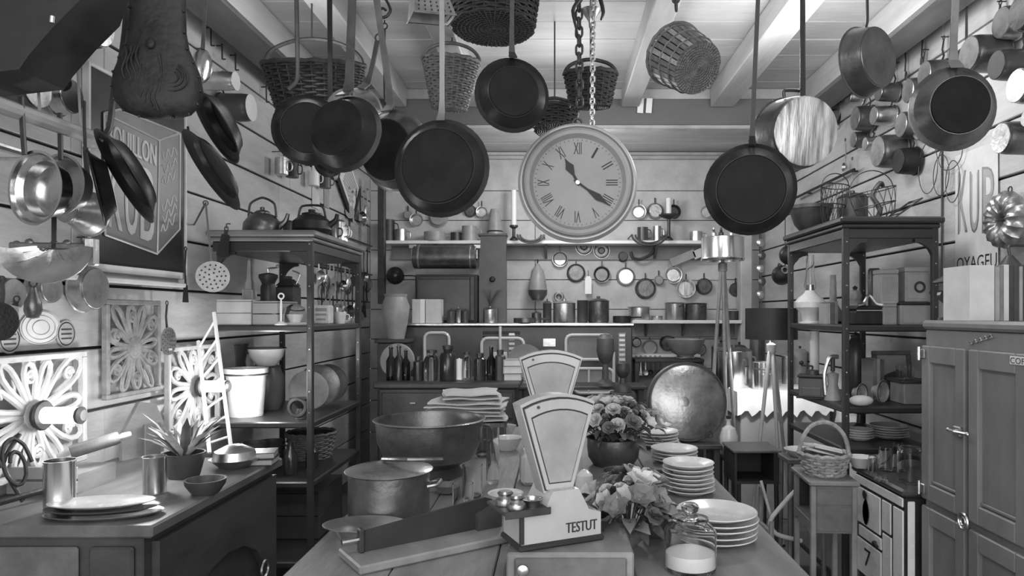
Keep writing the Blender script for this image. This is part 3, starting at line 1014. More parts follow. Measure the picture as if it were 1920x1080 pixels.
basket('wicker_basket', 'flat black basket just behind the top of the clock', Matrix.Translation(P(1040, 246, 3.6)) @ RX(-8), .10, .12, .10, M_wicd, 20, 5, hoop=.08, cord=ZC - .003)
chain('ceiling_chain', 'thick linked iron chain hanging left of the pale chain above the clock', P(1085, -30, 3.0), P(1087, 200, 3.0), .05, .0055)
chain('ceiling_chain', 'pale thin chain holding the round clock', P(1113, -30, 2.9), P(1110, 236, 2.9), .03, .0038, M_tin)
chain('ceiling_chain', 'short chain from which the tilted split wood basket hangs', P(1266, -60, 2.62), P(1268, 18, 2.62), .04, .005)
# pale paper cone and iron tongs by the chains
t = thing('iron_tongs', 'black iron tongs hanging open beside the pale chain', 'tongs', P(1105, 20, 2.95))
build('arm', S().tube([(0, 0, .14), (-.035, 0, .06), (-.07, 0, -.0), (-.05, 0, -.10)], [.007, .009, .008, .004], 6), M_black, t)
build('arm', S().tube([(0, .012, .14), (.045, .012, .06), (.06, .012, 0), (.05, .012, -.035)], [.007, .009, .008, .004], 6), M_black, t)
turned('tin_funnel', 'pale tin funnel hanging behind the pale chain', 'funnel', P(1108, 52, 3.05), [(.008, 0), (.012, .03), (.045, .075), (.047, .077), (.043, .077), (.010, .032), (.006, 0)], M_tin)

# ------------------------------------------------------------------ the clock
M = Matrix.Translation(P(1083, 343, 2.9)) @ RX(90)
t = thing('round_clock', 'big round station clock with roman numerals hanging on chains mid-room', 'clock', M)
k = 2.9 / F
build('case', S().lathe([(0, -.07), (95 * k, -.07), (108 * k, -.055), (112 * k, -.02), (112 * k, .0), (108 * k, .012), (103 * k, .014), (100 * k, .006), (97 * k, .004), (0, .004)], 64), M_case, t)
build('bezel', S().lathe([(101 * k, .005), (100 * k, .026), (96 * k, .032), (90 * k, .03), (86 * k, .018), (84 * k, .008), (82 * k, .005)], 64), M_dial, t)
build('moulding', S().lathe([(109 * k, .0121), (107 * k, .022), (104 * k, .022), (102.5 * k, .012)], 64), M_cream, t)
dl = build('dial', S().lathe([(0, .0052), (83 * k, .0052), (83 * k, .0065), (0, .0075)], 64), M_dial, t)
for i, nm in enumerate(['XII', 'I', 'II', 'III', 'IIII', 'V', 'VI', 'VII', 'VIII', 'IX', 'X', 'XI']):
    a = RD(90 - 30 * i)
    wn = (4.5 * sum({'I': .75, 'V': 1.6, 'X': 1.7}[q] for q in nm) + .5) * k
    hh = 11 * k
    q = [(-wn / 2, -hh), (wn / 2, -hh), (wn / 2, hh), (-wn / 2, hh)]
    Mn = Matrix.Rotation(a - PI / 2, 4, 'Z') @ T(0, 64 * k, .0085)
    s = text_on(nm, [(x, y, 0) for x, y in q])
    s.v = [tuple(Mn @ Vector((x, y, z))) for x, y, z in s.v]
    build('numeral', s, M_ink, dl, smooth=0)
mk = S()
for i in range(60):
    a = 2 * PI * i / 60
    mk.box(-.0008, .0008, 78 * k, 81 * k, .0078, .0086, Matrix.Rotation(a, 4, 'Z'))
build('minute_track', mk, M_ink, dl)


def hand(nm, ang, L, wd, tail, z):
    o = [(-wd * .4, -tail), (wd * .4, -tail), (wd * .35, L * .3), (wd * 1.3, L * .62), (wd * .5, L * .8), (0, L), (-wd * .5, L * .8), (-wd * 1.3, L * .62), (-wd * .35, L * .3)]
    s = S().prism(o, 0, .002, Matrix.Rotation(-RD(ang), 4, 'Z') @ T(0, 0, z) @ RX(-90) @ Matrix.Scale(-1, 4, (0, 1, 0)) if False else Matrix.Rotation(-RD(ang), 4, 'Z') @ T(0, 0, z + .002) @ RX(-90))
    s.v = s.v
    return build(nm, s, M_ink, t)


hand('hour_hand', 332, 52 * k, 6.5 * k, 6 * k, .010)
hand('minute_hand', 126, 76 * k, 5.2 * k, 8 * k, .0135)
build('arbor', S().lathe([(0, .007), (5 * k, .007), (4 * k, .018), (0, .019)], 16), M_brass, t)
build('hanger', S().ring(.02, .005, 16, 6, T(0, 115 * k, -.03) @ RX(90)), M_iron, t)
# ------------------------------------------------------------------ things hung on the side walls
def wpan(side, px, py, ry, h, label, name='saucepan', m=None, L=.12, group=None, hook=True, rb=.94, hm=None, cat='pan', tilt=0):
    sg = 1 if side == 'r' else -1
    xw = (XR - .02) if side == 'r' else (XL + .02)
    xf = xw - sg * h
    d = F * xf / (px - VX)
    r = ry * d / F
    M = Matrix.Translation((xw, d, Z(py, d))) @ RX(tilt) @ RZ(90 * sg)
    t = thing(name, label, cat, M, group)
    m = m or M_copd
    build('bowl', S().lathe(bowl_prof(r, h, r * rb, .002, .003), 24, T(0, h, 0) @ RBX), m, t)
    build('base', S().lathe([(0, 0), (r * rb * .9, 0), (r * rb * .93, .002), (0, .002)], 24, T(0, h + .0022, 0) @ RBX), M_cop if m is M_copd else m, t)
    hd = build('handle', S().strap([(0, .012, r - .003), (0, .004, r + .02), (0, .012, r + L * .5), (0, .004, r + L)], [.016, .013, .009, .011], .004), hm or M_iron, t)
    if hook:
        build('ring', S().ring(.009, .0025, 12, 6, T(0, .004, r + L + .007)), M_iron, hd)
        build('nail', S().tube([(0, -.02, r + L + .012), (0, .018, r + L + .012)], .003, 6), M_iron, t)
    return t


rows = [
    (1647, 173, 18, .10, 'copper saucepan, first from the beam in the upper row on the right wall', M_copd, .10),
    (1702, 170, 25, .09, 'pale bottomed saucepan beside the big copper pan, second in the upper right row', M_tin, .13),
    (1733, 139, 27, .10, 'copper saucepan with dark side just left of the brown pan handle', M_copd, .10),
    (1816, 101, 36, .14, 'banded deep copper saucepan hanging high on the right wall', M_copd, .13),
    (1877, 42, 32, .07, 'oval looking shallow copper pan at the top right, bright spot on its base', M_cop, .1),
    (1906, 161, 35, .10, 'dented tin saucepan at the right picture edge under the top right pans', M_tin, .1),
    (1912, 22, 38, .08, 'bright rimmed pan cut by the top right picture corner', M_copl, .1),
    (1603, 222, 24, .10, 'copper saucepan, first of the middle row beside the rear post', M_copd, .10),
    (1638, 217, 19, .11, 'small saucepan with bright base, second of the middle right row', M_tin, .10),
    (1689, 234, 26, .08, 'taller hung copper saucepan left of the big copper pan', M_copd, .10),
    (1722, 238, 26, .03, 'shallow copper lid tucked behind the big copper pan', M_cop, .06),
    (1645, 284, 32, .13, 'dull round copper pot hanging lowest in the middle right row', M_copd, .10),
    (1684, 302, 26, .09, 'dark round skillet touching the plank joint on the right wall', M_pan, .08),
    (1876, 259, 32, .12, 'copper saucepan hanging below and right of the big copper pan', M_copd, .12),
    (1924, 222, 17, .10, 'copper saucepan at the right edge, second below the corner', M_cop, .10),
    (1590, 182, 16, .08, 'small tin saucepan nearest the rear post in the upper right row', M_tin, .07),
    (1622, 270, 14, .06, 'tiny bright saucepan right of the little dark saucepan', M_tin, .05),
    (1600, 262, 16, .07, 'little dark saucepan hanging under the middle right row', M_copd, .05),
]
for px, py, ry, h, lab, m, L in rows:
    wpan('r', px, py, ry, h, lab, m=m, L=L)
# dark big pot mass at upper right
wpan('r', 1868, 122, 30, .12, 'large dark cauldron hanging behind the pans at the upper right', 'cauldron', M_dgrey, .1, hm=M_black)


def wallpt(side, px, py, off=.02):
    x = (XR - off) if side == 'r' else (XL + off)
    d = F * x / (px - VX)
    return Vector((x, d, Z(py, d)))


def utensil(name, label, M, L, kind, m, r=.04, cat=None, group=None, w=.012):
    """hanging from the eye at the origin, handle down -z, face -y"""
    t = thing(name, label, cat or name.replace('_', ' '), M, group)
    build('handle', S().strap([(0, 0, 0), (0, .004, -L * .5), (0, 0, -L)], [w, w * .8, w], .004), M_iron if m is not M_tin else m, t)
    build('eye', S().ring(.009, .0025, 12, 6, T(0, 0, .009)), M_iron, t)
    if kind == 'ladle':
        build('bowl', S().lathe([(0, 0), (r * .6, .12 * r), (r, .7 * r), (r * .95, .7 * r), (r * .55, .2 * r), (0, .08 * r)], 20, T(0, .3 * r, -L - r * .9) @ RBX), m, t)
    elif kind == 'skimmer':
        b = build('disc', S().lathe([(0, 0), (r, .006), (r, .008), (0, .003)], 24, T(0, 0, -L - r * .95) @ RBX), m, t)
        h = S()
        for q, n in ((.25, 5), (.5, 10), (.75, 15)):
            for k in range(n):
                h.lathe([(0, 0), (r * .06, 0), (0, .001)], 6, T(r * q * math.cos(2 * PI * k / n), -.009, -L - r * .95 + r * q * math.sin(2 * PI * k / n)) @ RBX)
        build('holes', h, M_gap, t, kind='stuff')
    elif kind == 'spatula':
        build('blade', S().prism([(-r * .35, -L), (r * .35, -L), (r * .6, -L - r * 2), (-r * .6, -L - r * 2)], -.002, .002), m, t)
    elif kind == 'spoon':
        build('bowl', S().ball(r, T(0, .005, -L - r * 1.2) @ Matrix.Diagonal((.7, .2, 1.3, 1)), 14), m, t)
    elif kind == 'fork':
        f = S()
        for k in range(4):
            f.tube([((k - 1.5) * r * .1, 0, -L), ((k - 1.5) * r * .4, 0, -L - r * .7), ((k - 1.5) * r * .4, 0, -L - r * 2)], .0028, 5)
        build('tines', f, m, t)
    elif kind == 'whisk':
        f = S()
        for k in range(6):
            a = PI * k / 6
            f.tube([(r * .9 * math.sin(PI * j / 10) * math.cos(a) * (1 if j < 11 else 1), r * .9 * math.sin(PI * j / 10) * math.sin(a), -L - r * 3 * j / 10) for j in range(11)], .0016, 4)
            f.tube([(-r * .9 * math.sin(PI * j / 10) * math.cos(a), -r * .9 * math.sin(PI * j / 10) * math.sin(a), -L - r * 3 * j / 10) for j in range(11)], .0016, 4)
        build('wires', f, m, t)
    return t


FR = RZ(90)     # faces +x (left wall)
FL = RZ(-90)    # faces -x (right wall)
utensil('ladle', 'long handled copper ladle hanging right of the brown pan handle', Matrix.Translation(wallpt('r', 1812, -20, .1)) @ RZ(-40), .26, 'ladle', M_cop, .042)
for px, py, L, k, m, r, lab in ((1697, 92, .12, 'spoon', M_iron, .02, 'thin iron spoon hooked above the upper right saucepans'), (1728, 55, .14, 'fork', M_iron, .02, 'thin two pronged fork hooked near the right ceiling beam'), (1585, 265, .14, 'ladle', M_tin, .03, 'pale tin ladle hanging behind the scraped pot'), (1598, 300, .10, 'spatula', M_tin, .03, 'small bright spatula hanging low beside the scraped pot')):
    utensil('hanging_' + k, lab, Matrix.Translation(wallpt('r', px, py, .03)) @ FL, L, k, m, r, cat=k)

# rack above the right etagere, wire baskets and strainers
t = thing('wall_rack', 'dark iron rack behind the scraped pot and above the right etagere', 'rack', wallpt('r', 1560, 338, .05))
p0 = wallpt('r', 1560, 338, .05)
build('bar', S().tube([(0, -.35, .0), (0, .75, .0)], .010), M_black, t)
for q in (-.3, .1, .5):
    build('bracket', S().tube([(0, q, 0), (.045, q, .0)], .006), M_black, t)


def wire_basket(name, label, M, r, h, m, n=14, cat='basket', hoop=True):
    t = thing(name, label, cat, M)
    rr = lambda z: r * (.55 + .45 * math.sqrt(max(0, z / h)))
    w_ = S()
    for k in range(n):
        a = 2 * PI * k / n
        w_.tube([(rr(z) * math.cos(a + z * 3), rr(z) * math.sin(a + z * 3), z) for z in [h * j / 6 for j in range(7)]], .0016, 4)
        w_.tube([(rr(z) * math.cos(a - z * 3), rr(z) * math.sin(a - z * 3), z) for z in [h * j / 6 for j in range(7)]], .0016, 4)
    build('mesh_wires', w_, m, t, kind='stuff')
    for z in (0, h * .5, h):
        build('hoop', S().tube([(rr(z) * math.cos(2 * PI * k / 24), rr(z) * math.sin(2 * PI * k / 24), z) for k in range(24)], .003, 5, True), m, t)
    if hoop:
        build('handle', S().tube([(r * math.cos(PI * k / 10), 0, h + r * .95 * math.sin(PI * k / 10)) for k in range(11)], .0028, 5), m, t)
    return t


wire_basket('wire_basket', 'round wire salad basket on the right etagere under the dark skillet', Matrix.Translation((1.585, 3.42, 1.884)) @ RY(-12), .11, .14, M_iron)
wire_basket('wire_basket', 'tall black wire egg basket on the left end of the right etagere top', Matrix.Translation((1.42, 3.58, 1.878)) @ RY(6), .07, .20, M_black)
turned('sieve', 'grey mesh sieve bowl standing on the right etagere behind the wire baskets', 'sieve', (1.41, 3.84, 1.866), [(0, 0), (.05, 0), (.09, .05), (.115, .13), (.119, .13), (.119, .15), (.112, .15), (.085, .05), (.045, .006), (0, .006)], M_iron, [('handle', S().tube([(-.115, 0, .14), (-.17, 0, .15), (-.2, 0, .15)], .006), M_iron)])
turned('steamer', 'dull cylindrical steamer pot standing on the back of the right etagere top', 'pot', (1.645, 3.85, 1.866), [(0, 0), (.075, 0), (.08, .004), (.08, .19), (.085, .195), (.077, .195), (.075, .01), (0, .01)], M_iron, [('lid', [(.081, .196), (.06, .215), (.015, .22), (.012, .235), (0, .24)], M_iron)])
solo('bent_spout', S().tube([(0, 0, 0), (.02, 0, .06), (-.01, .02, .13), (.03, .02, .19), (.05, .03, .17)], [.014, .012, .011, .012, .008], 8), M_iron, 'bent iron spout standing among the wire baskets on the right etagere', 'spout', (1.55, 3.36, 1.867))
t = thing('wire_trivet', 'folding wire trivet leaning on the right end of the etagere top', 'trivet', Matrix.Translation((1.69, 3.40, 1.925)) @ RY(-35))
build('frame', S().tube([(-.09, -.06, 0), (.09, -.06, 0), (.09, .06, 0), (-.09, .06, 0)], .004, 6, True), M_iron, t)
for k in range(5):
    build('rod', S().tube([(-.07 + k * .035, -.06, 0), (-.07 + k * .035, .06, 0)], .0025, 5), M_iron, t)
# ring mould on the wall and ring shaped tins near the right edge
t = thing('ring_mould', 'fluted ring cake mould hanging at the right picture edge', 'mould', Matrix.Translation(wallpt('r', 1885, 412, .06)) @ FL)
s = S()
vs, fs, n, k_ = [], [], 48, 10
for i in range(n):
    a = 2 * PI * i / n
    for j in range(k_):
        b = 2 * PI * j / k_
        fl = 1 + .13 * math.cos(16 * a) * (1 if math.sin(b) > -.3 else 0)
        q = .072 + .044 * math.cos(b) * fl
        vs.append((q * math.cos(a), -.04 * math.sin(b) * fl, q * math.sin(a)))
for i in range(n):
    for j in range(k_):
        fs.append((i * k_ + j, ((i + 1) % n) * k_ + j, ((i + 1) % n) * k_ + (j + 1) % k_, i * k_ + (j + 1) % k_))
build('body', S().add(vs, fs), M_cop, t)
build('ring', S().ring(.012, .003, 12, 6, T(0, .02, .125)), M_iron, t)
# posters on the right wall
pw = lambda px, py, off: wallpt('r', px, py, off)


def sheet(name, label, side, px0, px1, py0, py1, m, off=.006, cat='poster', th=.003):
    """upright flat sheet on a side wall: upper corners given at px0"""
    a, b = wallpt(side, px0, py0, off), wallpt(side, px1, py0, off)
    z1 = Z(py0, a.y)
    z0 = Z(py1, a.y)
    y0, y1 = sorted((a.y, b.y))
    o = solo(name, S().box(-th, 0, 0, y1 - y0, 0, z1 - z0, b=.001), m, label, cat, (a.x if side == 'r' else a.x + th, y0, z0))
    return o, a.x, y0, y1, z0, z1


o, ax, y0, y1, z0, z1 = sheet('advert_sheet', 'tall pale advertising sheet with big letters on the right wall', 'r', 1872, 1792, 262, 505, M_paper)


def wtext(parent, body, pxs, m=M_ink, side='r', off=.0103, base=(0, 0, 0)):
    q = []
    for px, py in pxs:
        p = wallpt(side, px, py, off)
        q.append(p - Vector(base))
    return build('lettering', text_on(body, q), m, parent, smooth=0)


b0 = Vector((ax, y0, z0))
for ch, pa, pb in (('K', 1796, 1814), ('U', 1818, 1836), ('B', 1841, 1868)):
    for dx, m, off in ((0, M_signm, .0095), (3, M_paper2, .0101)):
        ht = -.0
        q = []
        for px, py in ((pa + dx * .8, 440 - dx * 1.5 + (pa - 1796) * -.05), (pb - dx * .8, 435 - dx * 1.5), (pb - dx * .8, (318 if ch != 'B' else 312) + dx * 1.5), (pa + dx * .8, (322 if ch != 'B' else 313) + dx * 1.5)):
            q.append(wallpt('r', px, py, off) - b0)
        build('letter', text_on(ch, q), m, o, smooth=0)
sl = build('lettering', text_on('OYAGEU', [wallpt('r', 1794, 507, .0098) - b0, wallpt('r', 1869, 501, .0098) - b0, wallpt('r', 1869, 473, .0098) - b0, wallpt('r', 1794, 484, .0098) - b0]), M_ink, o, smooth=0)
solo('wall_conduit', S().tube([(0, 0, 0), (0, 0, .75)], .005, 8), M_iron, 'thin dark upright conduit right of the tall advertising sheet', 'pipe', (XR - .006, 3.44, 1.60))
# wire hoops on the right wall
t = thing('wire_whisks', 'bundle of thin wire hoops hanging flat against the right wall planks', 'whisk', wallpt('r', 1760, 330, .03))
for k, (yy, zz_, r1, r2) in enumerate(((.1, .06, .09, .13), (-.02, .0, .07, .1), (-.1, .08, .1, .07), (-.12, -.05, .06, .1))):
    build('hoop', S().tube([(0, yy + r1 * math.cos(2 * PI * j / 20), zz_ + r2 * math.sin(2 * PI * j / 20)) for j in range(20)], .0022, 5, True), M_iron, t)

# ---------------- left wall
for px, py, ry, h, lab, m, L, nm in (
        (441, 152, 18, .17, 'bright bottomed tin saucepan pegged high on the left wall under the trim', M_tin, .10, 'saucepan'),
        (470, 202, 27, .15, 'saucepan with a pale round base hanging on the left wall, lower of two', M_dgrey, .10, 'saucepan'),
        (186, 40, 52, .16, 'dark copper pot hanging on the left wall between trough and bellows', M_copd, .12, 'saucepan'),
        (70, 165, 42, .12, 'dull dark copper pan half hidden behind the pale pole', M_copd, .10, 'saucepan'),
        (135, 180, 36, .05, 'light copper pan hanging flat on the left wall above the pole end', M_copl, .08, 'copper_pan'),
        (180, 541, 44, .05, 'oval looking copper frying pan below the dark advertising sign', M_cop, .09, 'copper_pan'),
        (26, 552, 34, .06, 'copper pan at the left picture edge under the half moon basin', M_copd, .06, 'copper_pan'),
        (98, 540, 32, .05, 'shallow copper pan hanging behind the pear shaped copper measure', M_cop, .04, 'copper_pan')):
    o = wpan('l', px, py, ry, h, lab, nm, m, L)
build('pale_base', S().lathe([(0, 0), (.068, 0), (.068, .002), (0, .002)], 24, T(0, .155, 0) @ RBX), M_white, [q for q in col.objects if q.get('label', '').startswith('saucepan with a pale')][0])

# pale pole with copper pans
X0 = -1.46
t = thing('pan_pole', 'pale painted pole on ropes carrying copper pans at the left edge', 'pole', (X0, 2.0, 1.968))
build('pole', S().tube([(0, -.35, -.004), (0, .16, .006)], .022, 10), M_wlight, t)
build('knot', S().ball(.03, T(0, .18, 0), 12), M_wlight, t)
for q in (-.04, .13):
    build('rope', S().tube([(0, q, .02), (-.02, q, .35), (-.06, q, .8)], .004, 6), M_wlight, t)
t = thing('towel_bar', 'thin pale metal bar running below the pole at the left edge', 'rail', (-1.6, 2.1, 1.90))
build('bar', S().tube([(0, -.5, 0), (0, .1, 0)], .012, 8), M_tin, t)
for q in (-.45, .05):
    build('bracket', S().tube([(0, q, 0), (-.135, q, 0)], .006), M_tin, t)


def lpan(px, py, d, rp, hpx, label, m, yaw, hm=M_iron, name='copper_pan', depth=.055, rbk=.78, roll=0, hw=.02):
    r = rp * d / F
    M = hang(px, py, d, yaw, roll)
    t = pan(name, label, M, r, depth, r * rbk, m, hp=[(hpx[-1][0], hpx[-1][1], d)] + [(a, b, d) for a, b in hpx[::-1][1:]], hm=hm, hw=hw)
    return t


lpan(65, 352, 1.88, 68, [(40, 182), (42, 230), (46, 290)], 'bright copper pan hanging foremost below the pole at the left edge', M_copl, -18)
lpan(112, 346, 2.05, 56, [(112, 212), (113, 250), (114, 300)], 'second copper pan half hidden behind the bright foremost one', M_cop, -14)
lpan(168, 402, 2.27, 40, [(160, 275), (163, 320), (166, 370)], 'smooth pale copper pot hanging under the two leaning black pans', M_cop, 175, depth=.10, rbk=.6, name='copper_pot')
lpan(233, 332, 2.02, 92, [(238, -30), (236, 40), (229, 100), (214, 170), (205, 240), (188, 262)], 'thin black frying pan seen edge on before the advertising sign', M_pan, -58, roll=-36, name='frying_pan', depth=.04, rbk=.72, hw=.024)
lpan(180, 352, 2.08, 70, [(158, 190), (158, 230), (160, 285)], 'smaller black frying pan hanging behind the edge on one', M_pan, -58, roll=-14, name='frying_pan', depth=.04, rbk=.72)
# half moon basin
M = hang(82, 462, 1.95, 8)
t = thing('half_moon_basin', 'hammered half moon copper basin with ragged top at the left edge', 'basin', M)
k = 1.95 / F
s = S()
n = 18
rows_ = []
vs, fs = [], []
for j in range(6):
    for i in range(n + 1):
        a = PI + PI * i / n
        q = 84 * k * (j + .001) / 5
        zz_ = q * math.sin(a) * .82
        vs.append((q * math.cos(a), .055 * (1 - (j / 5) ** 2) , zz_ + (.006 * math.sin(i * 2.7 + j) if j < 5 else 0)))
for j in range(5):
    for i in range(n):
        fs.append((j * (n + 1) + i, j * (n + 1) + i + 1, (j + 1) * (n + 1) + i + 1, (j + 1) * (n + 1) + i))
vb = len(vs)
vs += [(x, y + .006, z) for x, y, z in vs]
fs += [tuple(i + vb for i in f[::-1]) for f in fs]
for i in range(n):
    a_, b_ = 5 * (n + 1) + i, 5 * (n + 1) + i + 1
    fs.append((a_, b_, b_ + vb, a_ + vb))
build('bowl', S().add(vs, fs), M_cop, t)
sc_ = S().box(-.12, .115, .048, .058, -.004, .016, b=.004)
for i in range(7):
    sc_.ball(.013, T(-.1 + i * .033, .053, .008 + .008 * math.sin(i * 2.2)) @ Matrix.Diagonal((1, .35, 1, 1)), 10)
build('scalloped_edge', sc_, M_copd, t)
build('hanging_strap', S().strap([(0, .05, .0), (0, .05, .08), (0, .05, .16)], .012, .004), M_black, t)
build('tin_flange', S().box(.088, .118, .03, .06, -.05, .03, b=.004), M_tin, t)
# pear shaped ladle etc
turned('copper_bulb', 'pear shaped copper measure hanging under the half moon basin', 'measure', P(62, 598, 2.1), [(0, 0), (.016, .004), (.024, .025), (.022, .05), (.012, .075), (.008, .095), (0, .097)], M_copd, [('loop', S().ring(.012, .003, 12, 6, T(0, 0, .108)), M_iron)])
utensil('black_paddle', 'black round paddle at the far left edge above the seals', Matrix.Translation(P(4, 530, 2.0)), .06, 'skimmer', M_black, .055, cat='paddle')
utensil('wooden_tag', 'pale wooden tag with a hole hanging over the wall seals', Matrix.Translation(P(30, 566, 2.1)) @ RY(14), .012, 'spatula', M_wlight, .04, cat='tag', w=.02)

# hooks and paddles around the sign
utensil('long_spatula', 'long pale handled oar shaped copper paddle right of the bellows', Matrix.Translation(P(386, -20, 2.55)) @ RY(3) @ RZ(20), .22, 'spoon', M_copl, .05, cat='paddle', w=.014)
for px, py, L, lab in ((395, 48, .10, 'first thin black peg hook under the left trim'), (416, 82, .08, 'second thin black peg hook under the left trim'), (441, 100, .09, 'third thin black peg hook under the left trim'), (499, 160, .10, 'thin black hook next to the dark oval basket')):
    solo('peg_hook', S().tube([(0, 0, 0), (.002, 0, -L)], .0045, 6).tube([(.002, 0, -L), (.02, 0, -L)], .004, 6).tube([(0, 0, -.01), (-.03, 0, -.01)], .004, 6), M_iron, lab, 'hook', wallpt('l', px, py, .03))
utensil('iron_ladle', 'thin curved black ladle hanging left of the first wall pot', Matrix.Translation(wallpt('l', 107, 48, .05)) @ RZ(30) @ RY(-4), .17, 'ladle', M_black, .03, cat='ladle')
t = lpan(404, 238, 2.75, 72, [(360, 168), (366, 180), (370, 190)], 'upper of two black skillets leaning edge on right of the sign', M_pan, -60, roll=-37, name='skillet', depth=.05, rbk=.75)
t = lpan(396, 320, 2.65, 82, [(352, 238), (354, 250), (356, 262)], 'lower of two black skillets leaning edge on right of the sign', M_pan, -62, roll=-40, name='skillet', depth=.035, rbk=.75)
utensil('skimmer', 'large perforated copper skimmer hanging before the white wall crate', Matrix.Translation(P(386, 385, 2.75)) @ RZ(25) @ RY(-5), .225, 'skimmer', M_copd, .062, cat='skimmer', w=.008)
t = [o for o in col.objects if o.name == 'skimmer'][0]
build('wall_peg', S().tube([(0, 0, .009), (-.073, .718, .009)], .004), M_iron, t)
utensil('cleaver', 'dark broad chopper hanging from the left end of the etagere top', Matrix.Translation(P(424, 432, 3.262)) @ RY(8), .02, 'spatula', M_black, .05, cat='chopper', w=.02)
utensil('black_spatula', 'slim black spatula hanging at the lower corner of the sign', Matrix.Translation(wallpt('l', 348, 470, .04)) @ FR, .16, 'spatula', M_black, .04, cat='spatula')
utensil('copper_spoon', 'copper spoon with embossed bowl hanging beside the dark openwork grille', Matrix.Translation(wallpt('l', 313, 572, .05)) @ FR, .10, 'skimmer', M_cop, .062, cat='spoon')

# bellows
M = Matrix.Translation(P(296, 120, 2.0)) @ RZ(12)
t = thing('fire_bellows', 'huge black carved fire bellows hanging in front of the advertising sign', 'bellows', M)
k = 2.0 / F
prof = [(0, -104), (30, -102), (58, -92), (74, -72), (79, -48), (76, -22), (66, 5), (55, 30), (50, 60), (49, 100), (50, 150), (44, 190), (12, 205), (0, 205)]
build('body', S().lathe([(a * k, b * k) for a, b in prof], 32, Matrix.Diagonal((1, .34, 1, 1))), M_leath, t)
rel = S()
for i in range(8):
    x = -.075 + i * .012
    rel.tube([(x + .006 * math.sin(i + j * 1.1), -.0385 + .35 * (x * x) * 3, .035 - .012 * i * (i > 3) - j * .016) for j in range(7)], [.002 + .0016 * math.sin(PI * j / 6) for j in range(7)], 6)
rel.ball(.013, T(-.008, -.038, .045) @ Matrix.Diagonal((.9, .4, 1.2, 1)), 10)
for s_, n_ in ((.020, 12), (.032, 14), (.045, 16)):
    rel.tube([(.045 + s_ * math.cos(a), -.037 + .02 * s_, -.045 + s_ * .9 * math.sin(a)) for a in [-1.9 + 3.2 * j / n_ for j in range(n_)]], .0025, 6)
rel.tube([(.015, -.039, .02), (.022, -.039, -.03), (.018, -.038, -.09)], .003, 6)
build('carving', rel, M_leath, t)
ed = S()
for i in range(1, len(prof) - 3):
    for sx in (-1, 1):
        ed.ball(.0045, T(sx * prof[i][0] * k * .96, -.012, prof[i][1] * k), 6)
build('studs', ed, M_black, t, kind='stuff')
# dark dough trough in the upper left corner
k = 1.75 / F
o_ = [(x * k, z * k) for x, z in ((-95, 90), (170, 90), (150, 30), (100, -20), (54, -73), (36, -100), (-95, -115))]
t = thing('dough_trough', 'huge dark wooden dough trough hung slanting in the upper left corner', 'trough', Matrix.Translation(P(0, 30, 1.75)))
build('body', S().prism(o_, 0, .16), M_blackm, t)
build('edge_glint', S().tube([(100 * k, -.004, -14 * k), (101 * k, -.004, -2 * k)], .006), M_tin, t)  # pale sliver standing in for a highlight on the trough edge

# advertising sign
SX = XL + .022


def sg(px, py, off):
    d = F * SX / (px - VX)
    return Vector((off, d - 2.58, Z(py, d) - 1.61))


t = thing('advert_sign', 'dark enamel advertising sign showing a lettered box on the left wall', 'sign', (SX, 2.58, 1.61))
build('panel', S().box(-.02, 0, 0, .66, 0, .735, b=.003), M_signd, t)
for y0_, y1_, z0_, z1_ in ((-.012, 0, -.012, .747), (.66, .672, -.012, .747), (0, .66, .735, .747), (0, .66, -.03, 0)):
    build('frame_strip', S().box(-.02, .008, y0_, y1_, z0_, z1_, b=.002), M_paper, t)


def face(nm, pts, m, off, thk=.0015):
    a = [sg(px, py, off) for px, py in pts]
    n = len(a)
    b = [p - Vector((thk, 0, 0)) for p in a]
    return build(nm, S().add(a + b, [tuple(range(n)), tuple(range(n, 2 * n))[::-1]] + [(i, (i + 1) % n, (i + 1) % n + n, i + n) for i in range(n)]), m, t)


FA = [(193, 212), (297, 263), (293, 476), (195, 440)]
face('printed_top', [(193, 212), (222, 205), (336, 250), (297, 263)], M_signm, .0030)
fr = face('printed_front', FA, M_signm, .0026)
face('printed_side', [(297, 263), (336, 250), (335, 430), (293, 476)], M_signm, .0034)
ln = S()
for a, b in ((FA[0], FA[1]), (FA[1], FA[2]), (FA[2], FA[3]), (FA[3], FA[0]), ((297, 263), (336, 250)), ((336, 250), (335, 430)), ((335, 430), (293, 476)), ((193, 212), (222, 205)), ((222, 205), (336, 250))):
    ln.tube([sg(a[0], a[1], .005), sg(b[0], b[1], .005)], .0045, 4)
build('printed_outline', ln, M_signl, t)


def ft(body, u0, u1, v0, v1, m=M_signl, Q=FA, off=.0046):
    def bl(u, v, e=0):
        a, b = Vector(Q[3]).lerp(Vector(Q[2]), u), Vector(Q[0]).lerp(Vector(Q[1]), u)
        p = a.lerp(b, v)
        return sg(p.x, p.y, off + e)
    s = S()
    for o_ in (0, .007, .014):
        e = o_ * .06
        text_on(body, [bl(u0 + o_, v0, e), bl(u1 - .014 + o_, v0, e), bl(u1 - .014 + o_, v1, e), bl(u0 + o_, v1, e)], s)
    build('lettering', s, m, t, smooth=0)


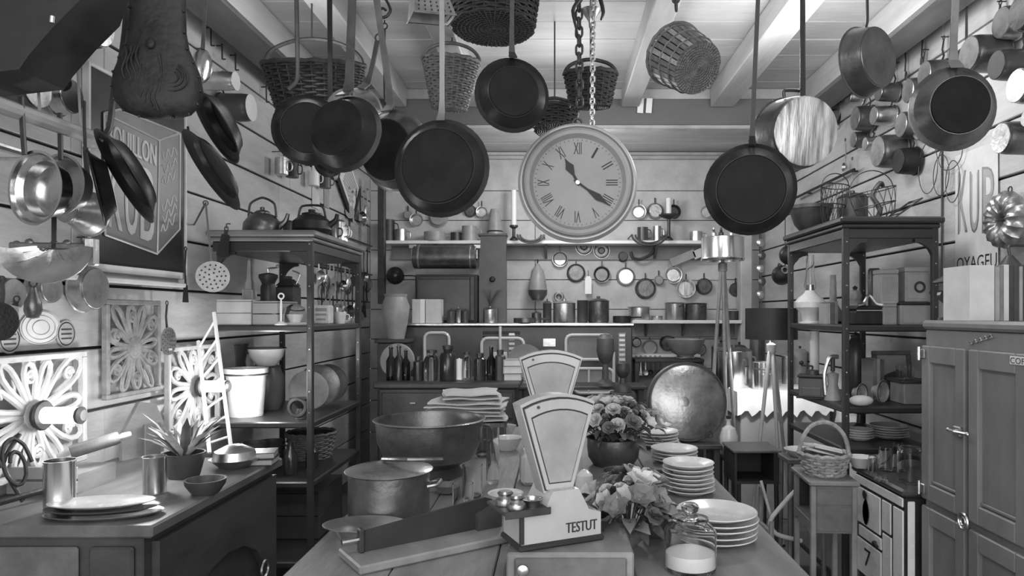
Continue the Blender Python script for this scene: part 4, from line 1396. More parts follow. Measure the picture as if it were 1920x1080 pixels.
ft('BOUILLON', .05, .95, .76, .94)
ft('K', .06, .33, .08, .70)
ft('U', .38, .62, .08, .70)
ft('B', .67, .93, .08, .70)
SQ = [(297, 263), (336, 250), (335, 430), (293, 476)]
for v0, v1 in ((.55, .9), (.12, .42)):
    q = S()
    for j in range(3):
        pts = []
        for i in range(9):
            u = .15 + .7 * i / 8
            v = v0 + (v1 - v0) * (j + .5) / 3 + .05 * math.sin(i * 1.9 + j)
            a = Vector(SQ[3]).lerp(Vector(SQ[2]), u)
            b = Vector(SQ[0]).lerp(Vector(SQ[1]), u)
            p = a.lerp(b, v)
            pts.append(sg(p.x, p.y, .0046))
        q.tube(pts, .003, 4)
    build('printed_scrawl', q, M_signl, t)
solo('wall_ledge', S().box(0, .05, 0, .78, -.02, .0, b=.004), M_paper, 'narrow white ledge under the advertising sign', 'ledge', (XL + .003, 2.42, 1.56))
# seals and plaques on the wall below the pans
for px, py, r, lab in ((17, 636, 18, 'round paper seal at the left edge under the wooden tag'), (123, 626, 17, 'small round paper seal right of the big oval emblem')):
    p = wallpt('l', px, py, .002)
    k = p.y / F
    o = solo('paper_seal', S().lathe([(0, 0), (r * k * 1.5, 0), (r * k * 1.5, .003), (0, .003)], 24, RY(90)), M_paper2, lab, 'seal', p)
    build('print_ring', S().ring(r * k * 1.25, .002, 24, 4, T(.0035, 0, 0) @ RZ(90)), M_ink, o)
    for j in range(3):
        build('print_bar', S().box(.003, .0042, -r * k * .8, r * k * .8, (j - 1) * r * k * .5 - .003, (j - 1) * r * k * .5 + .003), M_iron, o)
p = wallpt('l', 76, 614, .002)
k = p.y / F
o = solo('paper_emblem', S().lathe([(0, 0), (32 * k, 0), (32 * k, .002), (0, .002)], 28, RY(90) @ Matrix.Diagonal((1, 1.6, 1, 1))), M_paper, 'large faint oval paper emblem between the two wall seals', 'emblem', p)
for q in (1.0, .75, .45):
    build('print_ring', S().tube([(.0028, 32 * k * 1.5 * q * math.cos(2 * PI * j / 28), 30 * k * q * math.sin(2 * PI * j / 28)) for j in range(28)], .0016, 4, True), M_paper2, o)


# openwork cast grilles
def grille(label, y0, y1, z0, z1, m, off=.045):
    cy, cz = (y0 + y1) / 2, (z0 + z1) / 2
    w_, h_ = (y1 - y0) / 2, (z1 - z0) / 2
    t = thing('cast_grille', label, 'grille', Matrix.Translation((XL + off, cy, cz)) @ RZ(90))
    for a in ((-w_, w_, h_ - .02, h_), (-w_, w_, -h_, -h_ + .02)):
        build('frame_bar', S().box(a[0], a[1], -.012, .012, a[2], a[3], b=.003), m, t)
    for a in ((-w_, -w_ + .02), (w_ - .02, w_)):
        build('frame_bar', S().box(a[0], a[1], -.012, .012, -h_ + .02, h_ - .02, b=.003), m, t)
    for i in range(12):
        a = 2 * PI * i / 12 + .13
        R_ = min(abs((w_ - .02) / max(1e-3, abs(math.cos(a)))), abs((h_ - .02) / max(1e-3, abs(math.sin(a))))) * .97
        wd = .10 if i % 2 == 0 else .14
        pts = []
        for j in range(14):
            u = j / 14 * 2 * PI
            rr = R_ * (.56 - .44 * math.cos(u))
            an = a + wd * math.sin(u) * 1.5
            pts.append((rr * math.cos(an), -.002 * (i % 2), rr * math.sin(an)))
        build('petal', S().tube(pts, .011, 6, True, flat=.7), m, t)
        if i % 2:
            c = (R_ * .72 * math.cos(a), 0, R_ * .72 * math.sin(a))
            build('scroll', S().tube([(c[0] + .024 * (1 - j / 14) * math.cos(j * .8), -.004, c[2] + .024 * (1 - j / 14) * math.sin(j * .8)) for j in range(13)], .0075, 5), m, t)
    build('boss', S().lathe([(0, 0), (.05, 0), (.045, .02), (.02, .03), (0, .032)], 18, T(0, .01, 0) @ RBX), m, t)
    for q in (-1, 1):
        build('wall_peg', S().tube([(q * w_ * .9, .012, h_ - .01), (q * w_ * .9, off - .004, h_ - .01)], .006), M_iron, t)
    return t


grille('pale openwork cast grille at the left edge holding the nearer bright lamp', 2.02, 2.52, .89, 1.285, M_grille)
grille('darker openwork cast grille hanging in the middle under the sign', 2.63, 2.99, 1.09, 1.475, M_rust)
grille('pale openwork cast grille behind the white ladder', 3.05, 3.52, .88, 1.27, M_grille)
for y, z, lab in ((2.27, 1.087, 'glowing tube lamp jutting from the leftmost grille'), (3.285, 1.075, 'glowing tube lamp jutting from the grille behind the ladder')):
    t = thing('tube_lamp', lab, 'lamp', Matrix.Translation((XL + .08, y, z)) @ RY(90))
    build('shade', S().lathe([(.024, 0), (.027, .0), (.027, .115), (.024, .115)], 20), M_bulb, t)
    build('collar', S().lathe([(0, -.012), (.045, -.012), (.05, 0), (.045, .006), (0, .006)], 20), M_iron, t)
    build('cap', S().lathe([(0, .116), (.027, .116), (.029, .126), (.018, .134), (0, .134)], 20), M_iron, t)
    build('bulb', S().lathe([(0, .02), (.0235, .02), (.0235, .1), (0, .1)], 16), M_bulb, t)

# white ladder leaning
M = Matrix.Translation((-1.52, 2.85, TZ + .002))
t = thing('toy_ladder', 'narrow bright white ladder leaning before the far grille', 'ladder', M)
a0, a1 = P(425, 775, 2.85) - M.translation, P(401, 586, 3.0) - M.translation
b0_, b1 = P(388, 800, 2.78) - M.translation, P(372, 640, 3.0) - M.translation
a0 = a0 + (a0 - a1) * .32
b0_ = b0_ + (b0_ - b1) * .28
for a, b in ((a0, a1), (b0_, b1)):
    build('stile', S().tube([a, b], .0085, 6), M_white, t)
for k in range(7):
    u = k / 7 + .08
    build('rung', S().tube([a0.lerp(a1, u), b0_.lerp(b1, u)], .005, 6), M_white, t)

for o in [q for q in col.objects if q.get('label', '').startswith('bright bottomed tin')]:
    build('pale_base', S().lathe([(0, 0), (.045, 0), (.045, .002), (0, .002)], 24, T(0, .175, 0) @ RBX), M_white, o)
for o in [q for q in col.objects if q.get('label', '').startswith('dark broad chopper')]:
    build('shelf_hook', S().tube([(0, 0, .009), (0, -.003, .03), (0, .03, .035)], .003), M_iron, o)
# small things on the lintel
for px, lab in ((1200, 'left white card standing on the dark lintel'), (1216, 'right white card standing on the dark lintel')):
    solo('lintel_card', S().box(-.02, .02, -.004, .004, 0, .10, b=.001), M_white, lab, 'card', Matrix.Translation((X(px, 4.685), 4.684, 2.775)) @ RY(4))
t = thing('lantern_bracket', 'thin black bent lantern bracket on the lintel behind the tilted copper pan', 'bracket', (X(1535, 4.68), 4.68, 2.74))
build('arm', S().tube([(-.16, 0, .0), (-.1, 0, .12), (.05, 0, .16), (.16, 0, .1), (.12, 0, -.04), (-.05, 0, -.05)], .008, 6), M_black, t)
build('arm', S().tube([(-.12, 0, .06), (0, -.03, .03), (.12, 0, .06)], .006, 6), M_black, t)
build('hook', S().tube([(0, -.03, .03), (.0, -.04, -.08), (.03, -.04, -.1)], .006, 6), M_black, t)
# ------------------------------------------------------------------ table top things
def on(px, d, z=TZ):
    return Vector((X(px, d), d, z + .0006))


# plates, each its own thing
_pm = {}


def plates(px, d, n, rpx, where, group, z=TZ, dz=.0125, var=None):
    r = round(rpx * d / F, 4)
    if r not in _pm:
        _pm[r] = plate_mesh(r)
    nm = {0: 'lowest', n - 1: 'topmost'}
    word = ['', 'second', 'third', 'fourth', 'fifth', 'sixth', 'seventh']
    for i in range(n):
        lab = 'white plate, %s of the %s' % (nm.get(i, word[i] + ' up'), where)
        o = build('plate', _pm[r], M_cera)
        place(o, T(X(px, d) + random.uniform(-.003, .003), d + random.uniform(-.003, .003), z + .0006 + i * dz) @ RZ(random.uniform(0, 360)))
        tag(o, lab, 'plate', group)


plates(1345, 1.74, 5, 75, 'front stack beside the stoppered jar', 'plates in the front table stack', dz=.0145)
plates(1291, 2.2, 7, 48, 'middle stack on the right table edge', 'plates in the middle table stack', dz=.0135)
plates(1264, 2.66, 4, 44, 'third stack near the copper disc', 'plates in the third table stack')
plates(1232, 2.98, 5, 40, 'fourth stack behind the rear flowers', 'plates in the fourth table stack')
plates(1222, 3.3, 3, 36, 'farthest stack at the table end', 'plates in the farthest table stack')

# stoppered glass jar with flour
t = turned('glass_jar', 'stoppered glass jar half full of flour at the front of the table', 'jar', on(1294, 1.545), [(0, .002), (.055, .002), (.058, .008), (.058, .085), (.05, .097), (.036, .102), (.036, .108), (.039, .110), (.033, .110), (.033, .1), (.047, .093), (.054, .083), (.054, .010), (0, .007)], M_glass, [('stopper', [(0, .1105), (.041, .1105), (.041, .115), (.018, .119), (.013, .124), (.02, .134), (.02, .142), (.012, .147), (0, .147)], M_glass), ('flour_fill', [(0, .0075), (.0535, .0105), (.0535, .04), (.03, .044), (0, .042)], M_flour)], n=36)

# wooden box under the scale
bx = thing('drawer_box', 'low grey wooden drawer box carrying the enamel scale', 'box', (.03, 1.61, TZ))
build('case', S().box(-.135, .134, -.15, .155, .0, .066, b=.004), M_wmid, bx)
build('drawer_front', S().box(-.118, .118, -.158, -.1505, .008, .056, b=.003), M_wbrown, bx)
build('drawer_knob', S().lathe([(0, 0), (.009, 0), (.012, .008), (0, .014)], 12, T(-.10, -.1585, .034) @ RX(90)), M_tin, bx)
build('lower_moulding', S().box(-.145, .144, -.16, .16, .0005, .007, b=.002), M_wbrown, bx)


def scale_thing(label, M, body=True):
    t = thing('shop_scale', label, 'scale', M)
    fo = [(-.038, .0)]
    for k in range(9):
        a = RD(112 - 44 * k / 8)
        fo.append((.30 * math.cos(a) * .88, -.075 + .30 * math.sin(a) * 1.03))
    fo.append((.038, .0))
    sx = lambda q, s_, dz=0: [(x * s_, (z - .11) * s_ + .11 + dz) for x, z in q]
    hd = build('dial_head', S().prism(sx(fo, 1.06), -.022, .03), M_cream, t)
    build('dark_gasket', S().prism(sx(fo, 1.0), -.0255, -.0222), M_ink, hd)
    build('front_rim', S().prism(sx(fo, .965), -.032, -.0257), M_cream, hd)
    build('window_seal', S().prism(sx(fo, .80, -.004), -.0335, -.0322), M_ink, hd)
    build('window', S().prism(sx(fo, .77, -.004), -.0350, -.0336), M_pot, hd)
    build('screw', S().lathe([(0, 0), (.004, 0), (.004, .003), (0, .003)], 10, T(-.06, -.0322, .212) @ RX(90)), M_iron, hd)
    if not body:
        build('column', S().box(-.045, .045, -.02, .03, -.09, -.001, b=.008), M_cream, t)
        return t
    n = 12
    bo = [(-.115, -.118), (.105, -.118), (.105, -.062), (.07, -.05), (.055, -.02), (.042, .004), (-.03, .004), (-.042, -.02), (-.055, -.045), (-.115, -.045)]
    build('body', S().prism(bo, -.055, .065), M_cream, t)
    build('corner_bead', S().box(-.1185, -.1152, -.058, -.050, -.116, -.05).box(-.1152, -.108, -.0575, -.0552, -.116, -.046), M_ink, t)
    build('base_plinth', S().box(-.122, .112, -.062, .072, -.133, -.1185, b=.004), M_ink, t)
    lt_ = S()
    for ox in (0, .0009, .0018):
        text_on('TESTUT', [(.005 + ox, -.0558 - ox * .1, -.104), (.092 + ox, -.0558 - ox * .1, -.104), (.092 + ox, -.0558 - ox * .1, -.078), (.005 + ox, -.0558 - ox * .1, -.078)], lt_)
    build('lettering', lt_, M_ink, t, smooth=0)
    build('pan_tray', S().box(-.165, -.045, -.075, .06, -.040, -.030, b=.004).box(-.165, -.045, -.078, -.074, -.044, -.026, b=.002), M_iron, t)
    build('tray_arm', S().tube([(-.105, 0, -.0452), (-.105, 0, -.0405)], .012), M_iron, t)
    return t


MS = Matrix.Translation((X(1040, 1.55), 1.55, TZ + .0665 + .133 * .87)) @ RZ(25) @ Matrix.Scale(.87, 4)
scale_thing('cream enamel shop scale with lettered base standing on the drawer box', MS)
MS2 = Matrix.Translation((X(1032, 2.35), 2.35, TZ + .20)) @ RZ(6)
t = scale_thing('second cream shop scale with fan head rising behind the front scale', MS2 @ Matrix.Scale(1.02, 4), False)
build('foot', S().box(-.10, .10, -.06, .07, -.195, -.091, b=.012), M_cream, t)
for dx, dy, rr, lab in ((-.135, .0, .021, 'brass weight at the rear left of the front scale tray'), (-.075, -.03, .022, 'flat brass cup nearest on the front scale tray'), (-.125, -.05, .019, 'small nested weight at the left corner of the front scale tray')):
    p = MS @ Vector((dx, dy, -.0295))
    turned('scale_weight', lab, 'weight', p, [(0, 0), (rr, 0), (rr * 1.05, .004), (rr, .012), (rr * .9, .013), (rr * .7, .02), (rr * .85, .026), (rr * .6, .03), (0, .03)] if dx < -.1 else [(0, 0), (rr * .9, 0), (rr, .012), (rr * 1.08, .014), (rr * .9, .014), (rr * .8, .006), (0, .006)], M_brass)

# flowers
t = turned('glass_vase', 'round glass and copper bowl vase of the front flower bunch', 'vase', on(1170, 1.71), [(0, 0), (.03, 0), (.045, .015), (.05, .03), (.042, .042), (.036, .048), (.033, .048), (.04, .04), (.047, .03), (.042, .015), (0, .004)], M_cop)
bouquet('front bunch of lilies and dark leaves beside the shop scale', Matrix.Translation(on(1176, 1.71, TZ + .042)), .10, .125, 34, [('lily', M_petal), ('rose', M_petald), ('sprig', M_petal), ('lily', M_petald), ('sprig', M_leafl)], 76)
turned('copper_jug', 'small copper jug right of the front flowers', 'jug', on(1226, 1.78), [(0, 0), (.028, 0), (.036, .02), (.036, .05), (.026, .075), (.028, .092), (.031, .094), (.025, .092), (.023, .076), (.033, .05), (.033, .02), (0, .003)], M_copd, [('handle', handle_loop(.033, .03, .085, .03, .004), M_copd)])
turned('flower_pot', 'dark copper pot holding the rear flower bunch', 'pot', on(1150, 2.62), [(0, 0), (.075, 0), (.095, .03), (.1, .07), (.098, .1), (.103, .103), (.095, .103), (.092, .07), (.07, .006), (0, .006)], M_copd)
bouquet('rear bunch of pale roses between the copper disc and scales', Matrix.Translation(on(1152, 2.62, TZ + .085)), .17, .15, 56, [('rose', M_petal), ('rose', M_petal), ('lily', M_petal), ('sprig', M_petald), ('rose', M_petald)], 80)
M = Matrix.Translation(on(1170, 2.2, TZ)) @ RX(-90) @ RY(-78)
t = thing('saucepan', 'dark saucepan lying on the table with its handle towards the plates', 'saucepan', Matrix.Translation(on(1170, 2.25)))
build('bowl', S().lathe(bowl_prof(.07, .06, .062), 28), M_copd, t)
build('handle', S().tube([(.07, 0, .05), (.11, -.02, .056), (.155, -.03, .058)], [.012, .011, .009], 8, flat=.5), M_black, t)
build('eye', S().ring(.011, .0035, 12, 6, T(.167, -.033, .058) @ RX(90)), M_tin, t)
turned('white_shade_jar', 'small white domed jar tucked right of the front scale', 'jar', on(1096, 1.95), [(0, 0), (.022, 0), (.026, .06), (.018, .075), (.018, .078), (.027, .08), (.022, .115), (.008, .128), (0, .13)], M_wbrown, [('dome', [(.0275, .081), (.023, .116), (.009, .13), (0, .132)], M_cera)])
turned('salt_cellar', 'tiny bright metal salt cellar at the right table edge', 'cellar', on(1305, 2.52), [(0, 0), (.012, 0), (.016, .012), (.006, .02), (.005, .035), (.009, .04), (0, .045)], M_tin)

# dark bread cutter
p0, p1 = Vector((-.445, 1.60, 0)), Vector((-.16, 1.80, 0))
ang = math.degrees(math.atan2(p1.y - p0.y, p1.x - p0.x))
Lb = (p1 - p0).length
t = thing('bread_cutter', 'black bread cutter blade standing on a wooden board at the table front', 'cutter', Matrix.Translation((p0.x, p0.y, TZ + .0006)) @ RZ(ang))
build('board', S().box(-.04, Lb + .03, -.09, .06, 0, .02, b=.004), M_wmid, t)
build('blade', S().prism([(0, .0205), (Lb, .0205), (Lb, .075), (Lb - .01, .09), (Lb - .03, .098), (Lb - .05, .096), (0, .068)], -.004, .004), M_blackm, t)
build('clamp', S().box(-.012, 0, -.012, .012, .0205, .075, b=.003), M_iron, t)
build('pin', S().tube([(-.05, 0, .05), (-.012, 0, .05)], .006), M_steel, t)
build('side_cheek', S().prism([(Lb - .06, .0205), (Lb + .01, .0205), (Lb + .01, .06), (Lb - .02, .075), (Lb - .06, .06)], -.02, -.005), M_wdark, t)

# stock pot with lid, platter, cauldron, cloths
t = turned('copper_stock_pot', 'lidded copper stock pot on the left side of the table', 'pot', on(730, 1.95), [(0, 0), (.108, 0), (.112, .004), (.112, .125), (.115, .128), (.108, .128), (.107, .008), (0, .008)], M_copd, [('lid', [(.118, .1285), (.122, .131), (.118, .134), (.06, .143), (0, .146)], M_cop), ('lid_handle', S().tube([(-.03, .05, .15), (.06, -.03, .165), (.15, .0, .16)], .007), M_copd), ('side_handle', S().tube([(.113, -.03, .09), (.14, -.025, .095), (.14, .025, .095), (.113, .03, .09)], .006), M_brass)], n=40)
for nm, lab, px, d, rx_, m in (('oval_platter', 'pale oval platter at the near left table corner', 684, 1.762, .105, M_tin),):
    o = solo(nm, S().lathe([(0, .0), (rx_ * .6, 0), (rx_ * .7, .024), (rx_, .034), (rx_ * 1.01, .036), (rx_ * .98, .037), (rx_ * .68, .028), (0, .026)], 40, Matrix.Diagonal((1, .68, 1, 1))), m, lab, 'platter', on(px, d))
t = turned('cauldron', 'very wide dark copper basin with rolled rim on the left of the table', 'cauldron', on(806, 2.46), [(0, .03), (.10, .032), (.155, .06), (.182, .12), (.188, .19), (.194, .193), (.194, .199), (.186, .199), (.183, .19), (.178, .122), (.15, .066), (.10, .04), (0, .038)], M_copd, [('stand', [(.11, 0), (.12, 0), (.10, .034), (.09, .03)], M_iron), ('rim', [(.1945, .1935), (.198, .196), (.1945, .1995)], M_cop), ('ear', handle_loop(.19, .12, .175, .03, .006), M_iron)], n=48)
cm = S()


def folded(name, label, M, w_, d_, n, m, cat='cloth'):
    """soft folded cloth: n stacked layers joined at the fold"""
    s = S()
    for i in range(n):
        z = i * .017
        nx, ny = 10, 4
        vs, fs = [], []
        for top in (0, 1):
            for iy in range(ny + 1):
                for ix in range(nx + 1):
                    u, v = ix / nx, iy / ny
                    e = min(u, 1 - u, v, 1 - v)
                    th = .006 + .009 * min(1, e * 8)
                    vs.append(((u - .5) * w_ * (1 - .05 * i) + .008 * math.sin(v * 5 + i * 2), (v - .5) * d_, z + .0015 + .005 * math.sin(u * 7 + i * 1.7) * u * (1 - u) * 3 + (th if top else .0) + .004))
        k = (nx + 1) * (ny + 1)
        for iy in range(ny):
            for ix in range(nx):
                a = iy * (nx + 1) + ix
                q = (a, a + 1, a + nx + 2, a + nx + 1)
                fs += [q[::-1], tuple(j + k for j in q)]
        rim = [ix for ix in range(nx + 1)] + [(nx + 1) * iy + nx for iy in range(1, ny + 1)] + [(nx + 1) * ny + ix for ix in range(nx - 1, -1, -1)] + [(nx + 1) * iy for iy in range(ny - 1, 0, -1)]
        for j in range(len(rim)):
            a, b = rim[j], rim[(j + 1) % len(rim)]
            fs.append((a, b, b + k, a + k))
        s.add(vs, fs)
    return solo(name, s, m, label, cat, M, smooth=70)


for i, (lab, w_, n) in enumerate((('folded pale linen cloth, lowest of the pile behind the wide basin', .37, 3), ('folded pale linen cloth, middle of the pile behind the wide basin', .34, 2), ('folded pale linen cloth on top of the pile behind the wide basin', .25, 2))):
    folded('linen_cloth', lab, Matrix.Translation((X(872 + 6 * i, 3.1) , 3.1, TZ + .10 + (0, .055, .094)[i])) @ RZ((4, -5, 8)[i]), w_, .24, n, M_cloth)
t = thing('cloth_tray', 'dark wooden tray box under the linen pile', 'box', (X(872, 3.1), 3.1, TZ + .0006))
build('case', S().box(-.17, .18, -.12, .12, 0, .098, b=.004), M_wdark, t)
build('lip', S().box(-.176, .186, -.126, -.1205, .08, .098, b=.002), M_wbrown, t)
for px, d, h, r, lab in ((924, 2.32, .19, .022, 'tall narrow glass jar left of the front scale'), (886, 2.15, .10, .032, 'round glass tumbler before the wide basin'), (868, 1.98, .085, .03, 'cut glass tumbler right of the lidded copper pot'), (905, 2.75, .13, .03, 'glass jar beside the linen pile')):
    turned('drinking_glass', lab, 'glass', on(px, d), [(0, .002), (r * .85, .002), (r, .01), (r, h), (r * .93, h), (r * .9, .012), (0, .009)], M_glass)
turned('cream_bowl', 'stack shaped cream bowl between the two shop scales', 'bowl', on(948, 2.0), [(0, 0), (.03, 0), (.035, .006), (.05, .05), (.052, .053), (.047, .05), (.03, .01), (0, .008)], M_cera)
turned('wooden_spoon', 'wooden ladle lying before the wide basin', 'ladle', on(838, 2.2), [(0, 0), (.03, .005), (.04, .025), (.042, .028), (.037, .026), (.026, .01), (0, .006)], M_wmid, [('handle', S().tube([(-.036, .0, .026), (-.1, -.03, .06), (-.15, -.05, .09)], .006), M_wmid)])
for px, d, lab in ((952, 2.9, 'cream bowl stacked left behind the scales, nearer'), (943, 3.2, 'cream bowl at the table end left of the scales')):
    turned('cream_bowl', lab, 'bowl', on(px, d), [(0, 0), (.035, 0), (.04, .006), (.06, .05), (.062, .053), (.056, .05), (.035, .01), (0, .008)], M_cera)

# large copper disc pan on the bench
M = Matrix.Translation((.785, 4.14, .656 + .238)) @ RX(-9) @ RZ(4)
t = thing('copper_disc', 'great round shallow copper pan standing on edge beyond the table', 'pan', M)
build('pan', S().lathe([(0, 0), (.215, 0), (.228, .008), (.234, .03), (.24, .055), (.236, .055), (.229, .03), (.222, .012), (0, .004)], 56, T(0, 0, 0) @ RX(-90) @ T(0, 0, -.0)), M_cop, t)
build('rolled_rim', S().ring(.231, .006, 56, 6, T(0, -.006, 0)), M_iron, t)
build('ring_handle', S().ring(.02, .004, 14, 6, T(.12, -.014, -.19)), M_iron, t)
build('hammer_mark', S().lathe([(0, 0), (.03, 0), (.02, .0015), (0, .002)], 20, T(-.02, -.0005, .0) @ RX(90)), M_cop, t)

# ------------------------------------------------------------------ left counter things
for nm, lab, px, d, r, h, m in (('steel_can', 'brushed steel canister on the left counter by the bright lamp', 112, 2.0, .040, .145, M_steel), ('steel_can', 'taller steel canister further along the left counter', 290, 2.2, .034, .115, M_steel)):
    turned(nm, lab, 'canister', on(px, d), [(0, 0), (r, 0), (r * 1.02, .003), (r, .006), (r, h), (r * 1.03, h + .002), (r * .97, h + .002), (r * .96, .008), (0, .006)], m, [('seam', S().box(r * .96, r * 1.015, -.004, .004, .008, h - .002), m)])
for i, (lab, a, m, px) in enumerate((('lowest oval tray of the pile at the near counter end', .155, M_tin, 196), ('dark oval board in the tray pile at the near counter end', .15, M_wdark, 190), ('pale oval platter topping the tray pile at the near counter end', .14, M_cera, 186))):
    solo('oval_tray', S().lathe([(0, 0), (a * .8, 0), (a, .009), (a * 1.01, .011), (a * .98, .012), (a * .78, .004), (0, .004)], 36, Matrix.Diagonal((1, .48, 1, 1))), m, lab, 'tray', T(X(px, 1.955), 1.955 + .006 * i, TZ + .0006 + i * .0135) @ RZ(8))
M = Matrix.Translation((-1.53, 2.3, .985)) @ RZ(38) @ RY(-14)
t = thing('rolling_pin', 'short ribbed rolling pin lying across a box under the near lamp', 'rolling pin', M)
build('roller', S().lathe([(0, -.07), (.02, -.07), (.022, -.06), (.022, .06), (.02, .07), (0, .07)], 14, RY(90)), M_wbrown, t)
for s_ in (-1, 1):
    build('handle', S().lathe([(.008, .071), (.011, .085), (.008, .105), (0, .107)], 10, RY(90 * s_)), M_wlight, t)
t = thing('small_crate', 'small grey wooden crate behind the steel canister on the counter', 'crate', (-1.62, 2.28, TZ + .0006))
for a in (-.07, -.024):
    build('slat', S().box(-.11, .11, -.1, -.09, a + .071, a + .11, b=.002), M_greyl, t)
build('box', S().box(-.108, .108, -.089, .1, 0, .06), M_wmid, t)
# black scrolled trivet
M = Matrix.Translation((-1.60, 1.98, .865)) @ RZ(70) @ RX(-18)
t = thing('scroll_rack', 'black scrolled iron rack leaning in the lower left corner', 'rack', M)
build('bar', S().tube([(-.22, 0, .0), (.16, 0, .02)], .009), M_black, t)
for k in range(4):
    x = -.18 + .085 * k
    build('scroll', S().tube([(x + .045 * math.cos(a_) * (1 - a_ / 14), 0, .11 + .09 * math.sin(a_) * (1 - a_ / 14)) for a_ in [j * .7 for j in range(14)]], .006, 6), M_black, t)
    build('upright', S().tube([(x, .004, .0), (x - .03, .006, .12), (x + .03, .004, .2)], .006), M_black, t)
# plants, vase, foil etc.
t = turned('leaf_pot', 'dark pot with arching leaves in the middle of the left counter', 'plant', on(345, 2.42), [(0, 0), (.05, 0), (.065, .06), (.07, .085), (.064, .085), (.05, .01), (0, .008)], M_wdark)
for k in range(34):
    a = k * 2.4
    el = random.uniform(20, 75)
    m = (M_leafl, M_leaf, M_petal)[k % 3]
    o = build('leaf', leaf_mesh(m, .16, .014), m, t)
    place(o, T(.02 * math.cos(a), .02 * math.sin(a), .075) @ Matrix.Rotation(a, 4, 'Z') @ RY(-el) @ Matrix.Scale(random.uniform(.7, 1.2), 4))
t = thing('wooden_rack', 'grey wooden letter rack standing against the wall between two grilles', 'rack', (-1.66, 2.78, TZ))
build('back', S().prism([(-.1, 0), (.1, 0), (.1, .12), (.06, .2), (-.02, .22), (-.06, .16), (-.1, .1)], -.008, .008, RZ(75)), M_wmid, t)
build('front', S().box(-.03, .05, -.045, -.03, .0, .13, RZ(75), b=.003), M_wbrown, t)
turned('pewter_dish', 'crumpled looking pewter dish at the far end of the left counter', 'dish', on(440, 2.58), [(0, 0), (.05, 0), (.085, .03), (.088, .032), (.08, .03), (.045, .008), (0, .008)], M_tin, [('dome_lid', [(.078, .031), (.07, .06), (.03, .08), (0, .083)], M_tin)], wob=lambda a, z: 1 + .05 * math.sin(9 * a + z * 40))
for i, lab in enumerate(('lower dark book lying at the far end of the left counter', 'upper dark book lying at the far end of the left counter')):
    t = thing('book', lab, 'book', T(X(486, 2.66), 2.64, TZ + .0006 + i * .024) @ RZ(6 + 7 * i))
    build('pages', S().box(-.07, .068, -.05, .05, .003, .02), M_paper2, t)
    build('cover', S().box(-.072, .07, -.053, .053, 0, .003).box(-.072, .07, -.053, .053, .0201, .023).box(-.074, -.0705, -.053, .053, 0, .023), M_wdark, t)
turned('round_bread', 'dark round wooden bowl among the leaves on the left counter', 'bowl', on(385, 2.2), [(0, 0), (.04, 0), (.06, .03), (.062, .045), (.056, .045), (.04, .008), (0, .006)], M_wdark)
t = thing('hand_mincer', 'cast hand mincer with a round plate past the end of the left counter', 'mincer', Matrix.Translation((-1.25, 3.40, .906)))
build('hopper', S().lathe([(.0, .0), (.03, 0), (.02, .05), (.06, .1), (.055, .1), (.016, .052), (0, .05)], 20), M_iron, t)
build('plate_ring', S().ring(.04, .01, 20, 6, T(0, -.05, .06)), M_iron, t)
build('crank', S().tube([(0, .04, .04), (0, .1, .04), (0, .1, .11), (0, .13, .11)], .006), M_iron, t)

# ------------------------------------------------------------------ left etagere things
EZ = 1.8152
t = turned('kettle', 'dull copper kettle standing first on the left etagere top', 'kettle', at(492, 3.5, EZ), [(0, 0), (.085, 0), (.094, .02), (.09, .06), (.06, .10), (.04, .108), (.04, .114), (.03, .122), (.01, .128), (.012, .14), (0, .145)], M_copd, [('spout', S().tube([(.08, 0, .04), (.115, 0, .07), (.13, 0, .11)], [.018, .013, .009]), M_copd), ('handle', S().tube([(-.07, 0, .09), (-.06, 0, .16), (0, 0, .19), (.06, 0, .16), (.07, 0, .09)], .006), M_iron)])
turned('kettle', 'black squat kettle beside the dull copper one on the left etagere top', 'kettle', at(585, 3.52, EZ), [(0, 0), (.075, 0), (.098, .03), (.095, .07), (.06, .1), (.05, .104), (.05, .112), (.018, .12), (.018, .132), (0, .135)], M_black, [('spout', S().tube([(.085, 0, .05), (.12, 0, .08), (.128, 0, .11)], [.018, .012, .01]), M_black), ('handle', S().tube([(-.07, 0, .09), (-.05, 0, .15), (.05, 0, .15), (.07, 0, .09)], .006), M_iron)])
for px, d, r, h, m, lab in ((655, 3.75, .028, .10, M_tin, 'pewter mug with lid on the right end of the left etagere top'), (676, 3.8, .025, .085, M_tin, 'shorter pewter mug at the very right end of the left etagere top'), (624, 3.72, .03, .08, M_copd, 'small copper mug behind the black squat kettle'), (540, 3.85, .03, .11, M_iron, 'slim dark jug between the two kettles')):
    d = min(d, 4.0)
    x = min(X(px, d), -1.17)
    turned('mug', lab, 'mug', (x, d, EZ), [(0, 0), (r * 1.1, 0), (r, .01), (r * .95, h * .8), (r * 1.05, h), (r * .9, h), (r * .85, .01), (0, .008)], m, [('handle', handle_loop(r * .95, .02, h * .8, .024, .004), m), ('lid', [(r * 1.06, h + .001), (r * .6, h + .012), (r * .15, h + .014), (r * .2, h + .024), (0, h + .026)], m)])
# crates on the middle shelf
CZ1 = 1.3645


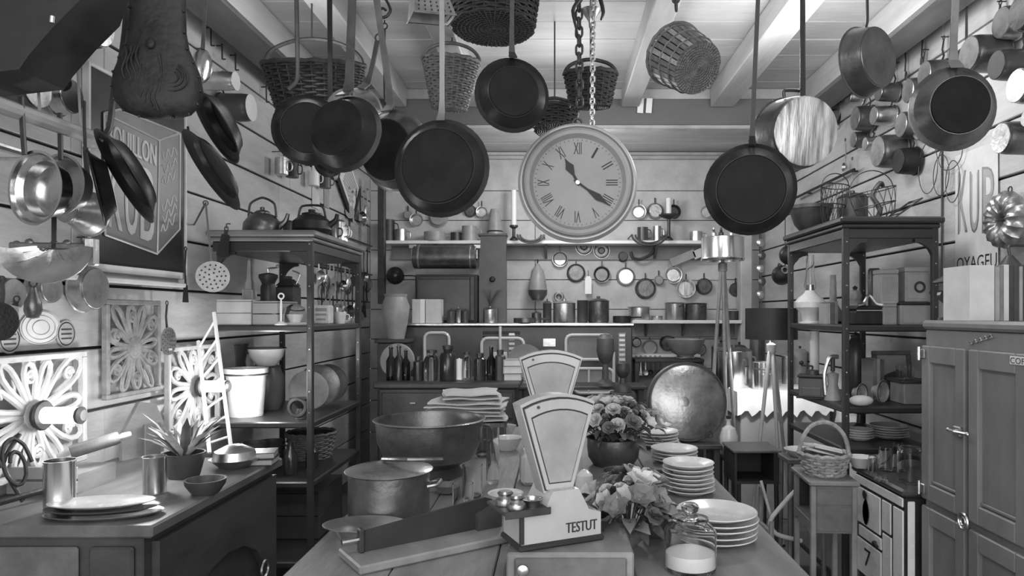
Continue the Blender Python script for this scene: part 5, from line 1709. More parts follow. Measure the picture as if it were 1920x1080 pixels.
def crate(label, x0, x1, y0, y1, z, h, m):
    t = thing('crate', label, 'crate', ((x0 + x1) / 2, (y0 + y1) / 2, z))
    a, b = (x1 - x0) / 2, (y1 - y0) / 2
    build('floor_board', S().box(-a + .01, a - .01, -b + .01, b - .01, 0, .01), m, t)
    for k in range(2):
        z0, z1 = .002 + k * h * .5, (k + 1) * h * .5 - .002
        build('slat', S().box(-a, a, -b, -b + .009, z0, z1, b=.002), m, t)
        build('slat', S().box(-a, a, b - .009, b, z0, z1, b=.002), m, t)
        build('slat', S().box(-a, -a + .009, -b + .01, b - .01, z0, z1, b=.002), m, t)
        build('slat', S().box(a - .009, a, -b + .01, b - .01, z0, z1, b=.002), m, t)
    build('lid_board', S().box(-a, a, -b, b, h, h + .008, b=.002), m, t)
    return t


crate('whitewashed crate at the left end of the left etagere shelf', -1.628, -1.462, 3.32, 3.58, CZ1, .115, M_plankb)
crate('smaller grey crate right of the whitewashed crate', -1.455, -1.335, 3.32, 3.58, CZ1, .108, M_greyl)
t = turned('tower_ornament', 'slender grey metal tower ornament on the whitewashed crate', 'ornament', at(468, 3.46, CZ1 + .1235), [(0, 0), (.036, 0), (.03, .02), (.03, .05), (.022, .055), (.02, .09), (.015, .1), (.012, .16), (.008, .19), (.012, .195), (.006, .2), (0, .21)], M_pot, rot=45, n=4)
for k in range(4):
    a = RD(90 * k)
    build('foot_arch', S().tube([(.034 * math.cos(a), .034 * math.sin(a), 0), (.03 * math.cos(a), .03 * math.sin(a), .05)], .005), M_pot, t)
t = turned('coffee_grinder', 'black coffee grinder with funnel top on the grey crate', 'grinder', at(503, 3.42, CZ1 + .117), [(0, 0), (.036, 0), (.036, .07), (.03, .085), (.036, .10), (.045, .115), (.045, .13), (.03, .135), (0, .14)], M_black, [('crank', S().tube([(0, 0, .14), (0, 0, .16), (.05, -.01, .165)], .004), M_tin), ('knob', S().ball(.009, T(.05, -.01, .172), 10), M_wmid)])
t = thing('tin_box', 'square grey tin box with sloping shoulders behind the ringed spike', 'box', at(541, 3.62, CZ1))
build('body', S().box(-.05, .05, -.05, .05, 0, .2, b=.01), M_iron, t)
build('shoulder', S().lathe([(.068, .201), (.03, .235), (.02, .235), (.02, .25), (0, .252)], 4, RZ(45)), M_iron, t)
build('handle', S().tube([(.04, 0, .21), (.06, 0, .26), (.02, 0, .28)], .004), M_tin, t)
t = turned('ringed_spike', 'white spike with a ring top before the left etagere boxes', 'spike', at(527, 3.32, CZ1), [(0, 0), (.03, 0), (.03, .006), (.005, .02), (.006, .09), (.004, .12), (0, .125)], M_white, [('ring', S().ring(.013, .004, 16, 6, T(0, 0, .139)), M_white)])
t = turned('glass_dome', 'glass dome with a white cup inside on the left etagere shelf', 'dome', at(553, 3.4, CZ1), [(.055, .012), (.055, .05), (.045, .085), (.02, .1), (0, .103)], M_glass, [('dish', [(0, 0), (.06, 0), (.064, .008), (.06, .011), (0, .008)], M_cera), ('cup', [(0, .0115), (.02, .0115), (.03, .04), (.032, .05), (.028, .05), (.018, .016), (0, .015)], M_white)])
t = thing('sugar_tin', 'white lettered looking sugar tin right of the etagere corner post', 'tin', (X(606, 3.7), 3.7, CZ1))
build('body', S().box(-.045, .045, -.035, .035, 0, .1, b=.006), M_cera, t)
build('printed_lines', S().box(-.03, .03, -.0365, -.0352, .068, .085).box(-.03, .03, -.0365, -.0352, .045, .056).box(-.025, .025, -.0365, -.0352, .02, .03), M_pot, t)
for px, d, r, h, m, lab in ((643, 3.85, .032, .065, M_cera, 'short white cup right of the sugar tin'), (632, 3.98, .025, .09, M_tin, 'narrow tin behind the white cup on the left etagere')):
    turned('cup', lab, 'cup', (min(X(px, d), -1.2), d, CZ1), [(0, 0), (r * .8, 0), (r, h * .5), (r * 1.05, h), (r * .95, h), (r * .75, .006), (0, .005)], m, [('handle', handle_loop(r, h * .2, h * .8, .02, .004), m)])
# lower shelf
L2 = .9055
turned('enamel_pail', 'white enamel pail with dark rim on the lower shelf of the left etagere', 'pail', at(462, 3.5, L2), [(0, 0), (.08, 0), (.095, .2), (.105, .205), (.105, .24), (.098, .24), (.09, .2), (.075, .006), (0, .006)], M_cera, [('rim_band', [(.1055, .206), (.109, .208), (.109, .214), (.1055, .216)], M_ink)])
turned('white_basin', 'white enamel basin with dark rim above the pail on the left etagere', 'basin', at(500, 3.74, 1.14), [(0, 0), (.05, 0), (.085, .05), (.095, .09), (.1, .092), (.092, .092), (.08, .052), (.048, .006), (0, .006)], M_cera, [('rim_band', [(.1005, .092), (.104, .094), (.1005, .096)], M_ink)])
turned('stoneware_crock', 'dark stoneware crock under the white basin on the left etagere', 'crock', at(500, 3.74, L2), [(0, 0), (.07, 0), (.09, .05), (.09, .17), (.07, .225), (.075, .234), (.06, .234), (.06, .22), (.08, .16), (.06, .01), (0, .01)], M_dgrey)
turned('dark_jug', 'matt dark jug left of the white basin on the left etagere', 'jug', at(438, 3.85, L2), [(0, 0), (.07, 0), (.085, .1), (.06, .25), (.075, .34), (.08, .345), (.07, .34), (.05, .25), (.07, .1), (0, .01)], M_dgrey, [('handle', handle_loop(.07, .12, .3, .06, .008), M_dgrey)])
for px, d, ang_, r, m, lab in ((548, 3.5, 24, .105, M_wbrown, 'round dark tray leaning on the lower left etagere shelf, first'), (580, 3.66, 18, .115, M_copd, 'round copper tray leaning on the lower left etagere shelf, second'), (612, 3.82, 15, .11, M_wdark, 'round black tray leaning on the lower left etagere shelf, third')):
    solo('leaning_tray', S().lathe([(0, 0), (r * .85, 0), (r, .012), (r, .015), (r * .83, .004), (0, .004)], 32, RX(90)), m, lab, 'tray', T(-1.31, d + .16, L2 + r + .004) @ RX(-ang_) @ RZ(35))
basket('wicker_basket', 'low brown basket of cloths on the bottom right of the left etagere', Matrix.Translation((-1.36, 3.85, .6205)), .10, .13, .14, M_wicm, 20, 7)
solo('serving_disc', S().lathe([(0, 0), (.108, 0), (.113, .006), (.108, .012), (0, .012)], 32, RX(90)), M_pot, 'pale round serving disc standing at the left end of the dark sideboard', 'disc', T(-1.03, 4.50, 1.0005 + .1135) @ RX(-6))
for px, d, h, lab in ((545, 3.45, .16, 'dark bottle standing lowest on the left etagere, nearer'), (585, 3.6, .14, 'dark bottle standing lowest on the left etagere, farther')):
    turned('dark_bottle', lab, 'bottle', (min(X(px, d), -1.25), d, .6205), [(0, 0), (.03, 0), (.032, .005), (.032, h * .6), (.012, h * .8), (.012, h), (0, h)], M_blackg)

for lab, x0, x1, y0, y1, z, h in (('added dark wooden box darkening the lowest shelf of the left etagere', -1.58, -1.24, 3.62, 4.02, .2406, .24),):  # dark filler, added to darken the bright gaps of the etagere
    crate(lab, x0, x1, y0, y1, z, h, M_wdark)
for k, (x, y, r, h, lab) in enumerate(((-1.50, 3.45, .06, .16, 'added dull iron pot at the left of the third left etagere shelf'), (-1.53, 3.72, .06, .12, 'added wide dark pot behind the dull iron pot on the left etagere'))):  # more dark filler, added so that the shelf looks darker
    turned('filler_pot', lab, 'pot', (x, y, .6205), [(0, 0), (r * .8, 0), (r, h * .3), (r, h * .85), (r * 1.06, h), (r * .94, h), (r * .9, h * .3), (0, .008)], M_dgrey, [('handle', handle_loop(r, h * .3, h * .8, .03, .005), M_iron)])
# ------------------------------------------------------------------ bottles on the sideboard
SZ = 1.0006
for px, h, r, m, k, lab in (
        (733, 62, 9, M_dglass, 'bottle', 'tall dark bottle at the left end of the sideboard row'),
        (748, 64, 9, M_blackg, 'bottle', 'second dark bottle of the sideboard row'),
        (761, 56, 8, M_dglass, 'bottle', 'third slimmer dark bottle of the sideboard row'),
        (785, 44, 10, M_blackg, 'tin', 'squat black tin left of the round glass jar on the sideboard'),
        (810, 56, 15, M_glass, 'jar', 'round clear glass jar left of the big black jar'),
        (840, 64, 16, M_blackg, 'jar', 'big wide black jar in the middle of the sideboard row'),
        (861, 42, 6, M_white, 'candle', 'short white candle right of the big black jar'),
        (876, 52, 9, M_glass, 'jar', 'narrow clear glass jar right of the white candle'),
        (900, 50, 11, M_blackg, 'tin', 'dark square shouldered tin right of the glass jars'),
        (921, 62, 9, M_dglass, 'bottle', 'dark bottle standing second from the right on the sideboard'),
        (938, 56, 10, M_dgrey, 'tin', 'tall dark tin at the right end of the sideboard row')):
    d = 4.36
    q = d / F
    pr = {'bottle': [(0, 0), (r, 0), (r, 3), (r, h * .6), (r * .4, h * .75), (r * .4, h * .95), (r * .5, h * .96), (r * .5, h), (0, h)],
          'jar': [(0, 0), (r * .95, 0), (r, 3), (r, h * .68), (r * .8, h * .8), (r * .5, h * .84), (r * .55, h * .9), (r * .55, h), (0, h)],
          'tin': [(0, 0), (r, 0), (r, h * .8), (r * .6, h * .86), (r * .6, h), (0, h)],
          'candle': [(0, 0), (r, 0), (r, h * .95), (r * .5, h * .95), (0, h)]}[k]
    parts = []
    if k == 'candle':
        parts = [('dish', [(r * 1.01, 0), (r * 1.8, 0), (r * 1.9, 2), (r * 1.01, 1.6)], M_tin)]
    elif k == 'jar':
        parts = [('lid', [(r * .58, h * .92), (r * .64, h * .92), (r * .64, h * 1.02), (0, h * 1.04)], M_iron)]
    elif k == 'bottle':
        parts = [('stopper', [(r * .3, h * 1.001), (r * .35, h * 1.06), (0, h * 1.07)], M_wmid)]
    else:
        parts = [('cap', [(r * .65, h * .9), (r * .65, h * 1.02), (0, h * 1.02)], M_iron)]
    turned(k if k != 'tin' else 'tea_tin', lab, k, (X(px, d), d, SZ), pr, m, parts, px=d)
for i in range(3):
    t = thing('book', ('lowest', 'middle', 'topmost')[i] + ' book of the pale pile at the right end of the sideboard', 'book', T(X(962, 4.4), 4.4, SZ + .045 * i) @ RZ(3 * i), 'pale book pile on the sideboard')
    build('pages', S().box(-.058, .052, -.06, .06, .004, .038), M_paper, t)
    build('cover', S().box(-.06, .055, -.063, .063, 0, .004).box(-.06, .055, -.063, .063, .0381, .042).box(-.064, -.0585, -.063, .063, 0, .042), (M_paper2, M_paper, M_paper2)[i], t)
turned('flower_ball', 'pale round crockery dish standing behind the sideboard pile', 'dish', (X(985, 5.35), 5.35, .885), [(0, 0), (.05, 0), (.05, .01), (0, .012)], M_pot, [('plate_face', S().lathe([(0, 0), (.10, 0), (.14, .012), (.142, .015), (.1, .006), (0, .006)], 36, T(0, 0, .16) @ RX(90)), M_pot)])
t = thing('plate_stand', 'dark low side table carrying the round dish and turned finials', 'table', (X(1120, 5.2), 5.3, 0))
build('top', S().box(-.62, .36, -.2, .12, .86, .884, b=.005), M_wdark, t)
for a in (-.58, .32):
    build('leg', S().box(a - .02, a + .02, -.18, -.14, 0, .859), M_wdark, t)
    build('leg', S().box(a - .02, a + .02, .06, .1, 0, .859), M_wdark, t)
turned('wooden_goblet', 'tall dark turned goblet before the range right of the scales', 'goblet', (X(1135, 5.15), 5.15, .8846), [(0, 0), (20, 0), (18, 6), (7, 14), (6, 44), (14, 54), (18, 70), (17, 96), (10, 104), (0, 106)], M_wbrown, px=4.75)
turned('ball_finial', 'dark turned ball finial on a square block beside the copper disc', 'finial', (X(1168, 4.62), 4.62, .90), [(0, 0), (17, 0), (14, 10), (7, 16), (6, 26), (11, 32), (14, 42), (11, 53), (0, 58)], M_wdark, px=4.62)
t = thing('finial_block', 'dark square wooden block carrying the ball finial', 'block', (X(1168, 4.62), 4.62, 0))
build('block', S().box(-.08, .08, -.08, .08, .2, .899, b=.006), M_wdark, t)
build('plinth', S().box(-.1, .1, -.1, .1, 0, .199, b=.006), M_wdark, t)

# ------------------------------------------------------------------ on the range
GZ = 1.3425


def book(label, x, y, z, w_, d_, h, m, group=None, lean=0):
    t = thing('book', label, 'book', T(x, y, z) @ RY(lean), group)
    build('pages', S().box(-w_ / 2 + .003, w_ / 2 - .003, -d_ / 2 + .003, d_ / 2 - .004, .003, h - .003), M_paper, t)
    build('cover', S().box(-w_ / 2, -w_ / 2 + .003, -d_ / 2, d_ / 2, 0, h).box(w_ / 2 - .003, w_ / 2, -d_ / 2, d_ / 2, 0, h).box(-w_ / 2 + .003, w_ / 2 - .003, -d_ / 2, -d_ / 2 + .003, 0, h), m, t)
    return t


for px, w_, h, m, lab in ((783, 14, 44, M_paper, 'first white book standing on the range under the hood'), (795, 9, 44, M_white, 'second thinner white book standing on the range'), (815, 28, 44, M_paper, 'wide pale box file standing on the range right of the white books')):
    q = 5.8 / F
    book(lab, X(px, 5.8), 5.8, GZ, w_ * q, .14, h * q, m)
for px, d, lst, m, nm, lab in (
        (846, 5.8, (8, 24), M_dgrey, 'canister', 'small dark canister, first right of the box file on the range'),
        (860, 5.8, (6, 26), M_tin, 'canister', 'pale narrow canister on the range'),
        (872, 5.8, (6, 24), M_dgrey, 'canister', 'dark narrow canister left of the plant tin on the range'),
        (919, 5.8, (13, 28), M_tin, 'canister', 'plant tin with dark twigs before the chimney slab'),
        (985, 5.8, (22, 10), M_copd, 'pan', 'low dark dish right of the chimney slab'),
        (1006, 5.8, (9, 20), M_copd, 'pot', 'small dark pot on the range below the hanging bulb lamp'),
        (1026, 5.8, (8, 40), M_dgrey, 'jug', 'tall dark jug on the range below the flower mould'),
        (1058, 5.8, (21, 40), M_tin, 'pot', 'pale wide stock pot on the range below the flower mould'),
        (1092, 5.8, (10, 46), M_dgrey, 'bottle', 'dark tall bottle right of the pale stock pot'),
        (1122, 5.85, (20, 44), M_copd, 'pot', 'big dark copper pot at the right of the range'),
        (1166, 5.85, (17, 14), M_black, 'pan', 'low black stewpan at the right corner of the range')):
    r, h = lst
    turned(nm, lab, nm, (X(px, d), d, GZ), [(0, 0), (r * .92, 0), (r, h * .1), (r, h * .9), (r * 1.06, h * .92), (r * .95, h * .92), (r * .9, h * .12), (0, h * .1)], m, [('lid', [(r * 1.07, h * .93), (r * .6, h * 1.02), (r * .15, h * 1.04), (r * .18, h * 1.12), (0, h * 1.14)], m)] if nm in ('pot', 'canister', 'jug') and r < 24 else [('handle', S().tube([(r, 0, h * .7), (r * 1.6, -r * .3, h * .75), (r * 2.1, -r * .5, h * .75)], r * .08, 6), m)] if nm == 'pan' else [], px=d)
tw = S()
for k in range(9):
    a = k * 2.4
    tw.tube([(0, 0, 0), (.03 * math.cos(a), .03 * math.sin(a), .08), (.09 * math.cos(a), .05 * math.sin(a), .15)], .003, 4)
solo('twig_bunch', tw, M_leaf, 'bunch of dark twigs in the plant tin on the range', 'twigs', (X(919, 5.8), 5.8, GZ + .125))
turned('big_vase', 'wide pale stoneware urn left of the white books', 'urn', (X(742, 5.5), 5.5, 1.22), [(0, 0), (16, 0), (22, 30), (26, 60), (20, 78), (22, 84), (18, 84), (18, 78), (22, 60), (14, 4), (0, 4)], M_pot, px=5.5)
t = thing('urn_stand', 'dark narrow stand under the pale stoneware urn', 'stand', (X(742, 5.5), 5.5, 0))
build('column', S().box(-.12, .1, -.1, .1, 0, 1.19, b=.005), M_wdark, t)
build('top', S().box(-.14, .12, -.12, .12, 1.191, 1.219, b=.005), M_wdark, t)


# ------------------------------------------------------------------ pans and moulds on the rear wall
def bpan(px, py, r, label, m, open_=False, h=.04, name='hanging_pan', ear=.05):
    d = YB - .02
    rr = r * d / F
    M = Matrix.Translation((X(px, d), d - (h if open_ else 0), Z(py, d))) @ RZ(0 if open_ else 180)
    t = thing(name, label, 'pan', M)
    build('bowl', S().lathe(bowl_prof(rr, h, rr * .82, .002, .003), 24, T(0, h, 0) @ RBX), m, t)
    y0 = 0 if open_ else .0
    build('handle', S().strap([(0, y0, rr - .002), (0, y0, rr + ear * .5), (0, y0, rr + ear)], .012, .004), M_iron, t)
    return t


for px, py, r, m, op, lab in (
        (1050, 486, 14, M_cop, True, 'round pan on the rear wall left below the clock'), (1080, 512, 17, M_copd, False, 'dark round pan in the rear wall row below the clock'),
        (1128, 515, 15, M_copd, True, 'dark open pan right of the white wall tag'), (1173, 519, 17, M_tin, False, 'pale round sieve on the rear wall right below the clock'),
        (1168, 481, 10, M_iron, False, 'small dark disc above the pale round sieve'), (1210, 541, 19, M_copd, False, 'dark round pan hanging above the lower right shelf'),
        (1235, 526, 9, M_pot, False, 'little grey pan left of the rimmed pale pan'), (1262, 516, 15, M_tin, True, 'rimmed pale pan under the tilted books'),
        (1285, 541, 17, M_tinb, True, 'bright dented tin plate hanging above the copper pots'), (1320, 537, 15, M_copd, False, 'dark pan hanging left of the lamp tripod'),
        (1379, 543, 12, M_copd, False, 'round dark pan between the tripod and the white post'), (1218, 652, 15, M_pot, False, 'grey round pan on the lower rear wall beside the range'),
        (1252, 643, 15, M_copd, False, 'dark round lid on the lower rear wall'), (1193, 642, 9, M_copd, False, 'small pan close to the right edge of the range'),
        (1312, 655, 12, M_cop, False, 'small copper pan on the lower rear wall behind the basin'),
        (765, 404, 8, M_pot, False, 'first small pan hung high on the rear wall under the largest black pan'), (782, 413, 12, M_tin, True, 'second small pan hung high on the rear wall'),
        (822, 408, 18, M_pot, False, 'wider grey pan hung high on the rear wall, cut by the largest black pan'), (882, 396, 11, M_copd, False, 'dark ladle pan hung high left of the tall grey cone'),
        (904, 398, 10, M_tin, True, 'bright small pan hung high left of the tall grey cone'),
        (1197, 398, 13, M_tin, True, 'rimmed small pan hung high right of the clock'), (1228, 396, 15, M_cop, False, 'copper pan hung high right of the clock'), (1262, 398, 13, M_iron, True, 'dark pan hung high behind the pale candle'), (1325, 398, 12, M_tin, True, 'rimmed pan hung high beside the black pan')):
    bpan(px, py, r, lab, m, op)
for px, py, r, lab in ((1095, 462, 16, 'copper ring mould hanging just under the clock'), (1128, 470, 15, 'second copper ring mould hanging under the clock'), (1048, 557, 11, 'round flower mould on the rear wall over the pale stock pot')):
    d = YB - .03
    q = d / F
    t = thing('ring_mould', lab, 'mould', P(px, py, d))
    build('ring', S().ring(r * q * .65, r * q * .33, 20, 8, Matrix.Diagonal((1, .6, 1, 1))), M_copd, t)
    build('rim', S().ring(r * q, .004, 20, 6), M_cop, t)
turned('bulb_lamp', 'hanging bottle shaped lantern on the rear wall beside the chimney slab', 'lantern', P(1008, 565, 6.35), [(0, 0), (10, 2), (17, 12), (18, 22), (14, 44), (11, 58), (6, 64), (3, 70), (0, 72)], M_pot, [('dark_base', [(10.2, 2), (17.4, 12), (18.4, 21), (17.9, 21)], M_dgrey), ('wall_arm', S().tube([(0, 0, 71), (0, 0, 78), (0, 42, 78)], 1.2), M_iron)], px=6.35)
t = thing('white_tag', 'white wooden tag board hanging between the dark rear wall pans', 'tag', P(1103, 535, 6.45))
build('board', S().prism([(-.03, -.08), (.03, -.08), (.03, .06), (.015, .085), (-.015, .085), (-.03, .06)], -.006, .006), M_white, t)
build('cord', S().tube([(0, -.004, .085), (0, 0, .14)], .003, 5), M_iron, t)
for px, lab in ((930, 'left of'), ):
    pass
for x0, x1, y0, lab in ((970, 1020, 440, 'dark curved hanging rail with hooks left below the clock'), (1185, 1250, 440, 'curved iron pan hook rail right below the clock')):
    t = thing('hook_rail', lab, 'rail', P((x0 + x1) / 2, y0, 6.2))
    q = (x1 - x0) / 2 * 6.2 / F
    for s_ in (1, .8):
        build('curved_bar', S().tube([(q * s_ * math.cos(a), 0, -q * .6 * s_ * math.sin(a)) for a in [PI * j / 12 for j in range(13)]], .009, 6), M_iron, t)
    for s_ in (-1, 1):
        build('wall_arm', S().tube([(q * s_, 0, 0), (q * s_, .34, 0)], .006), M_iron, t)
solo('curved_bracket', S().tube([(-.11, 0, .05), (-.09, 0, -.01), (-.02, 0, -.02), (.07, 0, .02), (.12, 0, .08)], .014, 8), M_iron, 'dark bent iron hook over the pale rear wall sieve', 'hook', P(1205, 482, 6.45))
# things on the upper rear shelf
UZ = 2.0856
for px, r, h, m, nm, lab in ((752, 11, 22, M_tin, 'canister', 'bright tin canister at the left end of the upper rear shelf'), (728, 12, 40, M_iron, 'disc', 'grey upright jar at the far left of the upper rear shelf'), (815, 20, 17, M_pot, 'box', 'low grey pan in the middle left of the upper rear shelf'), (855, 10, 16, M_iron, 'pot', 'small dark pot right of the low grey pan'), (880, 14, 28, M_pot, 'jar', 'pale jar left of the tall grey cone'), (928, 16, 60, M_pot, 'cone', 'tall grey cone mould on the upper rear shelf left of the clock'), (1205, 10, 26, M_dgrey, 'tin', 'dark tin on the upper rear shelf right of the clock'), (1232, 8, 28, M_tin, 'tin', 'pale tin on the upper rear shelf right of the clock'), (1305, 12, 18, M_tin, 'pitcher', 'bright pitcher on the upper rear shelf near the chromed lamp')):
    d = 6.38
    pr = [(0, 0), (r, 0), (r, h), (r * .9, h), (r * .9, 2), (0, 2)] if nm != 'cone' else [(0, 0), (r, 0), (r * .9, h * .3), (r * .6, h * .9), (r * .5, h), (0, h)]
    turned({'disc': 'upright_jar', 'box': 'low_pan', 'cone': 'cone_mould'}.get(nm, nm), lab, {'disc': 'jar', 'box': 'pan', 'cone': 'mould'}.get(nm, nm), (X(px, d), d, UZ), pr, m, [('handle', handle_loop(r, h * .2, h * .85, r * .6, 1), m)] if nm != 'cone' else [('band', [(r * .92, h * .28), (r * .98, h * .3), (r * .88, h * .33)], M_iron)], px=d)
t = turned('pillar_candle', 'white candle in a dark holder on the upper rear shelf left of the clock', 'candle', (X(963, 6.3), 6.33, UZ), [(0, 0), (8, 0), (8, 3), (3, 8), (3, 22), (8, 26), (8, 29), (0, 29)], M_iron, [('wax', [(0, 29.2), (5, 29.2), (5, 95), (0, 96)], M_candle)], px=6.3)
turned('pillar_candle', 'white candle on a dark dish on the upper rear shelf right of the clock', 'candle', (X(1255, 6.3), 6.33, UZ), [(0, 0), (8, 0), (8, 3), (3, 8), (3, 40), (18, 46), (19, 49), (0, 49)], M_iron, [('wax', [(0, 49.2), (5, 49.2), (5, 80), (0, 81)], M_candle)], px=6.3)
# lower rear shelf
for px, r, h, m, nm, lab in ((1198, 20, 25, M_tin, 'tin_pot', 'dented tin pot with handles at the left end of the lower rear shelf'), (1232, 10, 8, M_tin, 'tin_dish', 'low bright dish on the lower rear shelf'), (1265, 18, 33, M_cop, 'copper_pot', 'copper pot shining on the lower rear shelf'), (1305, 20, 32, M_copd, 'copper_pot', 'dark copper pot right of the shining one on the lower rear shelf'), (1375, 9, 17, M_dgrey, 'tin_cup', 'small dark tin near the white post on the lower rear shelf')):
    d = 6.38
    turned(nm, lab, nm.split('_')[1], (X(px, d), d, 1.3606), [(0, 0), (r * .95, 0), (r, h * .1), (r, h * .92), (r * 1.07, h * .95), (r * .95, h), (r * .92, h * .1), (0, 2)], m, [('handle', S().tube([(r, 0, h * .75), (r * 1.5, -r * .2, h * .8), (r * 2, -r * .3, h * .8)], 1.2, 6), M_iron)] if 'copper' in nm else [('rim', [(r * 1.08, h * .93), (r * 1.12, h * .96), (r * 1.08, h * .99)], m)], px=d, rot=-70)
# tilted books/papers and papers on the rear wall
for k, (px, py, a, m, lab) in enumerate(((1280, 484, -22, M_paper2, 'grey tilted box leaning on the wall above the rimmed pan'), (1322, 470, -24, M_paper, 'white tilted notebook beside the grey tilted box'))):
    solo('notebook', S().box(-.12, .12, -.02, .02, -.04, .04, b=.004), m, lab, 'notebook', Matrix.Translation(P(px, py, 6.42)) @ RY(a))
solo('paper_sheet', S().box(-.2, .2, -.003, .003, -.07, .07, b=.001), M_paper, 'pale paper sheet pinned to the rear wall right of the rimmed pan', 'paper', P(1318, 511, YB - .012))
# lower right of the range
for px, r, h, m, z, d, lab, nm in ((1325, 36, 40, M_pot, 1.05, 5.9, 'wide grey colander bowl over the top of the copper disc', 'colander'),):
    t = turned(nm, lab, 'bowl', (X(px - 40, d), d, Z(672, d)), [(0, 0), (14, 0), (16, 6), (26, 12), (36, 34), (37, 36), (34, 35), (24, 14), (12, 8), (0, 8)], m, [('foot_ring', [(14.5, 0), (18, 1), (16, 4)], M_tin)], px=d)
t = thing('side_shelf', 'dark side table behind the copper disc carrying the colander bowl', 'table', (X(1270, 5.95), 5.95, 0))
zt_ = Z(672, 5.9) - .0006
build('top', S().box(-.38, .2, -.15, .15, zt_ - .025, zt_, b=.004), M_wdark, t)
for a in (-.36, .18):
    build('leg', S().box(a - .018, a + .018, -.13, -.09, 0, zt_ - .026), M_wdark, t)
    build('leg', S().box(a - .018, a + .018, .09, .13, 0, zt_ - .026), M_wdark, t)
for k in range(6):
    utensil('hanging_' + ('ladle', 'spatula', 'skimmer')[k % 3], ('thin ladle', 'pale spatula', 'small skimmer', 'second thin ladle', 'dark spatula', 'second small skimmer')[k] + ' hanging below the lowest grey rear shelf', Matrix.Translation((X(1193 + 9 * k, 6.25), 6.27, Z(671, 6.25))), .11, ('ladle', 'spatula', 'skimmer')[k % 3], (M_tin, M_iron)[k // 3], .025, cat=('ladle', 'spatula', 'skimmer')[k % 3])
# crowded utensils along the left wall
kinds = ['ladle', 'fork', 'spatula', 'skimmer', 'spoon', 'whisk']
n = 0
cnt = {}
words = ' first second third fourth fifth sixth seventh eighth ninth tenth eleventh twelfth thirteenth fourteenth fifteenth sixteenth seventeenth eighteenth nineteenth twentieth'.split(' ')
for row, (py, L) in enumerate(((466, .20), (532, .17), (352, .17))):
    px = (598, 604, 655)[row]
    while px < 722:
        k = kinds[(n * 5 + row) % 6]
        m = (M_tin, M_iron, M_copl, M_tin)[n % 4]
        mn = {'tinned_metal': 'bright', 'iron_bar': 'dark', 'polished_copper': 'copper'}[m.name]
        p = wallpt('l', px, py + (n * 7) % 11, .03)
        if p.y < 6.4:
            cnt[row] = cnt.get(row, 0) + 1
            utensil('hanging_' + k, '%s %s, %s from the near end of the %s crowded utensil row, rear left wall' % (mn, k, words[cnt[row]], ('middle', 'lowest', 'uppermost')[row]), Matrix.Translation(p) @ FR @ RZ(-25), L * (1 + .2 * ((n * 3) % 5 - 2) / 2), k, m, .045 + .005 * (n % 3), cat=k, group='utensils on the rear left wall', w=.014)
        n += 1
        px += 6 + (n % 3)
for py in (462, 520):
    a, b = wallpt('l', 590, py, .02), wallpt('l', 724, py, .02)
    a.z = b.z = (a.z + b.z) / 2 + .05
    t = thing('utensil_rail', ('upper' if py < 500 else 'lower') + ' thin rail carrying the crowded utensils on the left wall', 'rail', a)
    build('bar', S().tube([(0, 0, 0), (0, b.y - a.y, 0)], .006), M_iron, t)
p = wallpt('l', 655, 348, .02)
t = thing('price_card', 'bright slanted printed card with a dark border on the rear left wall', 'card', Matrix.Translation(p) @ RZ(90) @ RY(35))
build('card', S().box(-.22, .22, -.006, .006, -.17, .17, b=.002), M_white, t)
build('dark_border', S().box(-.25, .25, -.012, -.0062, -.22, -.16, b=.002).box(.2, .25, -.012, -.0062, -.16, .17, b=.002), M_ink, t)
pr = S()
for i in range(9):
    pr.box(-.16, .16 - .03 * (i % 3), -.0075, -.0062, .12 - .028 * i, .126 - .028 * i)
build('printed_lines', pr, M_ink, t)
# small things between ceiling pans and left etagere
for px, py, d, m, lab in ((528, 312, 4.4, M_tin, 'bright tin mug hanging above the kettles'), (548, 318, 4.8, M_iron, 'dark mug hanging above the kettles'), (588, 335, 5.2, M_white, 'white enamel mug hanging behind the first ceiling pan'), (610, 340, 5.4, M_dgrey, 'dark mug hanging left of the slanted card')):
    p = P(px, py, d)
    p.x = XL + .07
    p.z = Z(py, F * (XL + .07) / (px - VX))
    p.y = F * (XL + .07) / (px - VX)
    t = turned('hanging_mug', lab, 'mug', p, [(0, -.05), (.04, -.05), (.04, .05), (.036, .05), (.036, -.045), (0, -.045)], m, [('handle', handle_loop(.04, -.03, .03, .025, .004), m), ('hook', S().tube([(.055, 0, .02), (.055, 0, .09), (-.06, 0, .09)], .003, 5), M_iron)])
# vertical paper strips on the left wall
for px, w_, m, lab in ((592, .08, M_paper, 'narrow pale paper strip on the left wall behind the kettles'), (612, .06, M_paper2, 'narrow grey printed strip on the left wall behind the kettles')):
    p = wallpt('l', px, 350, .004)
    solo('paper_strip', S().box(0, .003, -w_, w_, -.16, .16, b=.001), m, lab, 'paper', p)
solo('wall_post', S().box(-.03, .03, -.03, .03, 0, 1.1, b=.005), M_iron, 'thin dark iron upright by the left end of the upper rear shelf', 'post', (X(716, 6.1), 6.1, Z(570, 6.1)))
t = turned('wall_globe', 'dark glossy ball shaped bell on the rear wall left of the hood', 'bell', P(741, 517, 6.3), [(0, 0)], M_blackg) if False else thing('wall_globe', 'dark glossy round bell on the rear wall left of the copper hood', 'bell', P(741, 517, 6.3))
build('ball', S().ball(.082, n=20), M_blackg, t)
build('arm', S().tube([(.08, 0, -.0), (.16, .0, .0), (.16, .24, 0)], .006), M_iron, t)
build('wall_plate', S().box(-.03, .03, .235, .245, -.03, .03, b=.003).tube([(0, .07, 0), (0, .236, 0)], .008), M_iron, t)

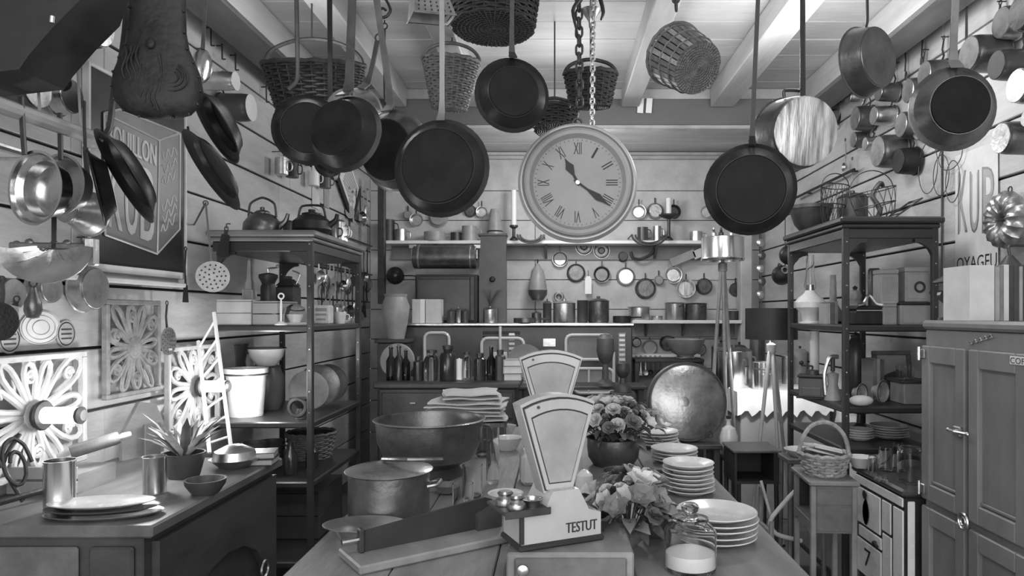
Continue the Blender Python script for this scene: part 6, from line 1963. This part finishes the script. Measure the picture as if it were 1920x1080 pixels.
# ------------------------------------------------------------------ tripod lamps
def tripod_lamp(label, px, d, shade, sm, apex, feet, zf, lm):
    t = thing('tripod_lamp', label, 'lamp', (X(px, d), d, zf))
    (r0, z0, r1, z1) = shade
    z0, z1, az = z0 - zf, z1 - zf, apex - zf
    if sm is M_blackm:
        build('shade', S().lathe([(r0, z0), (r1, z1), (r1 - .003, z1), (r0 - .003, z0)], 36), sm, t)
    else:
        build('shade', S().lathe([(0, z0 + .01), (r0 - .006, z0 + .01), (r0 - .005, z0), (r0, z0), (r0 + .004, z0 + .012), (r0, z0 + .02), (r1, z1), (r1 - .01, z1 + .004), (0, z1 + .004)], 36), sm, t)
    build('head', S().lathe([(0, az - .03), (.03, az - .03), (.03, az + .02), (.012, az + .03), (.012, z0 + .02), (0, z0 + .02)], 14), lm, t)
    for dx, dy in feet:
        build('leg', S().tube([(dx * .08, dy * .08, az - .02), (dx * .55, dy * .55, az * .5), (dx, dy, .012)], [.013, .012, .009], 8), lm, t)
        build('rubber_foot', S().lathe([(0, 0), (.014, 0), (.012, .014), (0, .014)], 10, T(dx, dy, 0)), M_ink, t)
    return t


tl = tripod_lamp('tripod floor lamp with a plain black drum shade left of the right etagere', 1446, 4.4, (.160, Z(636, 4.4), .160, Z(578, 4.4)), M_blackm, Z(652, 4.4), ((-.17, -.12), (.02, -.17), (.17, .10)), 0, M_wlight)
build('shade_disc', S().lathe([(0, 0), (.156, 0), (.156, .003), (0, .003)], 32, T(0, 0, Z(580, 4.4))), M_blackm, tl)
build('bulb', S().ball(.03, T(0, 0, Z(625, 4.4)), 12), M_bulb, tl)
tripod_lamp('tripod lamp with a shining chromed drum shade by the white post', 1355, 4.55, (.138, Z(489, 4.55), .138, Z(446, 4.55)), M_steel, Z(500, 4.55), ((-.15, -.1), (.0, -.14), (.13, .06)), 0, M_wmid)
for k, (px, m, lab) in enumerate(((1338, M_tin, 'small tin lantern on the chromed lamp shade, first'), (1352, M_iron, 'small dark stopper bottle on the chromed lamp shade'), (1371, M_tin, 'small tin lantern on the chromed lamp shade, last'))):
    turned('small_bottle', lab, 'bottle', (X(px, 4.55), 4.55, Z(446, 4.55) + .0045), [(0, 0), (5, 0), (5, 8), (2, 12), (2, 18), (0, 19)], m, [('neck_ring', [(2.1, 12), (3, 13), (2.1, 14)], M_iron)], px=4.55, n=14)
# steel stock pots on the rear counter
KZ = .8846
turned('steel_stock_pot', 'tall bright steel stock pot on the white cloth', 'pot', (X(1376, 5.1), 5.1, KZ), [(0, 0), (.125, 0), (.13, .008), (.13, .26), (.135, .264), (.124, .262), (.122, .01), (0, .01)], M_steel, [('handle', handle_loop(.13, .15, .22, .03, .006), M_steel), ('lid', [(.137, .265), (.09, .285), (.02, .29), (.02, .305), (0, .308)], M_copd)], n=36)
turned('steel_stock_pot', 'smaller riveted steel pot right of the tall one on the white cloth', 'pot', (X(1432, 4.93), 4.93, KZ), [(0, 0), (.075, 0), (.08, .006), (.08, .19), (.084, .194), (.075, .192), (.073, .01), (0, .01)], M_steel, [('handle', S().tube([(-.03, -.083, .11), (-.03, -.105, .12), (.03, -.105, .12), (.03, -.083, .11)], .005), M_steel), ('band', [(.0805, .14), (.083, .145), (.0805, .15)], M_iron)])
for px, d, r, h, m, lab in ((1352, 5.42, 18, 74, M_copd, 'tall copper boiler behind the bright steel stock pot'), (1386, 5.45, 15, 70, M_iron, 'dark boiler behind the two steel stock pots'), (1420, 5.45, 14, 88, M_dgrey, 'tallest dark tin behind the smaller steel pot'), (1478, 5.3, 12, 58, M_tin, 'pale canister seen behind the left etagere post'), (1500, 5.3, 13, 66, M_pot, 'grey canister seen between the right etagere posts')):
    turned('boiler', lab, 'canister', (X(px, d), d, KZ), [(0, 0), (r, 0), (r, h * .9), (r * .7, h * .97), (r * .2, h), (0, h)], m, [('lid_knob', [(r * .1, h), (r * .2, h * 1.05), (0, h * 1.08)], M_iron)], px=d)
# white jug by the night stand
turned('enamel_jug', 'white enamel bottle jug left of the dark night stand', 'jug', (X(1366, 4.12), 4.12, .5806), [(0, 0), (10, 0), (17, 12), (18, 36), (13, 52), (5, 58), (4, 66), (6, 70), (0, 71)], M_cera, [('stopper', [(4, 70.5), (5, 76), (0, 77)], M_iron)], px=3.95)
t = thing('foot_stool', 'small dark stool under the white enamel jug', 'stool', (X(1366, 4.12), 4.12, 0))
build('seat', S().box(-.045, .06, -.09, .09, .555, .58, b=.004), M_wdark, t)
for a in (-.03, .045):
    for b in (-.07, .07):
        build('leg', S().tube([(a, b, .555), (a, b, 0)], .011), M_wdark, t)
0 and utensil('iron_pan_hook', 'black ball shaped scoops hanging by the left post of the right etagere', Matrix.Translation(P(1476, 455, 4.6)), .02, 'spoon', M_black, .055, cat='scoop')
for px, py, lab, m in ((1480, 478, 'upper dark round scoop hanging left of the right etagere', M_black), (1466, 516, 'lower dark round scoop hanging left of the right etagere', M_black)):
    t = thing('round_scoop', lab, 'scoop', P(px, py, 4.55))
    build('bowl', S().ball(.066, n=18), m, t)
    build('band', S().ring(.02, .006, 14, 6, T(0, -.062, .03)), M_tin, t)
    build('hook', S().tube([(0, 0, .06), (0, .06, .08), (0, .075, .06)], .005), M_iron, t)
solo('scoop_wire', S().tube([(0, 0, 0), (.02, .065, 1.04)], .004), M_iron, 'thin wire carrying the dark round scoops from the lintel', 'wire', P(1472, 498, 4.62))
# bright chained ornaments near the post
t = thing('spoon_string', 'string of bright small spoons hanging right of the white post', 'spoons', P(1426, 432, 5.6))
for i in range(5):
    build('spoon', S().ball(.035, T(.012 * (i % 2), 0, -.1 - i * .105) @ Matrix.Diagonal((.9, .35, 1, 1)), 12), (M_tin, M_copd)[i % 2], t)
build('cord', S().tube([(0, 0, .35), (.006, 0, -.6)], .006, 5), M_iron, t)
build('wall_arm', S().tube([(0, 0, .35), (.28, 0, .35)], .006), M_iron, t)

# ------------------------------------------------------------------ right etagere things
A1, A2, A3 = 1.3666, .9906, .8006
turned('oil_lamp', 'white glass oil lamp with tall chimney on the right etagere', 'lamp', (X(1519, 3.78), 3.78, A1), [(0, 0), (12, 0), (16, 8), (18, 20), (27, 30), (28, 40), (22, 48), (12, 56), (8, 62), (0, 62)], M_cera, [('chimney', [(8.5, 62.5), (11, 70), (8, 90), (7, 128), (6.2, 128), (7.2, 90), (10, 70), (7.5, 62.5)], M_glass), ('burner', [(0, 62.2), (7, 62.2), (7, 72), (0, 72)], M_brass), ('foot', [(12.5, 0), (20, 0), (20, 3), (12.5, 5)], M_cera)], px=3.78)
turned('grey_funnel', 'grey trumpet shaped vase on the right etagere behind the corner post', 'vase', (X(1562, 3.86), 3.86, A1), [(0, 0), (22, 0), (20, 14), (7, 38), (5, 88), (6, 90), (4, 88), (0, 40)], M_pot, [('foot_ring', [(22.2, 0), (24, 2), (22.2, 4)], M_iron)], px=3.86)
for i, (px, m) in enumerate(((1546, M_paper2), (1553, M_wbrown), (1560, M_wmid))):
    book(('first', 'second', 'third')[i] + ' upright small book right of the white oil lamp', X(px, 3.6), 3.6, A1, .017, .11, .105 + .006 * i, m)
t = thing('sewing_box', 'black lacquered box with pale ornament on the right etagere', 'box', (X(1622, 3.34), 3.34, A1))
build('base', S().box(-.075, .075, -.06, .06, 0, .065, b=.006), M_black, t)
build('lid', S().box(-.07, .07, -.055, .055, .066, .092, b=.01), M_black, t)
build('ornament', S().tube([(-.06, -.057, .093), (-.03, -.05, .1), (0, -.04, .14), (.03, -.05, .1), (.06, -.057, .093)], .008, 6).box(-.066, .066, -.0595, -.0565, .066, .071), M_tin, t)
turned('dark_pepper_mill', 'tall dark cylinder canister with pale stripe behind the black lacquered box', 'canister', (X(1639, 3.6), 3.6, A1), [(0, 0), (11, 0), (11, 100), (9, 104), (0, 104)], M_dgrey, [('stripe', S().box(-2, 1, -11.6, -11, 6, 90), M_tin)], px=3.6)
turned('crumpled_jar', 'pale squat ginger jar behind the black lacquered box', 'jar', (X(1603, 3.62), 3.62, A1), [(0, 0), (15, 0), (20, 20), (17, 38), (11, 44), (13, 52), (10, 62), (0, 64)], M_pot, [('lid_knob', [(3, 64), (5, 68), (0, 72)], M_iron)], px=3.62)


def tinbox(label, px0, px1, d, z, h, dp, m, lid=None, name='storage_tin'):
    x0, x1 = X(px0, d), X(px1, d)
    t = thing(name, label, 'tin', ((x0 + x1) / 2, d + dp / 2, z))
    a = (x1 - x0) / 2 - .001
    build('body', S().box(-a, a, -dp / 2, dp / 2, 0, h * .86, b=.004), m, t)
    build('lid', S().box(-a - .0005, a + .0005, -dp / 2 - .001, dp / 2 + .001, h * .862, h, b=.004), lid or m, t)
    build('front_panel', S().box(-a * .8, a * .8, -dp / 2 - .0015, -dp / 2 - .0001, h * .1, h * .78, b=.0005), M_pot if m is not M_pot else M_paper2, t)
    return t


for lab, a, b, d, z, h, m, lid in (('pale square tin at the bottom left of the tin group on the right etagere', 1656, 1683, 3.27, A1, .098, M_paper2, None), ('wide grey tin with a dark lid at the right end of the right etagere shelf', 1688, 1746, 3.25, A1, .108, M_pot, M_blackm), ('pale tin with worn front standing on the left lower tin', 1652, 1686, 3.28, A1 + .0985, .165, M_paper2, M_pot), ('two tone tin with round mark standing on the wide dark lidded tin', 1697, 1744, 3.27, A1 + .1085, .165, M_pot, M_paper2)):
    t = tinbox(lab, a, b, d, z, h, .09, m, lid)
    if 'round mark' in lab:
        build('round_mark', S().ring(.022, .006, 18, 6, T(.01, -.047, .07)), M_iron, t)
turned('dome_sieve', 'small grey domed lid behind the corner post on the right etagere', 'dome', (X(1600, 3.85), 3.85, A1), [(18, 0), (17, 22), (10, 36), (0, 40)], M_iron, [('knob', [(2, 40), (4, 45), (0, 48)], M_iron)], px=3.85)
# middle shelf
t = turned('church_candle', 'thick white candle on the middle shelf of the right etagere', 'candle', (X(1527, 3.86), 3.86, A2), [(0, 32), (8, 32), (8.4, 33), (8.4, 112), (0, 113)], M_candle, [('holder', [(0, 0), (13, 0), (12, 4), (5, 10), (5, 26), (10, 31), (0, 31.5)], M_iron)], px=3.86)
t = thing('coffee_mill', 'black box coffee mill with knob on the middle shelf of the right etagere', 'mill', Matrix.Translation((X(1527, 3.52), 3.55, A2)) @ RZ(-25))
build('case', S().box(-.062, .062, -.055, .055, .006, .105, b=.004), M_dgrey, t)
build('base_board', S().box(-.072, .072, -.065, .065, 0, .0055, b=.001), M_black, t)
build('drawer', S().box(-.045, .045, -.059, -.0552, .015, .055, b=.002), M_dgrey, t)
build('top_board', S().box(-.068, .068, -.06, .06, .1055, .118, b=.003), M_black, t)
build('hopper', S().lathe([(0, .1185), (.035, .1185), (.03, .14), (0, .145)], 16), M_iron, t)
build('crank', S().tube([(0, 0, .145), (0, 0, .16), (-.05, -.03, .165)], .005), M_iron, t)
build('crank_knob', S().ball(.012, T(-.05, -.03, .178), 10), M_black, t)
t = turned('iron_press', 'grey cast press with pale arch on the middle shelf beside the coffee mill', 'press', (X(1566, 3.42), 3.45, A2), [(0, 0), (16, 0), (14, 10), (9, 30), (11, 50), (0, 54)], M_pot, [('arch', S().tube([(-14, 0, 10), (-16, 0, 50), (-6, 0, 80), (10, 0, 82)], 4, 8), M_tin), ('screw', [(0, 54.2), (4, 54.2), (4, 78), (0, 78)], M_iron)], px=3.4)
t = thing('picture_frame', 'small framed landscape picture leaning on the middle shelf of the right etagere', 'picture', Matrix.Translation((X(1676, 3.6), 3.62, A2 + .125)) @ RX(-8))
for a in ((-.1, .1, .088, .11), (-.1, .1, -.12, -.1)):
    build('frame_bar', S().box(a[0], a[1], -.012, .01, a[2], a[3], b=.003), M_wbrown, t)
for a in (-.1, .078):
    build('frame_bar', S().box(a, a + .022, -.012, .01, -.0995, .0875, b=.003), M_wbrown, t)
build('picture_sheet', S().box(-.0775, .0775, -.002, .008, -.0995, .0875), M_pot, t)
build('painted_sky', S().box(-.075, .075, -.0035, -.0022, .05, .085), M_paper2, t)
build('painted_hill', S().prism([(-.075, -.09), (.075, -.09), (.075, -.02), (.03, .01), (-.03, -.01), (-.075, -.04)], -.0035, -.0022), M_iron, t)
for i, (px, m, h) in enumerate(((1629, M_wmid, .2), (1636, M_paper2, .205), (1643, M_wbrown, .2))):
    book(('first', 'second', 'third')[i] + ' tall book standing left of the framed picture', X(px, 3.5), 3.5, A2 + .0, .017, .13, h, m)
turned('dark_urn', 'dark round urn in the shade left of the tall books', 'urn', (X(1604, 3.72), 3.72, A2), [(0, 0), (12, 0), (17, 20), (18, 70), (13, 96), (8, 104), (10, 110), (0, 111)], M_dgrey, [('lid_knob', [(3, 111), (5, 114), (0, 116)], M_dgrey)], px=3.72)
for px, d, tz, r, m, lab in ((1620, 3.28, 0, 18, M_pot, 'grey cup lying on its side at the front of the middle shelf'), (1660, 3.28, 0, 21, M_pot, 'grey bowl standing on edge at the front of the middle shelf')):
    q = d / F
    rr = r * q
    t = thing('standing_bowl', lab, 'bowl', Matrix.Translation((X(px, d), d + .02, A2 + rr * 1.07)) @ RZ(35))
    build('bowl', S().lathe(bowl_prof(rr, rr * .9, rr * .55), 24, T(0, rr * .9, 0) @ RBX), m, t)
    build('rim', S().ring(rr, .003, 24, 6), M_iron, t)
solo('bread_loaf', S().ball(.045, Matrix.Diagonal((1.25, .7, .55, 1)), 18), M_paper, 'white rounded loaf shaped soap on the front of the middle shelf', 'soap', (X(1612, 3.23), 3.215, A2 + .0265))
t = thing('grey_box', 'plain grey box at the right end of the middle shelf', 'box', (X(1713, 3.3), 3.34, A2))
build('body', S().box(-.06, .06, -.07, .07, 0, .10, b=.004), M_pot, t)
build('slab', S().box(-.075, .075, -.08, .08, .101, .115, b=.003), M_wdark, t)
for px, r, h, lab in ((1678, 10, 26, 'small faceted glass on the dark slab, left'), (1695, 10, 28, 'small faceted glass on the dark slab, middle'), (1708, 9, 22, 'small faceted glass on the dark slab, right')):
    d = 3.3
    x = max(X(px, d), 1.635)
    turned('faceted_glass', lab, 'glass', (x + (.0 if px < 1690 else .004), 3.3 + (px - 1690) * .001, A2 + .1156), [(0, 1), (r * .8, 1), (r, h), (r * .92, h), (r * .7, 3), (0, 3)], M_glass, px=d, n=8)
# plates on the low shelf, things on the stove, basket
for k, (px, d, n_, r, lab, grp) in enumerate(((1667, 3.45, 5, 34, 'big pile on the right etagere low shelf', 'plates on the low shelf of the right etagere'), (1612, 3.4, 4, 25, 'small left pile on the right etagere low shelf', 'small plates on the low shelf of the right etagere'))):
    plates(px, d, n_, r, lab, grp, z=A3, dz=.012)
turned('dark_platter_stand', 'dark cake stand on the low shelf of the right etagere', 'stand', (X(1612, 3.75), 3.75, A3), [(0, 0), (16, 0), (6, 10), (5, 26), (32, 32), (33, 35), (0, 34)], M_dgrey, [('rim', [(33.2, 33), (35, 36), (33.2, 36.5)], M_dgrey)], px=3.75)
HZ = .7456
turned('white_bowl', 'white bowl with straight glass on the far corner of the ivory stove', 'bowl', (X(1618, 3.02), 3.04, HZ), [(0, 0), (.03, 0), (.036, .006), (.056, .045), (.06, .048), (.053, .046), (.03, .01), (0, .008)], M_cera)
for px, d, r, h, lab in ((1636, 2.92, 8, 34, 'ribbed straight glass right of the white bowl on the stove'), (1660, 2.98, 12, 44, 'clear preserving glass in the middle of the ivory stove'), (1684, 3.0, 10, 50, 'clear preserving glass behind the large glass jar on the stove'), (1706, 2.78, 22, 66, 'large square looking glass jar on the near end of the ivory stove'), (1652, 2.8, 12, 8, 'tiny glass dish at the front of the ivory stove')):
    turned('preserving_glass', lab, 'glass', (X(px, d), d, HZ), [(0, .5), (r * .95, .5), (r, 2), (r, h * .85), (r * .85, h * .92), (r * .85, h), (r * .8, h), (r * .92, h * .84), (r * .92, 3), (0, 3)], M_glass, px=d, n=20)
# wicker basket on the bedside cabinet, with cutlery and cloths
basket('wicker_basket', 'oval wicker basket with hoop handle full of papers on the bedside cabinet', Matrix.Translation((1.12, 2.9, .7512)) @ RZ(-8), .078, .098, .085, M_wicl, 20, 6, lin=M_wicm, hoop=.13, sx=1.0)
for i, (dx, dy, a, b, lab) in enumerate(((-.02, -.02, 28, 20, 'white folded card lying in the wicker basket, nearest'), (.02, .01, 22, -15, 'white folded card lying in the wicker basket, middle'), (-.03, .04, 18, 40, 'white folded card lying in the wicker basket, rearmost'))):
    t = thing('paper_card', lab, 'card', Matrix.Translation((1.12 + dx, 2.9 + dy, .842 + .009 * i)) @ RZ(b) @ RY(a * .5))
    build('leaf', S().box(-.055, .055, -.028, .028, 0, .003), M_paper, t)
    build('leaf', S().box(-.055, .055, -.028, .028, .0, .003, T(0, 0, .0035) @ RX(4)), M_paper, t)
turned('oval_bread_plate', 'pale crockery plate pile behind the wicker basket', 'plate', (X(1500, 3.5), 3.5, .7006), [(0, 0), (.05, 0), (.085, .012), (.086, .05), (.05, .04), (0, .04)], M_cera) if False else None
t = thing('corner_stool', 'small brown stool behind the wicker basket carrying a dish', 'stool', (X(1503, 3.34), 3.34, 0))
build('seat', S().box(-.09, .09, -.08, .08, .71, .735, b=.004), M_wbrown, t)
for a in (-.075, .075):
    for b in (-.065, .065):
        build('leg', S().tube([(a, b, .71), (a * 1.1, b * 1.1, 0)], .011), M_wbrown, t)
turned('cloth_dish', 'pale dish of napkins behind the wicker basket', 'dish', (X(1503, 3.34), 3.34, .7356), [(0, 0), (.05, 0), (.08, .03), (.083, .033), (.076, .032), (.048, .006), (0, .006)], M_cera)
t = thing('bentwood_frame', 'curved bentwood chair frame between night stand and bedside cabinet', 'chair', (1.0, 3.13, 0))
build('curved_arm', S().tube([(.09, -.05, .66), (.03, -.05, .6), (-.05, -.05, .50), (-.02, -.05, .44), (.09, -.05, .41)], .010, 8), M_wlight, t)
build('leg', S().tube([(-.06, -.06, 0), (-.045, -.055, .5)], .012), M_wmid, t)
build('leg', S().tube([(-.06, .1, 0), (-.05, .08, .62)], .012), M_wmid, t)
build('spindle', S().tube([(-.03, .0, .5), (-.07, .02, .66)], .007), M_wlight, t)
build('seat_rail', S().tube([(-.05, -.055, .45), (-.055, .09, .45)], .012), M_wmid, t)

# ------------------------------------------------------------------ on the icebox
NZ = 1.3956
book('thick pale ledger standing first on the grey icebox', 1.455, 2.45, NZ, .085, .16, .19, M_paper)
bx_ = 1.503
for i, (w_, h, m, lab) in enumerate(((.016, .185, M_paper2, 'grey thin book, first right of the thick pale ledger'), (.012, .19, M_wmid, 'mid brown thin book, second right of the thick pale ledger'), (.017, .192, M_paper, 'pale thin book, third right of the thick pale ledger'), (.014, .188, M_wdark, 'dark thin book, fourth right of the thick pale ledger'), (.018, .19, M_dgrey, 'dark wide book, fifth right of the thick pale ledger'), (.012, .186, M_paper2, 'grey thin book, sixth right of the thick pale ledger'), (.02, .192, M_wdark, 'dark wide book at the right picture edge on the icebox'))):
    book(lab, bx_ + w_ / 2, 2.45, NZ, w_, .15, h, m)
    bx_ += w_ + .0012
t = turned('tole_lamp', 'dark metal lamp with flat cone shade and heart shaped body on the icebox', 'lamp', (1.46, 2.585, NZ), [(0, 0), (.035, 0), (.033, .008), (.01, .014), (.008, .04), (0, .04)], M_iron, [('shade', [(.0, .17), (.012, .168), (.05, .145), (.052, .14), (.046, .143), (.01, .163)], M_iron)])
hs = []
for k in range(24):
    a = 2 * PI * k / 24
    hs.append((.0022 * 16 * math.sin(a) ** 3, .085 + .0022 * (13 * math.cos(a) - 5 * math.cos(2 * a) - 2 * math.cos(3 * a) - math.cos(4 * a))))
build('heart_body', S().prism(hs, -.012, .012), M_dgrey, t)
build('heart_face', S().prism([(x * .6, .085 + (z - .085) * .6) for x, z in hs], -.0145, -.0122), M_pot, t)
build('stem', S().tube([(0, 0, .112), (0, 0, .168)], .005), M_iron, t)
turned('cone_lamp', 'small dark cone shade hanging on the conduit above the icebox lamp', 'lamp', wallpt('r', 1893, 508, .10), [(0, .065), (.012, .062), (.06, .0), (.063, -.003), (.056, 0), (.01, .055), (0, .058)], M_dgrey, [('arm', S().tube([(0, 0, .064), (0, 0, .1), (.09, 0, .1)], .005), M_iron)])
